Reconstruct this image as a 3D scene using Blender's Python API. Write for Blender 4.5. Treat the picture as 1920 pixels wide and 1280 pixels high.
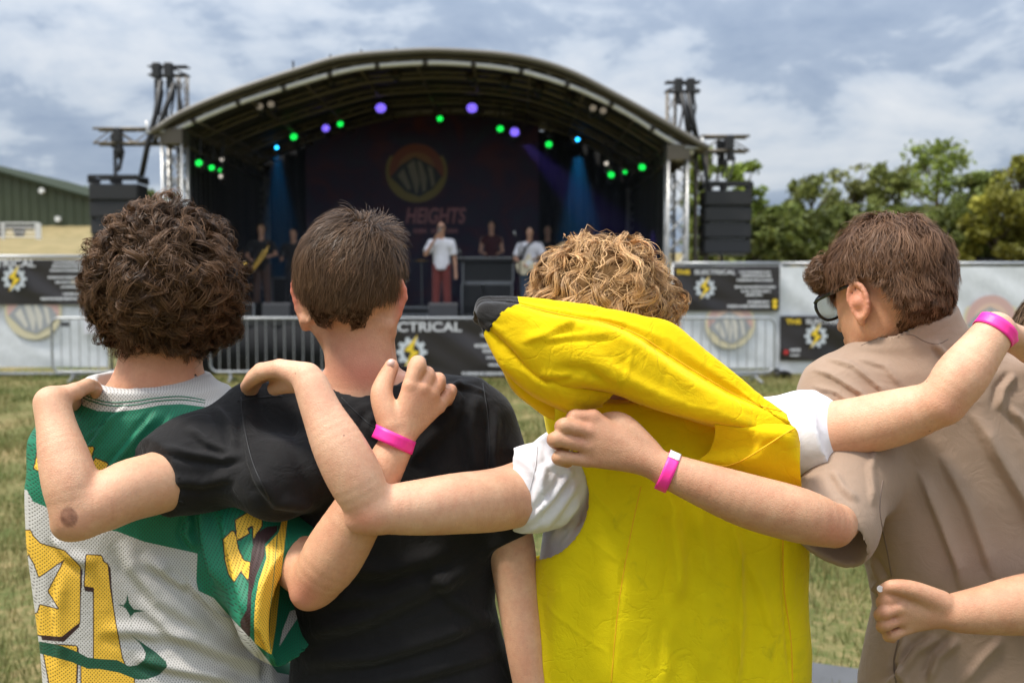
import bpy, bmesh, math, random
import numpy as np
from mathutils import Vector, Matrix
R = math.radians
for o in list(bpy.data.objects): bpy.data.objects.remove(o)
SC = bpy.context.scene
COL = SC.collection
rng = np.random.default_rng(7)
random.seed(7)

# ------------------------------------------------------------ camera, light, exposure
F = 1867.0                       # focal length in photo pixels (35 mm lens on a 36 mm wide frame, 1920 px)
PITCH = R(3.22); CAMZ = 1.60
cam = bpy.data.cameras.new('camera'); camo = bpy.data.objects.new('camera', cam); COL.objects.link(camo)
camo.location = (0, 0, CAMZ); camo.rotation_euler = (R(90) - PITCH, 0, 0)
cam.sensor_width = 36; cam.lens = 35.0; cam.clip_start = 0.05; cam.clip_end = 4000
cam.dof.use_dof = True; cam.dof.focus_distance = 1.60; cam.dof.aperture_fstop = 4.6
SC.camera = camo
SUN_EL, SUN_AZ = 60.0, -105.0     # azimuth measured from +Y (towards the stage), clockwise positive
w = bpy.data.worlds.new('World'); SC.world = w; w.use_nodes = True
def build_world():
    nt = w.node_tree; N = nt.nodes; L = nt.links
    for n in list(N): N.remove(n)
    out = N.new('ShaderNodeOutputWorld'); bg = N.new('ShaderNodeBackground'); bg.inputs[1].default_value = 0.10
    sky = N.new('ShaderNodeTexSky'); sky.sky_type = 'NISHITA'; sky.sun_disc = False
    sky.sun_elevation = R(SUN_EL); sky.sun_rotation = R(SUN_AZ); sky.air_density = 1.0; sky.dust_density = 1.5
    tc = N.new('ShaderNodeTexCoord'); sep = N.new('ShaderNodeSeparateXYZ'); L.new(tc.outputs['Generated'], sep.inputs[0])
    # clouds on a flat ceiling: direction / (z + c)
    def math_(op, a, b=None, c=None):
        m = N.new('ShaderNodeMath'); m.operation = op
        for i, v in enumerate((a, b, c)):
            if v is None: continue
            if isinstance(v, (int, float)): m.inputs[i].default_value = v
            else: L.new(v, m.inputs[i])
        return m.outputs[0]
    z = math_('ADD', math_('MAXIMUM', sep.outputs[2], 0.0), 0.30)
    cx = math_('DIVIDE', sep.outputs[0], z); cy = math_('DIVIDE', sep.outputs[1], z)
    cmb = N.new('ShaderNodeCombineXYZ'); L.new(cx, cmb.inputs[0]); L.new(cy, cmb.inputs[1]); cmb.inputs[2].default_value = 3.7
    def noise(scale, det, rough, off, dist=0.0):
        mp = N.new('ShaderNodeMapping'); L.new(cmb.outputs[0], mp.inputs[0]); mp.inputs['Location'].default_value = off
        n = N.new('ShaderNodeTexNoise'); L.new(mp.outputs[0], n.inputs['Vector'])
        n.inputs['Scale'].default_value = scale; n.inputs['Detail'].default_value = det; n.inputs['Roughness'].default_value = rough
        n.inputs['Distortion'].default_value = dist
        return n.outputs['Fac']
    n1 = noise(1.15, 8, 0.52, (3.1, 1.7, 0), 0.15); n2 = noise(3.6, 8, 0.58, (5.0, 2.0, 1.0), 0.25)
    s = math_('ADD', math_('MULTIPLY', n1, 0.60), math_('MULTIPLY', n2, 0.40))
    cr = N.new('ShaderNodeValToRGB'); L.new(s, cr.inputs[0])
    e = cr.color_ramp.elements
    e[0].position = 0.41; e[0].color = (1.55, 1.95, 2.65, 1)
    e[1].position = 0.625; e[1].color = (4.10, 4.25, 4.45, 1)
    m = e.new(0.480); m.color = (2.05, 2.45, 3.10, 1)
    m = e.new(0.512); m.color = (3.0, 3.35, 3.85, 1)
    m = e.new(0.555); m.color = (3.55, 3.80, 4.15, 1)
    # zenith of an overcast sky is brighter than its rim
    zg = math_('ADD', math_('MULTIPLY', math_('POWER', math_('MAXIMUM', sep.outputs[2], 0.0), 2.0), 4.0), 0.88)
    mul = N.new('ShaderNodeMix'); mul.data_type = 'RGBA'; mul.blend_type = 'MULTIPLY'; mul.inputs[0].default_value = 1
    L.new(cr.outputs[0], mul.inputs[6]); L.new(zg, mul.inputs[7])
    mix = N.new('ShaderNodeMix'); mix.data_type = 'RGBA'; mix.inputs[0].default_value = 0.93
    L.new(sky.outputs[0], mix.inputs[6]); L.new(mul.outputs[2], mix.inputs[7])
    L.new(mix.outputs[2], bg.inputs[0]); L.new(bg.outputs[0], out.inputs[0])
build_world()
sun = bpy.data.lights.new('sun', 'SUN'); suno = bpy.data.objects.new('sun', sun); COL.objects.link(suno)
sun.energy = 2.4; sun.angle = R(9); sun.color = (1.0, 0.95, 0.87)
_d = Vector((math.sin(R(SUN_AZ)) * math.cos(R(SUN_EL)), math.cos(R(SUN_AZ)) * math.cos(R(SUN_EL)), math.sin(R(SUN_EL))))
suno.rotation_euler = _d.to_track_quat('Z', 'Y').to_euler(); suno.location = (0, 0, 30)
SC.view_settings.view_transform = 'Standard'; SC.view_settings.look = 'None'
SC.view_settings.exposure = 0.95; SC.view_settings.gamma = 1; SC.view_settings.use_curve_mapping = False
SC.render.resolution_x = 1024; SC.render.resolution_y = 682

# ------------------------------------------------------------ helpers
cp, sp = math.cos(PITCH), math.sin(PITCH)
def P(px, py, Y):                # the place at distance Y that stands at that point of the photo
    x = (px - 960) / F; y = -(py - 640) / F
    dy = cp + y * sp; dz = -sp + y * cp
    t = Y / dy
    return np.array((x * t, Y, CAMZ + dz * t))
def proj(co):                    # back: world -> photo point
    x, y, z = co[..., 0], co[..., 1], co[..., 2] - CAMZ
    d = y * cp - z * sp; v = y * sp + z * cp
    return 960 + F * x / d, 640 - F * v / d
def G(px, Y, z=0.0):             # a point on the ground plane below px at distance Y
    return Vector(((px - 960) / F * Y * 1.0, Y, z))

def tag(o, label=None, cat=None, group=None, kind=None):
    if label: o['label'] = label
    if cat: o['category'] = cat
    if group: o['group'] = group
    if kind: o['kind'] = kind
    return o
def empty(name, loc=(0, 0, 0), rz=0, label=None, cat=None, group=None):
    o = bpy.data.objects.new(name, None); COL.objects.link(o); o.location = loc; o.rotation_euler = (0, 0, rz)
    o.empty_display_size = 0.1
    return tag(o, label, cat, group)
def link(name, me, mat=None, parent=None, world=False):
    o = bpy.data.objects.new(name, me); COL.objects.link(o)
    if mat is not None:
        for m in (mat if isinstance(mat, (list, tuple)) else [mat]): me.materials.append(m)
    if parent is not None:
        o.parent = parent
        if world:
            pm = Matrix.Translation(parent.location) @ parent.rotation_euler.to_matrix().to_4x4()
            o.matrix_parent_inverse = pm.inverted()
    return o
def mesh_np(name, co, faces, smooth=True, mi=None):
    """faces: (n,3) or (n,4) int array"""
    me = bpy.data.meshes.new(name); co = np.asarray(co, np.float32); faces = np.asarray(faces, np.int32)
    n = len(faces); k = faces.shape[1]
    me.vertices.add(len(co)); me.vertices.foreach_set('co', co.ravel())
    me.loops.add(n * k); me.loops.foreach_set('vertex_index', faces.ravel())
    me.polygons.add(n); me.polygons.foreach_set('loop_start', np.arange(0, n * k, k, dtype=np.int32))
    if smooth: me.polygons.foreach_set('use_smooth', np.ones(n, bool))
    if mi is not None: me.polygons.foreach_set('material_index', np.asarray(mi, np.int32))
    me.update(calc_edges=True)
    return me
def attr(me, name, vals):
    a = me.attributes.new(name, 'FLOAT', 'POINT'); a.data.foreach_set('value', np.asarray(vals, np.float32).ravel())
def attr_col(me, name, vals):
    a = me.attributes.new(name, 'FLOAT_COLOR', 'POINT')
    v = np.ones((len(vals), 4), np.float32); v[:, :3] = vals; a.data.foreach_set('color', v.ravel())

class MB:                        # collects shapes, builds ONE mesh
    def __init__(s): s.v = []; s.f = []
    def add(s, vs, fs):
        b = len(s.v); s.v += [tuple(v) for v in vs]; s.f += [tuple(b + i for i in f) for f in fs]; return s
    def box(s, c, d, rot=None):
        c = Vector(c); h = Vector(d) / 2
        vs = [Vector((x * h.x, y * h.y, z * h.z)) for x in (-1, 1) for y in (-1, 1) for z in (-1, 1)]
        if rot is not None: vs = [rot @ v for v in vs]
        return s.add([c + v for v in vs], [(0, 1, 3, 2), (4, 6, 7, 5), (0, 4, 5, 1), (2, 3, 7, 6), (0, 2, 6, 4), (1, 5, 7, 3)])
    def tube(s, pts, r, n=6, closed=False, cap=True, flat=1.0):
        pts = [Vector(p) for p in pts]; m = len(pts); rr = r if isinstance(r, (list, tuple)) else [r] * m
        b = len(s.v); up = None
        for i, p in enumerate(pts):
            if closed: t = pts[(i + 1) % m] - pts[i - 1]
            else: t = pts[min(i + 1, m - 1)] - pts[max(i - 1, 0)]
            t.normalize()
            if up is None:
                a = Vector((0, 0, 1)) if abs(t.z) < 0.9 else Vector((0, 1, 0)); up = t.cross(a).normalized()
            up = (up - t * up.dot(t)).normalized(); q = t.cross(up)
            for j in range(n):
                a = 2 * math.pi * j / n; s.v.append(tuple(p + (up * math.cos(a) + q * math.sin(a) * flat) * rr[i]))
        for i in range(m if closed else m - 1):
            i2 = (i + 1) % m
            for j in range(n):
                j2 = (j + 1) % n; s.f.append((b + i * n + j, b + i * n + j2, b + i2 * n + j2, b + i2 * n + j))
        if cap and not closed:
            s.f.append(tuple(b + j for j in range(n))[::-1]); s.f.append(tuple(b + (m - 1) * n + j for j in range(n)))
        return s
    def prism(s, poly, origin, u, v, wv):     # 2-D polygon extruded by vector wv
        o = Vector(origin); u = Vector(u); v = Vector(v); wv = Vector(wv); n = len(poly)
        a = [o + u * p[0] + v * p[1] for p in poly]; c = [p + wv for p in a]
        fs = [tuple(range(n)), tuple(range(2 * n - 1, n - 1, -1))] + [(i, i + n, (i + 1) % n + n, (i + 1) % n) for i in range(n)]
        return s.add(a + c, fs)
    def build(s, name, mat, parent=None, smooth=False, world=False, bevel=0):
        me = bpy.data.meshes.new(name); me.from_pydata(s.v, [], s.f); me.update()
        if bevel or True:
            bm = bmesh.new(); bm.from_mesh(me)
            bmesh.ops.recalc_face_normals(bm, faces=bm.faces)
            if bevel: bmesh.ops.bevel(bm, geom=list(bm.edges), offset=bevel, segments=1, affect='EDGES', clamp_overlap=True)
            bm.to_mesh(me); bm.free()
        if smooth: me.polygons.foreach_set('use_smooth', [True] * len(me.polygons))
        return link(name, me, mat, parent, world)
def copy_tree(o, parent=None):
    c = o.copy(); COL.objects.link(c)
    if parent is not None: c.parent = parent
    for ch in list(o.children): copy_tree(ch, c)
    return c

# numpy value noise
def vnoise(p, scale, seed=0):
    q = np.asarray(p, np.float64) * scale + 100.0 + seed * 17.31
    i = np.floor(q).astype(np.int64); f = q - i; f = f * f * (3 - 2 * f)
    def h(a, b, c):
        n = (a * 73856093) ^ (b * 19349663) ^ (c * 83492791) ^ (seed * 2654435)
        n = (n ^ (n >> 13)) * 1274126177; n = n & 0x7fffffff
        n = (n ^ (n >> 16)) & 0xffff
        return n / 32767.5 - 1.0
    r = 0
    for dx in (0, 1):
        wx = f[:, 0] if dx else 1 - f[:, 0]
        for dy in (0, 1):
            wy = f[:, 1] if dy else 1 - f[:, 1]
            for dz in (0, 1):
                wz = f[:, 2] if dz else 1 - f[:, 2]
                r = r + wx * wy * wz * h(i[:, 0] + dx, i[:, 1] + dy, i[:, 2] + dz)
    return r
def fbm(p, scale, oct=3, seed=0):
    r = 0; a = 1.0; t = 0
    for k in range(oct): r = r + a * vnoise(p, scale * 2 ** k, seed + k); t += a; a *= 0.5
    return r / t

# ------------------------------------------------------------ materials
def newmat(name):
    m = bpy.data.materials.new(name); m.use_nodes = True; nt = m.node_tree
    b = nt.nodes['Principled BSDF']; return m, nt, b
def nd(nt, t, **kw):
    n = nt.nodes.new(t)
    for k, v in kw.items():
        if k in n.inputs: n.inputs[k].default_value = v
        else: setattr(n, k, v)
    return n
def mat(name, col, rough=0.6, metal=0.0, noise=0.0, nscale=20.0, bump=0.0, bscale=200.0, spec=0.5, emit=None, estr=0, coords='Object', sheen=0.0, sss=0.0, trans=0.0):
    m, nt, b = newmat(name); L = nt.links
    c = (*col, 1) if len(col) == 3 else col
    b.inputs['Base Color'].default_value = c; b.inputs['Roughness'].default_value = rough; b.inputs['Metallic'].default_value = metal
    b.inputs['Specular IOR Level'].default_value = spec
    if sheen: b.inputs['Sheen Weight'].default_value = sheen; b.inputs['Sheen Roughness'].default_value = 0.5
    tc = nd(nt, 'ShaderNodeTexCoord')
    if noise:
        n = nd(nt, 'ShaderNodeTexNoise', Scale=nscale, Detail=5.0, Roughness=0.6); L.new(tc.outputs[coords], n.inputs['Vector'])
        r = nd(nt, 'ShaderNodeMapRange'); r.inputs[1].default_value = 0.25; r.inputs[2].default_value = 0.75
        r.inputs[3].default_value = 1 - noise; r.inputs[4].default_value = 1 + noise; L.new(n.outputs[0], r.inputs[0])
        mx = nd(nt, 'ShaderNodeVectorMath', operation='SCALE'); mx.inputs[0].default_value = c[:3]; L.new(r.outputs[0], mx.inputs['Scale'])
        L.new(mx.outputs[0], b.inputs['Base Color'])
    if bump:
        n2 = nd(nt, 'ShaderNodeTexNoise', Scale=bscale, Detail=4.0, Roughness=0.6); L.new(tc.outputs[coords], n2.inputs['Vector'])
        bp = nd(nt, 'ShaderNodeBump', Strength=bump, Distance=0.002); L.new(n2.outputs[0], bp.inputs['Height']); L.new(bp.outputs[0], b.inputs['Normal'])
    if emit: b.inputs['Emission Color'].default_value = (*emit, 1); b.inputs['Emission Strength'].default_value = estr
    if sss:
        b.inputs['Subsurface Weight'].default_value = sss; b.inputs['Subsurface Radius'].default_value = (1, .4, .2); b.inputs['Subsurface Scale'].default_value = 0.01
    return m

# ------------------------------------------------------------ signed distance modelling
def smin(a, b, k):
    if k <= 1e-6: return np.minimum(a, b)
    h = np.clip(0.5 + 0.5 * (b - a) / k, 0, 1)
    return b * (1 - h) + a * h - k * h * (1 - h)
def cone(a, b, ra, rb, flat=None, cut=None, cuta=None):
    """tapered capsule; flat=(axis, k) thins it along axis; cut / cuta = plane (point, normal) that trims it"""
    a = np.asarray(a, float); b = np.asarray(b, float); ba = b - a; bb = max(ba @ ba, 1e-12)
    if flat is not None: fn = np.asarray(flat[0], float); fn = fn / np.linalg.norm(fn); fk = flat[1]
    def f(p):
        t = np.clip(((p - a) @ ba) / bb, 0, 1)
        q = p - a - t[:, None] * ba
        if flat is not None: q = q + ((fk - 1) * (q @ fn))[:, None] * fn
        d = np.sqrt((q * q).sum(1)) - (ra + (rb - ra) * t)
        if flat is not None: d = d / (0.5 + 0.5 * fk)
        for c in (cut, cuta):
            if c is not None:
                n = np.asarray(c[1], float); n = n / np.linalg.norm(n); d = np.maximum(d, (p - np.asarray(c[0])) @ n)
        return d
    return f
def ell(c, r, rot=None):
    c = np.asarray(c, float); r = np.asarray(r, float); m = np.array(rot.to_matrix()) if rot is not None else None
    def f(p):
        q = p - c
        if m is not None: q = q @ m
        k0 = np.sqrt(((q / r) ** 2).sum(1)); k1 = np.sqrt(((q / (r * r)) ** 2).sum(1)) + 1e-9
        return k0 * (k0 - 1) / k1
    return f
def loft(rows, n=2.4, grow=0.0, top=0.0):
    """rows: (py, pxl, pxr, Yc, half_thickness) -> body of superelliptic sections stacked along z"""
    T = []
    for (py, xl, xr, Yc, th) in rows:
        a = P(xl, py, Yc); b = P(xr, py, Yc); T.append((a[2], (a[0] + b[0]) / 2, (b[0] - a[0]) / 2 + grow, Yc, th + grow))
    T = np.array(sorted(T)); z0, z1 = T[0, 0] - grow, T[-1, 0] + grow
    def f(p):
        z = p[:, 2]; cx = np.interp(z, T[:, 0], T[:, 1]); hw = np.interp(z, T[:, 0], T[:, 2]); cy = np.interp(z, T[:, 0], T[:, 3]); th = np.interp(z, T[:, 0], T[:, 4])
        g = (np.abs((p[:, 0] - cx) / hw) ** n + np.abs((p[:, 1] - cy) / th) ** n) ** (1 / n)
        d = (g - 1) * np.minimum(hw, th)
        e = np.maximum(z0 - z, z - z1)
        return np.maximum(d, e)
    return f
def px(c, y=None): return c
def polytube(W, flat=None):
    """round tube through points (x,y,z,r), splined; plain minimum inside, so it does not swell at the joints"""
    W = np.asarray(W, float); n = len(W); D = []
    for i in range(n - 1):
        p0, p1, p2, p3 = W[max(i - 1, 0)], W[i], W[i + 1], W[min(i + 2, n - 1)]; m = 1 if n == 2 else 5
        for j in range(m):
            t = j / m; D.append(0.5 * (2 * p1 + (p2 - p0) * t + (2 * p0 - 5 * p1 + 4 * p2 - p3) * t * t + (3 * p1 - p0 - 3 * p2 + p3) * t ** 3))
    D.append(W[-1]); D = np.array(D)
    if flat is not None: fn = np.asarray(flat[0], float); fn /= np.linalg.norm(fn); fk = flat[1]
    def f(p):
        best = np.full(len(p), 1e9)
        for a, b in zip(D[:-1], D[1:]):
            ba = b[:3] - a[:3]; bb = max(ba @ ba, 1e-12); q = p - a[:3]; t = np.clip((q @ ba) / bb, 0, 1); q = q - t[:, None] * ba
            if flat is not None: q = q + ((fk - 1) * (q @ fn))[:, None] * fn
            d = np.sqrt((q * q).sum(1)) - (a[3] + (b[3] - a[3]) * t); best = np.minimum(best, d)
        return best if flat is None else best / (0.5 + 0.5 * fk)
    return f
def chain(pts, k=0.008, flat=None):
    """pts: (px, py, Y, r_px) -> one splined tube"""
    return [('u', polytube([tuple(P(a, b, c)) + (r * c / F,) for (a, b, c, r) in pts], flat), k)]
def sdf_mesh(name, prims, lo, hi, h, smooth_iter=1):
    lo = np.asarray(lo, float); hi = np.asarray(hi, float); B = 8; bs = B * h
    nb = np.ceil((hi - lo) / bs).astype(int)
    gi = np.stack(np.meshgrid(*[np.arange(n) for n in nb], indexing='ij'), -1).reshape(-1, 3)
    ctr = lo + (gi + 0.5) * bs; Rd = bs * 0.8661
    dc = []; D = np.full(len(ctr), 1e3)
    for op, f, k in prims:
        d = f(ctr); dc.append(d)
        D = smin(D, d, k) if op == 'u' else -smin(-D, d, k)
    act = np.abs(D) < Rd * 1.7 + 0.01
    gi = gi[act]; dc = [d[act] for d in dc]; D = D[act]; n = len(gi)
    loc = np.stack(np.meshgrid(*[np.arange(B + 1)] * 3, indexing='ij'), -1).reshape(-1, 3)
    V = np.full((n, (B + 1) ** 3), 1e3)
    for (op, f, k), d in zip(prims, dc):
        if op == 'u': sel = np.where(d < D + 2.4 * Rd + 2 * k + 0.01)[0]
        else: sel = np.where(d < 1.7 * Rd + 2 * k)[0]
        if not len(sel): continue
        pts = (lo + (gi[sel][:, None, :] * B + loc[None]) * h).reshape(-1, 3)
        v = f(pts).reshape(len(sel), -1)
        V[sel] = smin(V[sel], v, k) if op == 'u' else -smin(-V[sel], v, k)
    V = V.reshape(n, B + 1, B + 1, B + 1)
    # surface nets
    S = V < 0
    cs = [(i, j, k) for i in (0, 1) for j in (0, 1) for k in (0, 1)]
    def sl(A, i, j, k): return A[:, i:i + B, j:j + B, k:k + B]
    cnt = sum(sl(S, *c).astype(np.int8) for c in cs); cell = (cnt > 0) & (cnt < 8)
    bi, ci, cj, ck = np.where(cell)
    acc = np.zeros((len(bi), 3)); num = np.zeros(len(bi))
    vals = {c: V[bi, ci + c[0], cj + c[1], ck + c[2]] for c in cs}
    for c in cs:
        for ax in range(3):
            if c[ax]: continue
            e = list(c); e[ax] = 1; e = tuple(e); a, b = vals[c], vals[e]; m = (a < 0) != (b < 0)
            t = np.where(m, a / np.where(m, a - b, 1), 0)
            pos = np.tile(np.array(c, float), (len(bi), 1)); pos[:, ax] = t
            acc += np.where(m[:, None], pos, 0); num += m
    loc_c = gi[bi] * B + np.stack([ci, cj, ck], 1)
    vert = lo + (loc_c + acc / num[:, None]) * h
    NX = nb * B + 4
    def key(c): return ((c[..., 0] + 1) * (NX[1] + 0) + (c[..., 1] + 1)) * (NX[2] + 0) + (c[..., 2] + 1)
    ks = key(loc_c); order = np.argsort(ks); kso = ks[order]
    faces = []
    for ax in range(3):
        A = S[:, :B, :B, :B]; e = [slice(0, B)] * 3; e[ax] = slice(1, B + 1); Bm = S[(slice(None), *e)]
        ch = A != Bm; b_, i_, j_, k_ = np.where(ch)
        p = gi[b_] * B + np.stack([i_, j_, k_], 1); inside = A[b_, i_, j_, k_]
        u, v = [(1, 2), (2, 0), (0, 1)][ax]
        q = []
        for du, dv in ((0, 0), (-1, 0), (-1, -1), (0, -1)):
            c = p.copy(); c[:, u] += du; c[:, v] += dv; q.append(key(c))
        q = np.stack(q, 1); idx = np.searchsorted(kso, q); idx = np.clip(idx, 0, len(kso) - 1); ok = (kso[idx] == q).all(1)
        fi = order[idx]; fi = np.where(inside[:, None], fi, fi[:, ::-1]); faces.append(fi[ok])
    faces = np.concatenate(faces)
    for _ in range(smooth_iter):
        s = np.zeros_like(vert); c = np.zeros(len(vert))
        for a, b in ((0, 1), (1, 2), (2, 3), (3, 0)):
            for x, y in ((a, b), (b, a)):
                for d in range(3): s[:, d] += np.bincount(faces[:, x], vert[faces[:, y], d], len(vert))
                c += np.bincount(faces[:, x], minlength=len(vert))
        m = c > 0; vert[m] = 0.5 * vert[m] + 0.5 * s[m] / c[m][:, None]
    return vert, faces
def vnormals(vert, faces):
    fn = np.cross(vert[faces[:, 2]] - vert[faces[:, 0]], vert[faces[:, 3]] - vert[faces[:, 1]])
    n = np.zeros_like(vert)
    for k in range(4):
        for d in range(3): n[:, d] += np.bincount(faces[:, k], fn[:, d], len(vert))
    return n / (np.linalg.norm(n, axis=1, keepdims=True) + 1e-12)
def seg_dist(x, y, poly, closed=False):
    """signed distance (px) to a polyline, + on its right side in the photo, and position along it 0..1"""
    best = np.full(len(x), 1e9); sg = np.ones(len(x)); tt = np.zeros(len(x))
    pts = list(poly) + ([poly[0]] if closed else [])
    Ls = [math.dist(a[:2], b[:2]) for a, b in zip(pts[:-1], pts[1:])]; tot = sum(Ls); acc = 0
    for (a, b, l) in zip(pts[:-1], pts[1:], Ls):
        dx, dy = b[0] - a[0], b[1] - a[1]; t = np.clip(((x - a[0]) * dx + (y - a[1]) * dy) / max(l * l, 1e-9), 0, 1)
        d = np.hypot(x - a[0] - t * dx, y - a[1] - t * dy); m = d < best
        best = np.where(m, d, best); cr = (dx * (y - a[1]) - dy * (x - a[0]))
        sg = np.where(m, np.where(cr < 0, -1.0, 1.0), sg); tt = np.where(m, (acc + t * l) / tot, tt); acc += l
    return best * sg, tt
def poly_sd(x, y, poly):
    """signed distance to a polygon, negative inside"""
    d, _ = seg_dist(x, y, poly, True); d = np.abs(d); ins = np.zeros(len(x), bool)
    n = len(poly)
    for i in range(n):
        x1, y1 = poly[i][:2]; x2, y2 = poly[(i + 1) % n][:2]
        if y1 == y2: continue
        c = ((y1 > y) != (y2 > y)) & (x < (x2 - x1) * (y - y1) / (y2 - y1) + x1); ins ^= c
    return np.where(ins, -d, d)
def folds(vert, nrm, specs, facing=True):
    """cloth folds: specs of (points, width_px, height_mm[, kind]) displaced along the normal"""
    x, y = proj(vert); disp = np.zeros(len(vert))
    v = vert - np.array((0, 0, CAMZ)); v /= np.linalg.norm(v, axis=1, keepdims=True)
    fac = np.clip(-(nrm * v).sum(1) * 2.5, 0, 1) if facing else 1.0
    for s in specs:
        pts, wd, amp = s[:3]; kind = s[3] if len(s) > 3 else 'r'
        d, t = seg_dist(x, y, pts); end = np.clip(np.minimum(t, 1 - t) * 5, 0, 1)
        if kind == 'r': pr = np.exp(-(d / wd) ** 2) - 0.55 * np.exp(-((d - 1.6 * wd) / (0.8 * wd)) ** 2)
        elif kind == 'v': pr = -np.exp(-np.abs(d / wd) ** 1.2)
        elif kind == 's': pr = np.where(d < 0, np.exp(-(d / (2.2 * wd)) ** 2), np.exp(-(d / (0.45 * wd)) ** 2)); 
        else: pr = np.exp(-(d / wd) ** 2)
        disp += amp * 0.001 * pr * end
    return vert + nrm * (disp * fac)[:, None]
# ------------------------------------------------------------ cloth and skin materials
def skin_mat(name, col, red=(0.60, 0.20, 0.13)):
    m, nt, b = newmat(name); L = nt.links
    tc = nd(nt, 'ShaderNodeTexCoord')
    n = nd(nt, 'ShaderNodeTexNoise', Scale=22.0, Detail=6.0, Roughness=0.65); L.new(tc.outputs['Object'], n.inputs['Vector'])
    n2 = nd(nt, 'ShaderNodeTexNoise', Scale=420.0, Detail=3.0, Roughness=0.6); L.new(tc.outputs['Object'], n2.inputs['Vector'])
    cr = nd(nt, 'ShaderNodeValToRGB'); e = cr.color_ramp.elements; L.new(n.outputs[0], cr.inputs[0])
    e[0].position = 0.3; e[0].color = (col[0] * 0.90, col[1] * 0.76, col[2] * 0.72, 1); e[1].position = 0.68; e[1].color = (col[0] * 1.05, col[1] * 1.08, col[2] * 1.06, 1)
    a = nd(nt, 'ShaderNodeAttribute', attribute_name='red')  # flush and sunburn; on ears it also paints light glowing through
    n3 = nd(nt, 'ShaderNodeTexNoise', Scale=150.0, Detail=3.0, Roughness=0.7); L.new(tc.outputs['Object'], n3.inputs['Vector'])
    r3 = nd(nt, 'ShaderNodeMapRange'); r3.inputs[1].default_value = 0.3; r3.inputs[2].default_value = 0.7; r3.inputs[3].default_value = 0.94; r3.inputs[4].default_value = 1.06; L.new(n3.outputs[0], r3.inputs[0])
    sc3 = nd(nt, 'ShaderNodeVectorMath', operation='SCALE'); L.new(cr.outputs[0], sc3.inputs[0]); L.new(r3.outputs[0], sc3.inputs['Scale'])
    mx = nd(nt, 'ShaderNodeMix', data_type='RGBA'); L.new(a.outputs['Fac'], mx.inputs[0]); L.new(sc3.outputs[0], mx.inputs[6]); mx.inputs[7].default_value = (*red, 1)
    # freckles and moles
    last = mx.outputs[2]
    for sc, th, cc, amt in ((120.0, 0.09, (0.36, 0.15, 0.08, 1), 0.30), (17.0, 0.018, (0.14, 0.05, 0.03, 1), 0.8)):
        v = nd(nt, 'ShaderNodeTexVoronoi', Scale=sc); L.new(tc.outputs['Object'], v.inputs['Vector'])
        r = nd(nt, 'ShaderNodeMapRange'); r.inputs[1].default_value = th; r.inputs[2].default_value = th * 1.8; r.inputs[3].default_value = amt; r.inputs[4].default_value = 0; L.new(v.outputs['Distance'], r.inputs[0])
        g = nd(nt, 'ShaderNodeMath', operation='MULTIPLY'); L.new(r.outputs[0], g.inputs[0])
        gg = nd(nt, 'ShaderNodeSeparateColor'); L.new(v.outputs['Color'], gg.inputs[0])
        th2 = nd(nt, 'ShaderNodeMath', operation='GREATER_THAN'); th2.inputs[1].default_value = 0.5 if sc > 50 else 0.55; L.new(gg.outputs[0], th2.inputs[0]); L.new(th2.outputs[0], g.inputs[1])
        m2 = nd(nt, 'ShaderNodeMix', data_type='RGBA'); L.new(g.outputs[0], m2.inputs[0]); L.new(last, m2.inputs[6]); m2.inputs[7].default_value = cc; last = m2.outputs[2]
    s = nd(nt, 'ShaderNodeAttribute', attribute_name='scar')
    m3 = nd(nt, 'ShaderNodeMix', data_type='RGBA'); L.new(s.outputs['Fac'], m3.inputs[0]); L.new(last, m3.inputs[6]); m3.inputs[7].default_value = (0.17, 0.065, 0.04, 1)
    L.new(m3.outputs[2], b.inputs['Base Color'])
    bp = nd(nt, 'ShaderNodeBump', Strength=0.55, Distance=0.0015); L.new(n2.outputs[0], bp.inputs['Height']); L.new(bp.outputs[0], b.inputs['Normal'])
    b.inputs['Roughness'].default_value = 0.52; b.inputs['Specular IOR Level'].default_value = 0.35
    b.inputs['Subsurface Weight'].default_value = 0.12; b.inputs['Subsurface Radius'].default_value = (1.0, 0.35, 0.18); b.inputs['Subsurface Scale'].default_value = 0.008
    return m
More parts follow.
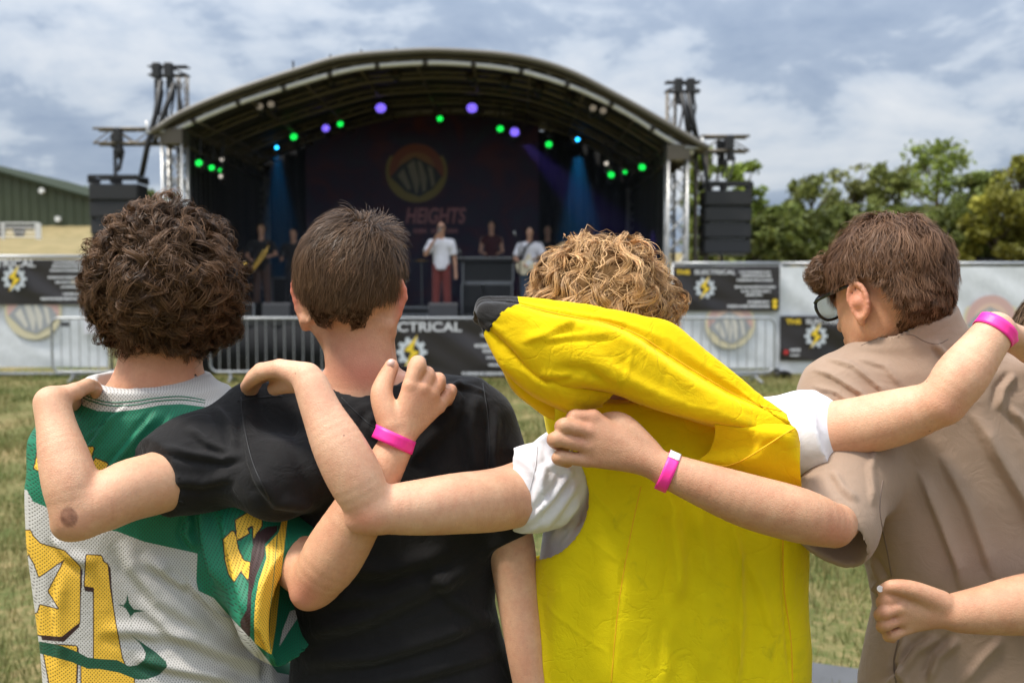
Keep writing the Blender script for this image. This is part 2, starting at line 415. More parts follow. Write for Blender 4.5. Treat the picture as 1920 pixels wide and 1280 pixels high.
def cloth_mat(name, col, wr=0.55, weave=900.0, rough=0.85, var=0.08, crease=0.0, sheen=0.25, spec=0.2, big=1.0):
    m, nt, b = newmat(name); L = nt.links
    tc = nd(nt, 'ShaderNodeTexCoord')
    n = nd(nt, 'ShaderNodeTexNoise', Scale=9.0, Detail=6.0, Roughness=0.65, Distortion=0.6); L.new(tc.outputs['Object'], n.inputs['Vector'])
    r = nd(nt, 'ShaderNodeMapRange'); r.inputs[1].default_value = 0.3; r.inputs[2].default_value = 0.7; r.inputs[3].default_value = 1 - var; r.inputs[4].default_value = 1 + var; L.new(n.outputs[0], r.inputs[0])
    mx = nd(nt, 'ShaderNodeVectorMath', operation='SCALE'); mx.inputs[0].default_value = col; L.new(r.outputs[0], mx.inputs['Scale']); L.new(mx.outputs[0], b.inputs['Base Color'])
    w_ = nd(nt, 'ShaderNodeTexNoise', Scale=weave, Detail=2.0, Roughness=0.6); L.new(tc.outputs['Object'], w_.inputs['Vector'])
    w2 = nd(nt, 'ShaderNodeTexNoise', Scale=24.0 * big, Detail=5.0, Roughness=0.55, Distortion=1.2); L.new(tc.outputs['Object'], w2.inputs['Vector'])
    b1 = nd(nt, 'ShaderNodeBump', Strength=wr, Distance=0.006); L.new(w2.outputs[0], b1.inputs['Height'])
    b2 = nd(nt, 'ShaderNodeBump', Strength=0.5, Distance=0.0008); L.new(w_.outputs[0], b2.inputs['Height']); L.new(b1.outputs[0], b2.inputs['Normal'])
    L.new(b2.outputs[0], b.inputs['Normal'])
    b.inputs['Roughness'].default_value = rough; b.inputs['Specular IOR Level'].default_value = spec
    b.inputs['Sheen Weight'].default_value = sheen; b.inputs['Sheen Roughness'].default_value = 0.4
    return m
def felt_mat(name, col):
    m, nt, b = newmat(name); L = nt.links
    tc = nd(nt, 'ShaderNodeTexCoord')
    n = nd(nt, 'ShaderNodeTexNoise', Scale=6.0, Detail=6.0, Roughness=0.6, Distortion=0.4); L.new(tc.outputs['Object'], n.inputs['Vector'])
    cr = nd(nt, 'ShaderNodeValToRGB'); e = cr.color_ramp.elements; L.new(n.outputs[0], cr.inputs[0])
    e[0].position = 0.32; e[0].color = (col[0] * 0.86, col[1] * 0.88, col[2], 1); e[1].position = 0.60; e[1].color = (*col, 1)
    # smudges rubbed into the felt
    n5 = nd(nt, 'ShaderNodeTexNoise', Scale=11.0, Detail=4.0, Roughness=0.7, Distortion=1.5); L.new(tc.outputs['Object'], n5.inputs['Vector'])
    r5 = nd(nt, 'ShaderNodeMapRange'); r5.inputs[1].default_value = 0.60; r5.inputs[2].default_value = 0.78; r5.inputs[3].default_value = 0; r5.inputs[4].default_value = 0.45; L.new(n5.outputs[0], r5.inputs[0])
    m5 = nd(nt, 'ShaderNodeMix', data_type='RGBA'); L.new(r5.outputs[0], m5.inputs[0]); L.new(cr.outputs[0], m5.inputs[6]); m5.inputs[7].default_value = (0.42, 0.40, 0.02, 1)
    L.new(m5.outputs[2], b.inputs['Base Color'])
    f = nd(nt, 'ShaderNodeTexNoise', Scale=520.0, Detail=4.0, Roughness=0.7); L.new(tc.outputs['Object'], f.inputs['Vector'])
    w2 = nd(nt, 'ShaderNodeTexNoise', Scale=30.0, Detail=7.0, Roughness=0.62, Distortion=1.6); L.new(tc.outputs['Object'], w2.inputs['Vector'])
    # crushed creases: ridged noise
    n3 = nd(nt, 'ShaderNodeTexNoise', Scale=13.0, Detail=5.0, Roughness=0.5, Distortion=0.8); L.new(tc.outputs['Object'], n3.inputs['Vector'])
    a = nd(nt, 'ShaderNodeMath', operation='SUBTRACT'); L.new(n3.outputs[0], a.inputs[0]); a.inputs[1].default_value = 0.5
    ab = nd(nt, 'ShaderNodeMath', operation='ABSOLUTE'); L.new(a.outputs[0], ab.inputs[0])
    mn = nd(nt, 'ShaderNodeMath', operation='MINIMUM'); L.new(ab.outputs[0], mn.inputs[0]); mn.inputs[1].default_value = 0.03
    b0 = nd(nt, 'ShaderNodeBump', Strength=0.7, Distance=0.03); L.new(mn.outputs[0], b0.inputs['Height'])
    b1 = nd(nt, 'ShaderNodeBump', Strength=0.45, Distance=0.004); L.new(w2.outputs[0], b1.inputs['Height']); L.new(b0.outputs[0], b1.inputs['Normal'])
    b2 = nd(nt, 'ShaderNodeBump', Strength=0.6, Distance=0.0012); L.new(f.outputs[0], b2.inputs['Height']); L.new(b1.outputs[0], b2.inputs['Normal'])
    L.new(b2.outputs[0], b.inputs['Normal'])
    b.inputs['Roughness'].default_value = 0.95; b.inputs['Specular IOR Level'].default_value = 0.1
    b.inputs['Sheen Weight'].default_value = 0.12; b.inputs['Sheen Roughness'].default_value = 0.4
    # thin felt lets some light through
    tr = nd(nt, 'ShaderNodeBsdfTranslucent'); tr.inputs['Color'].default_value = (1.0, 0.50, 0.0, 1)
    ms = nd(nt, 'ShaderNodeMixShader'); ms.inputs[0].default_value = 0.25; L.new(b.outputs[0], ms.inputs[1]); L.new(tr.outputs[0], ms.inputs[2])
    L.new(ms.outputs[0], nt.nodes['Material Output'].inputs[0])
    return m
def jersey_mat(name):
    m, nt, b = newmat(name); L = nt.links
    tc = nd(nt, 'ShaderNodeTexCoord'); sep = nd(nt, 'ShaderNodeSeparateXYZ'); L.new(tc.outputs['Object'], sep.inputs[0])
    def M(op, a, c=None, d=None):
        n = nd(nt, 'ShaderNodeMath', operation=op)
        for i, v in enumerate((a, c, d)):
            if v is None: continue
            if isinstance(v, (int, float)): n.inputs[i].default_value = v
            else: L.new(v, n.inputs[i])
        return n.outputs[0]
    def att(n): return nd(nt, 'ShaderNodeAttribute', attribute_name=n).outputs['Fac']
    def sel(f, w_=0.7):
        r = nd(nt, 'ShaderNodeMapRange'); r.inputs[1].default_value = -w_; r.inputs[2].default_value = w_; r.inputs[3].default_value = 1; r.inputs[4].default_value = 0; L.new(f, r.inputs[0]); return r.outputs[0]
    last = None; base = (0.55, 0.52, 0.485, 1)
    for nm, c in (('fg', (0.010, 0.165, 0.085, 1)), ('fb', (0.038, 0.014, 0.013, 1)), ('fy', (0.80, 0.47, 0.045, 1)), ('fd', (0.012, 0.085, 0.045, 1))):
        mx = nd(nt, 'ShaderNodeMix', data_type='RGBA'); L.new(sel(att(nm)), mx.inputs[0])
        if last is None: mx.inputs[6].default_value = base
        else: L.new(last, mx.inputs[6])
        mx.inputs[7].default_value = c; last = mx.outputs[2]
    u = M('DIVIDE', M('ADD', sep.outputs[0], M('MULTIPLY', sep.outputs[1], 0.8)), 0.0056); v = M('DIVIDE', sep.outputs[2], 0.0064)
    def cellf(off):
        du = M('SUBTRACT', M('FRACT', M('ADD', u, off + 50)), 0.5); dv = M('SUBTRACT', M('FRACT', M('ADD', v, off + 50)), 0.5)
        return M('ADD', M('POWER', M('MULTIPLY', M('ABSOLUTE', du), 1.25), 2.0), M('POWER', M('MULTIPLY', M('ABSOLUTE', dv), 0.9), 2.0))
    d = M('MINIMUM', cellf(0.0), cellf(0.5)); d = M('SQRT', d)
    hole = nd(nt, 'ShaderNodeMapRange'); hole.inputs[1].default_value = 0.12; hole.inputs[2].default_value = 0.24; hole.inputs[3].default_value = 1; hole.inputs[4].default_value = 0; L.new(d, hole.inputs[0])
    hm = nd(nt, 'ShaderNodeMix', data_type='RGBA'); L.new(M('MULTIPLY', hole.outputs[0], 0.62), hm.inputs[0]); L.new(last, hm.inputs[6]); hm.inputs[7].default_value = (0.02, 0.015, 0.012, 1)
    L.new(hm.outputs[2], b.inputs['Base Color'])
    b1 = nd(nt, 'ShaderNodeBump', Strength=0.5, Distance=0.001, invert=True); L.new(hole.outputs[0], b1.inputs['Height'])
    w2 = nd(nt, 'ShaderNodeTexNoise', Scale=16.0, Detail=4.0, Distortion=0.8); L.new(tc.outputs['Object'], w2.inputs['Vector'])
    b2 = nd(nt, 'ShaderNodeBump', Strength=0.35, Distance=0.008); L.new(w2.outputs[0], b2.inputs['Height']); L.new(b1.outputs[0], b2.inputs['Normal']); L.new(b2.outputs[0], b.inputs['Normal'])
    b.inputs['Roughness'].default_value = 0.6; b.inputs['Specular IOR Level'].default_value = 0.35
    return m
def hair_mat(name, k=1.0, rough=0.42):
    m, nt, b = newmat(name); L = nt.links
    a = nd(nt, 'ShaderNodeAttribute', attribute_name='hc'); L.new(a.outputs['Color'], b.inputs['Base Color'])
    b.inputs['Roughness'].default_value = rough; b.inputs['Specular IOR Level'].default_value = 0.17; L.new(a.outputs['Color'], b.inputs['Specular Tint']) if False else None
    tr = nd(nt, 'ShaderNodeBsdfTranslucent'); L.new(a.outputs['Color'], tr.inputs['Color'])
    ms = nd(nt, 'ShaderNodeMixShader'); ms.inputs[0].default_value = 0.25; L.new(b.outputs[0], ms.inputs[1]); L.new(tr.outputs[0], ms.inputs[2])
    L.new(ms.outputs[0], nt.nodes['Material Output'].inputs[0])
    return m

M_pink = mat('wristband_pink', (0.95, 0.03, 0.32), rough=0.45, noise=0.08, nscale=60, bump=0.3, bscale=90)
M_red = mat('wristband_red', (0.95, 0.09, 0.10), rough=0.45)
M_paper = mat('wristband_paper', (0.75, 0.73, 0.72), rough=0.5, noise=0.08, nscale=150)
M_ink = mat('ink', (0.03, 0.03, 0.03), rough=0.6)
M_sole = mat('shoe_sole', (0.6, 0.6, 0.58), rough=0.7)
M_shoe = mat('shoe_leather', (0.05, 0.05, 0.055), rough=0.5, noise=0.2)
M_denim = cloth_mat('denim', (0.045, 0.065, 0.12), wr=0.5)
M_darkpants = cloth_mat('dark_trousers', (0.02, 0.02, 0.024), wr=0.5)

from mathutils.bvhtree import BVHTree
def bvh_of(vert, faces): return BVHTree.FromPolygons([tuple(v) for v in vert.tolist()], faces.tolist())
CAMV = Vector((0, 0, CAMZ))
def drape(bvh, pts, off=0.002, Yf=1.6):
    out = []; lastY = None
    for a, b in pts:
        d = Vector(P(a, b, 1.0)) - CAMV; d.normalize(); h = bvh.ray_cast(CAMV, d)
        if h[0] is None: out.append(Vector(P(a, b, lastY or Yf)))
        else: out.append(h[0] - d * off); lastY = h[0].y
    return out
def dense(pts, step=6.0):
    """Catmull-Rom through photo points"""
    p = np.array(pts, float); n = len(p); out = []
    for i in range(n - 1):
        p0 = p[max(i - 1, 0)]; p1 = p[i]; p2 = p[i + 1]; p3 = p[min(i + 2, n - 1)]
        k = max(2, int(np.linalg.norm((p2 - p1)[:2]) / step))
        for j in range(k):
            t = j / k; out.append(0.5 * (2 * p1 + (p2 - p0) * t + (2 * p0 - 5 * p1 + 4 * p2 - p3) * t * t + (3 * p1 - p0 - 3 * p2 + p3) * t ** 3))
    out.append(p[-1]); return [tuple(q) for q in out]
def seam(name, bvh, pts, r, m, parent, off=0.0):
    q = drape(bvh, dense(pts, 6), off); return MB().tube(q, r, n=5).build(name, m, parent, smooth=True, world=True)
def strip(name, bvh, upper, lower, m, parent, off=0.003, rows=6, thick=0.002, tags=None):
    """a band of cloth laid on the garment between two photo lines"""
    n = 40
    zed = len(upper[0]) > 2
    def rs(pts):
        pts = np.array(dense(pts, 3)); s = np.r_[0, np.cumsum(np.hypot(*np.diff(pts[:, :2], axis=0).T))]; s /= s[-1]
        t = np.linspace(0, 1, n); return np.stack([np.interp(t, s, pts[:, k]) for k in range(pts.shape[1])], 1)
    U, W = rs(upper), rs(lower); co = []
    for j in range(rows):
        t = j / (rows - 1); q = U * (1 - t) + W * t; b_ = off * (0.55 + 0.45 * math.sin(math.pi * t)); co += [tuple(P(x[0], x[1], x[2] - b_)) for x in q] if zed else [tuple(v) for v in drape(bvh, [tuple(x) for x in q], b_)]
    fs = [(j * n + i, j * n + i + 1, (j + 1) * n + i + 1, (j + 1) * n + i) for j in range(rows - 1) for i in range(n - 1)]
    me = mesh_np(name, np.array([tuple(c) for c in co]), np.array(fs)); o = link(name, me, m, parent, True)
    s = o.modifiers.new('solid', 'SOLIDIFY'); s.thickness = thick; s.offset = 1
    return o, (U, W)
def band(name, bvh, c, ax, r, hgt, m, parent, a0=0, a1=360, off=0.0012, tilt=None):
    """a paper wristband wrapped round the arm"""
    c = Vector(c); ax = Vector(ax).normalized(); u = ax.cross(Vector((0, 0, 1))).normalized(); v = ax.cross(u)
    nn = max(6, int(abs(a1 - a0) / 7)); vs = []; closed = abs(a1 - a0) >= 359
    rows = 5
    for j in range(rows):
        for i in range(nn + (0 if closed else 1)):
            a = R(a0 + (a1 - a0) * i / nn); d = u * math.cos(a) + v * math.sin(a); cc = c + ax * hgt * (j / (rows - 1) - 0.5)
            h = bvh.ray_cast(cc + d * r * 1.35, -d, r); q_ = (h[0] - cc).length if h[0] is not None else r
            vs.append(cc + d * (min(max(q_, r * 0.90), r * 1.12) + off))
    w_ = nn if closed else nn + 1
    fs = [(j * w_ + i, j * w_ + (i + 1) % w_, (j + 1) * w_ + (i + 1) % w_, (j + 1) * w_ + i) for j in range(rows - 1) for i in range(nn)]
    me = mesh_np(name, np.array([tuple(x) for x in vs]), np.array(fs)); o = link(name, me, m, parent, True)
    s = o.modifiers.new('solid', 'SOLIDIFY'); s.thickness = 0.0006; s.offset = 0
    return o

def xf(C, rot, s):
    C = np.asarray(C, float); Rm = np.array(rot.to_matrix())
    return lambda q: C + Rm @ (np.asarray(q, float) * s)
def ear_prims(T, rot, s, side, flare=40, lift=0.0, size=1.0):
    out = []; e = Vector((side * 0.080, -0.004, -0.012 + lift))
    rz = Matrix.Rotation(R(-side * flare), 3, 'Z') @ Matrix.Rotation(R(side * 8), 3, 'Y')
    def q(v): return T(e + rz @ (Vector(v) * size))
    rm = (rot.to_matrix() @ rz).to_euler()
    out.append(('u', ell(q((side * 0.006, -0.013, -0.002)), (0.0035 * s * size, 0.018 * s * size, 0.030 * s * size), rm), 0.003))
    prev = None
    for a in range(-70, 231, 20):
        t = R(a); v = (side * 0.008, -0.013 + -0.0195 * math.cos(t) * (1 if a < 180 else .8), 0.031 * math.sin(t) + 0.002); pt = q(v)
        if prev is not None: out.append(('u', cone(prev, pt, 0.0044 * s * size, 0.0044 * s * size), 0.003))
        prev = pt
    out.append(('u', cone(q((side * 0.006, -0.008, -0.028)), q((side * 0.004, -0.006, -0.036)), 0.0075 * s * size, 0.006 * s * size), 0.005))
    out.append(('u', cone(T((side * 0.070, -0.004, -0.01 + lift)), q((side * 0.004, -0.012, 0)), 0.015 * s, 0.011 * s), 0.006))
    return out
def head_prims(C, rot, s=1.0, ears=(38, 38), wide=1.0, esize=1.0):
    T = xf(C, rot, s)
    def E(c, r): return ell(T(c), np.array(r) * s, rot)
    o = [('u', E((0, -0.012, 0.030), (0.076 * wide, 0.094, 0.086)), 0.0), ('u', E((0, 0.030, -0.02), (0.062 * wide, 0.062, 0.088)), 0.03),
         ('u', cone(T((0.045, 0.0, -0.055)), T((0.012, 0.062, -0.098)), 0.022 * s, 0.02 * s), 0.02), ('u', cone(T((-0.045, 0.0, -0.055)), T((-0.012, 0.062, -0.098)), 0.022 * s, 0.02 * s), 0.02),
         ('u', cone(T((0, 0.092, 0.012)), T((0, 0.111, -0.026)), 0.007 * s, 0.0105 * s), 0.012), ('u', cone(T((-0.011, 0.098, -0.029)), T((0.011, 0.098, -0.029)), 0.008 * s, 0.008 * s), 0.006),
         ('s', E((0.031, 0.103, 0.012), (0.018, 0.014, 0.011)), 0.012), ('s', E((-0.031, 0.103, 0.012), (0.018, 0.014, 0.011)), 0.012),
         ('u', E((0.031, 0.079, 0.010), (0.012, 0.012, 0.012)), 0.002), ('u', E((-0.031, 0.079, 0.010), (0.012, 0.012, 0.012)), 0.002),
         ('u', cone(T((-0.018, 0.088, -0.055)), T((0.018, 0.088, -0.055)), 0.006 * s, 0.006 * s), 0.004), ('s', cone(T((-0.02, 0.097, -0.0555)), T((0.02, 0.097, -0.0555)), 0.0018 * s, 0.0018 * s), 0.003),
         ('u', cone(T((-0.016, 0.086, -0.063)), T((0.016, 0.086, -0.063)), 0.0065 * s, 0.0065 * s), 0.004)]
    if ears[0]: o += ear_prims(T, rot, s, -1, ears[0], size=esize)
    if ears[1]: o += ear_prims(T, rot, s, 1, ears[1], size=esize)
    return o, T
def legs(name, parent, x, y, zh, m, hip=0.155, h=0.009):
    pr = [('u', ell((x, y, zh), (hip, 0.115, 0.10)), 0.02)]
    for s in (-1, 1):
        pr += [('u', cone((x + s * 0.08, y, zh - 0.05), (x + s * 0.09, y, 0.48), 0.085, 0.062), 0.03), ('u', cone((x + s * 0.09, y, 0.48), (x + s * 0.10, y + 0.01, 0.06), 0.062, 0.055, cut=((0, 0, 0.05), (0, 0, -1))), 0.02)]
    v, f = sdf_mesh(name, pr, (x - 0.32, y - 0.25, 0.0), (x + 0.32, y + 0.25, zh + 0.14), h); n = vnormals(v, f)
    v = v + n * (fbm(v * (1, 1, 0.5), 14, 3, 3) * 0.008)[:, None]
    link(name, mesh_np(name, v, f), m, parent, True)
    for s in (-1, 1):
        c = (x + s * 0.10, y + 0.06)
        pr = [('u', cone((c[0], c[1] - 0.08, 0.05), (c[0], c[1] + 0.10, 0.04), 0.042, 0.042), 0.01), ('u', cone((c[0], c[1] - 0.07, 0.05), (c[0], c[1] - 0.06, 0.10), 0.042, 0.045), 0.02)]
        v, f = sdf_mesh('shoe', pr, (c[0] - 0.08, c[1] - 0.16, -0.01), (c[0] + 0.08, c[1] + 0.18, 0.18), 0.008); v[:, 2] = np.maximum(v[:, 2], 0.012)
        sh = link('shoe', mesh_np('shoe', v, f), M_shoe, parent, True)
        mb = MB().prism([(0.043 * math.cos(t), 0.13 * math.sin(t)) for t in np.linspace(0, 6.283, 20, False)], (c[0], c[1] + 0.01, 0.0), (1, 0, 0), (0, 1, 0), (0, 0, 0.02)); so = mb.build('sole', M_sole); so.parent = sh

# ------------------------------------------------------------ hair
def hair(name, parent, C, rot, rs, rh, n, steps, keep, flow, length, lay, curl=(0, 0.03), clumps=0, width=0.0007, cols=((0.03, 0.018, 0.012), (0.10, 0.06, 0.035)), seed=1, cap=0.6, messy=0.1, low=0.0, xlen=1.0, spike=None, tipw=0.35, m=None, capmask=None, vis=None, hbump=0.0, light=0.0, lock=0.0, extra=None):
    g = np.random.default_rng(seed); C = np.asarray(C, float); Rm = np.array(rot.to_matrix()); rs = np.asarray(rs, float); rh = np.asarray(rh, float)
    u = g.normal(size=(n * 4, 3)); u /= np.linalg.norm(u, axis=1, keepdims=True)
    k = keep(u); u = u[g.random(len(u)) < k][:n]; n = len(u)
    if clumps:
        cu = u[g.integers(0, n, clumps)]; 
        idx = np.empty(n, int)
        for a in range(0, n, 2000): idx[a:a + 2000] = np.argmax(u[a:a + 2000] @ cu.T, 1)
    else: idx = np.arange(n); cu = u
    nc = len(cu)
    cph = g.random(nc) * 6.283; csg = np.where(g.random(nc) < .5, -1, 1); camp = g.uniform(0.55, 1.3, nc); cw = g.uniform(0.75, 1.35, nc); clay = g.random(nc); cdir = g.normal(size=(nc, 3)) * messy; clen = g.uniform(0.75, 1.2, nc); cb = g.normal(size=nc)
    Lh = length(u) * clen[idx] * g.uniform(0.82, 1.12, n)
    if extra is not None: Lh[-extra[1]:] *= xlen
    top = np.clip(clay[idx] * 0.75 + g.random(n) * 0.35, 0.05, 1.0)
    ph = cph[idx] + g.normal(size=n) * 0.35; A = curl[0] * camp[idx] * g.uniform(0.85, 1.15, n); Wv = curl[1] * cw[idx]
    if callable(lay): base_lay = lay(u)
    else: base_lay = np.full(n, lay)
    sd = g.normal(size=(n, 3)) * messy * 0.45 + cdir[idx]
    if extra is not None and len(extra) > 3: sd[-extra[1]:] = g.normal(size=(extra[1], 3)) * extra[3]
    def march(cur, Lh, top, sd, A, Wv, ph, sg, bl, u0, steps_):
        m_ = len(cur); pos = np.zeros((m_, steps_, 3)); nor = np.zeros((m_, steps_, 3)); ds = Lh / (steps_ - 1); wob = g.normal(size=m_)
        for s in range(steps_):
            t = s / (steps_ - 1); ra = np.clip(bl * top * (1 - np.exp(-s * ds / 0.012)), 0, 1.25)[:, None]
            bump = 1 + hbump * vnoise(cur, 3.0, seed)[:, None]
            r = rs + (rh * bump - rs) * ra; p = cur * r; p[:, :2] *= 1 + low * np.clip(-cur[:, 2:], 0, 1) ** 2
            T = flow(cur) + sd; T = T - cur * (T * cur).sum(1, keepdims=True); T /= np.linalg.norm(T, axis=1, keepdims=True) + 1e-9
            Bn = np.cross(cur, T)
            if curl[0]:
                a = ph + sg * s * ds / Wv * 6.283; Am = A * np.minimum(1, s * ds / 0.02)
                p = p + (cur * (np.cos(a) * Am * 0.8)[:, None] + Bn * (np.sin(a) * Am)[:, None])
            if spike is not None:
                sp_, amt = spike(u0); p = p + (sp_ * (amt * t)[:, None])
            pos[:, s] = p; nor[:, s] = cur
            T2 = T + Bn * (wob * 0.25)[:, None]
            cur = cur + T2 * (ds / (r.mean(1)))[:, None]; cur /= np.linalg.norm(cur, axis=1, keepdims=True)
        return pos, nor
    if lock:
        gs = 40; Lc = length(cu) * clen; bc = lay(cu) if callable(lay) else np.full(nc, lay)
        Gp, Gn = march(cu.copy(), Lc, np.clip(0.15 + clay * 0.9, 0.1, 1), cdir, curl[0] * camp, curl[1] * cw, cph, csg, bc, cu, gs)
        stray = g.random(n) < 0.14
        P0, N0 = march(u.copy(), Lh, top, sd, A, Wv, ph, csg[idx], base_lay, u, steps)
        lf = g.uniform(0.55, 1.0, n)[:, None] * (gs - 1) * np.linspace(0, 1, steps)[None]; i0 = np.clip(lf.astype(int), 0, gs - 2); fr = (lf - i0)[..., None]
        ii = idx[:, None]; Gs = Gp[ii, i0] * (1 - fr) + Gp[ii, i0 + 1] * fr; Ns = Gn[ii, i0]
        tt_ = np.linspace(0, 1, steps)[None, :, None]; off = ((u - cu[idx]) * rs)[:, None, :] * (1 - lock * np.minimum(1, tt_ * 2.2)) + g.normal(size=(n, 1, 3)) * 0.0016 + g.normal(size=(n, 1, 3)) * 0.004 * tt_ ** 2
        pos = np.where(stray[:, None, None], P0, Gs + off); nor = np.where(stray[:, None, None], N0, Ns)
    else:
        pos, nor = march(u.copy(), Lh, top, sd, A, Wv, ph, csg[idx], base_lay, u, steps)
        if clumps: pos = pos + ((cu[idx] - u) * rs)[:, None, :] * (0.55 * np.linspace(0, 1, steps))[None, :, None]
    pos = C + pos @ Rm.T; nor = nor @ Rm.T
    tan = np.gradient(pos, axis=1); side = np.cross(tan, nor); side /= np.linalg.norm(side, axis=2, keepdims=True) + 1e-9
    wd = width * g.uniform(0.7, 1.3, n)[:, None] * (1 - (1 - tipw) * np.linspace(0, 1, steps) ** 2)[None]
    tw = g.uniform(-0.5, 0.5, n)[:, None, None]; side = side + nor * tw
    va = pos + side * wd[..., None]; vb = pos - side * wd[..., None]
    co = np.stack([va, vb], 2).reshape(-1, 3)
    b = (np.arange(n)[:, None] * steps + np.arange(steps - 1)[None]) * 2
    fs = np.stack([b, b + 1, b + 3, b + 2], -1).reshape(-1, 4)
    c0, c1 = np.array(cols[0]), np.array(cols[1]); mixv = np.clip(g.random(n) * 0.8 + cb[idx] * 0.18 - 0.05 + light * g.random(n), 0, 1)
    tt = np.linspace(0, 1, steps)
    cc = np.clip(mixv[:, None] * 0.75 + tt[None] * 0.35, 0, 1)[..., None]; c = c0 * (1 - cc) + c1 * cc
    c = np.repeat(c[:, :, None, :], 2, 2).reshape(-1, 3)
    me = mesh_np(name, co, fs); attr_col(me, 'hc', c)
    o = link(name, me, m or hair_mat(name + '_fibres'), parent, True)
    # scalp-hugging under layer
    if cap:
        nu, nv = 96, 48; th = np.linspace(0, 2 * np.pi, nu, False); ph_ = np.linspace(0.02, np.pi - 0.02, nv)
        a, b_ = np.meshgrid(th, ph_, indexing='ij'); uu = np.stack([np.sin(b_) * np.cos(a), np.sin(b_) * np.sin(a), np.cos(b_)], -1).reshape(-1, 3)
        kk = (capmask or keep)(uu); rad = rs + (rh - rs) * cap * (lay(uu) if callable(lay) else lay)[:, None] if callable(lay) else rs + (rh - rs) * cap * lay
        rad = rad * (1 + 0.02 * vnoise(uu, 9, 3)[:, None])
        rad = np.where(kk[:, None] > 0.5, rad, rs * 0.93)
        vl = uu * rad; vl[:, :2] *= 1 + low * np.clip(-uu[:, 2:], 0, 1) ** 2
        v = C + vl @ Rm.T
        i, j = np.meshgrid(np.arange(nu), np.arange(nv - 1), indexing='ij'); i = i.ravel(); j = j.ravel()
        fs = np.stack([i * nv + j, ((i + 1) % nu) * nv + j, ((i + 1) % nu) * nv + j + 1, i * nv + j + 1], 1)
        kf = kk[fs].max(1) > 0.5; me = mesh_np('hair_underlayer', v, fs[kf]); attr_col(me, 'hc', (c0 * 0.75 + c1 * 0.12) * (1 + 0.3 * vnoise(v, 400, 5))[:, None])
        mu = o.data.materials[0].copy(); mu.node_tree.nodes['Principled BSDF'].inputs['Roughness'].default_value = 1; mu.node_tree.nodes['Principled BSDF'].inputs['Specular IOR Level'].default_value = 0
        u_ = link('hair_underlayer', me, mu); u_.parent = o
    return o
def blob(x, y, c, r, amt=1.0):
    return amt * np.exp(-(((x - c[0]) / r[0]) ** 2 + ((y - c[1]) / r[1]) ** 2))
def body_obj(pname, parent, prims, lo, hi, skin, red=None, scar=None, h=0.003, fld=None):
    v, f = sdf_mesh('body', prims, lo, hi, h, 1)
    n = vnormals(v, f)
    if fld: v = folds(v, n, fld)
    x, y = proj(v); me = mesh_np('body', v, f)
    attr(me, 'red', np.clip(red(x, y, v), 0, 1) if red else np.zeros(len(v))); attr(me, 'scar', np.clip(scar(x, y, v), 0, 1) if scar else np.zeros(len(v)))
    o = link('body', me, skin, parent, True); return o, bvh_of(v, f)
def cloth_obj(name, parent, prims, lo, hi, m, h=0.004, fld=(), noise=0.003, nsc=14, seed=1, aniso=(1, 1, 0.5), attrs=None, smooth_iter=2):
    v, f = sdf_mesh(name, prims, lo, hi, h, smooth_iter); n = vnormals(v, f)
    v = v + n * (fbm(v * np.array(aniso), nsc, 3, seed) * noise)[:, None]; n = vnormals(v, f)
    if fld: v = folds(v, n, fld)
    me = mesh_np(name, v, f)
    if attrs: attrs(me, v)
    return link(name, me, m, parent, True), bvh_of(v, f)
def W(*a): return tuple(P(*a))
def hand(wrist, mcps, fingers, thumb, kw=0.010, kf=0.0018):
    """wrist (px,py,Y,r); mcps 4 such points; fingers 4 lists continuing from them; thumb a list from the wrist"""
    out = []
    for m_ in mcps: out += chain([wrist[:3] + (wrist[3] * 0.62,), m_[:3] + (m_[3] * 0.86,)], kw)
    for i in range(3):
        a, b = mcps[i], mcps[i + 1]; mid = tuple((np.array(a) + np.array(b)) / 2); w2 = tuple((np.array(mid) * 0.6 + np.array(wrist) * 0.4)); w2 = w2[:3] + (mid[3] * 0.85,)
        out += chain([w2, mid[:3] + (mid[3] * 0.66,)], 0.008)
    for m_ in mcps: out.append(('u', cone(P(*m_[:3]) + np.array((0, -.0015, 0.0005)), P(*m_[:3]), m_[3] * 0.80 * m_[2] / F, m_[3] * .8 * m_[2] / F), 0.005))
    for m_, f_ in zip(mcps, fingers):
        out += chain([m_[:3] + (m_[3] * 0.88,)] + f_, kf)
        k_ = f_[0]; out.append(('u', cone(P(*k_[:3]), P(*k_[:3]) + np.array((0, -.001, .001)), k_[3] * 1.06 * k_[2] / F, k_[3] * 1.0 * k_[2] / F), 0.004))
    out += chain(thumb, 0.006)
    return out
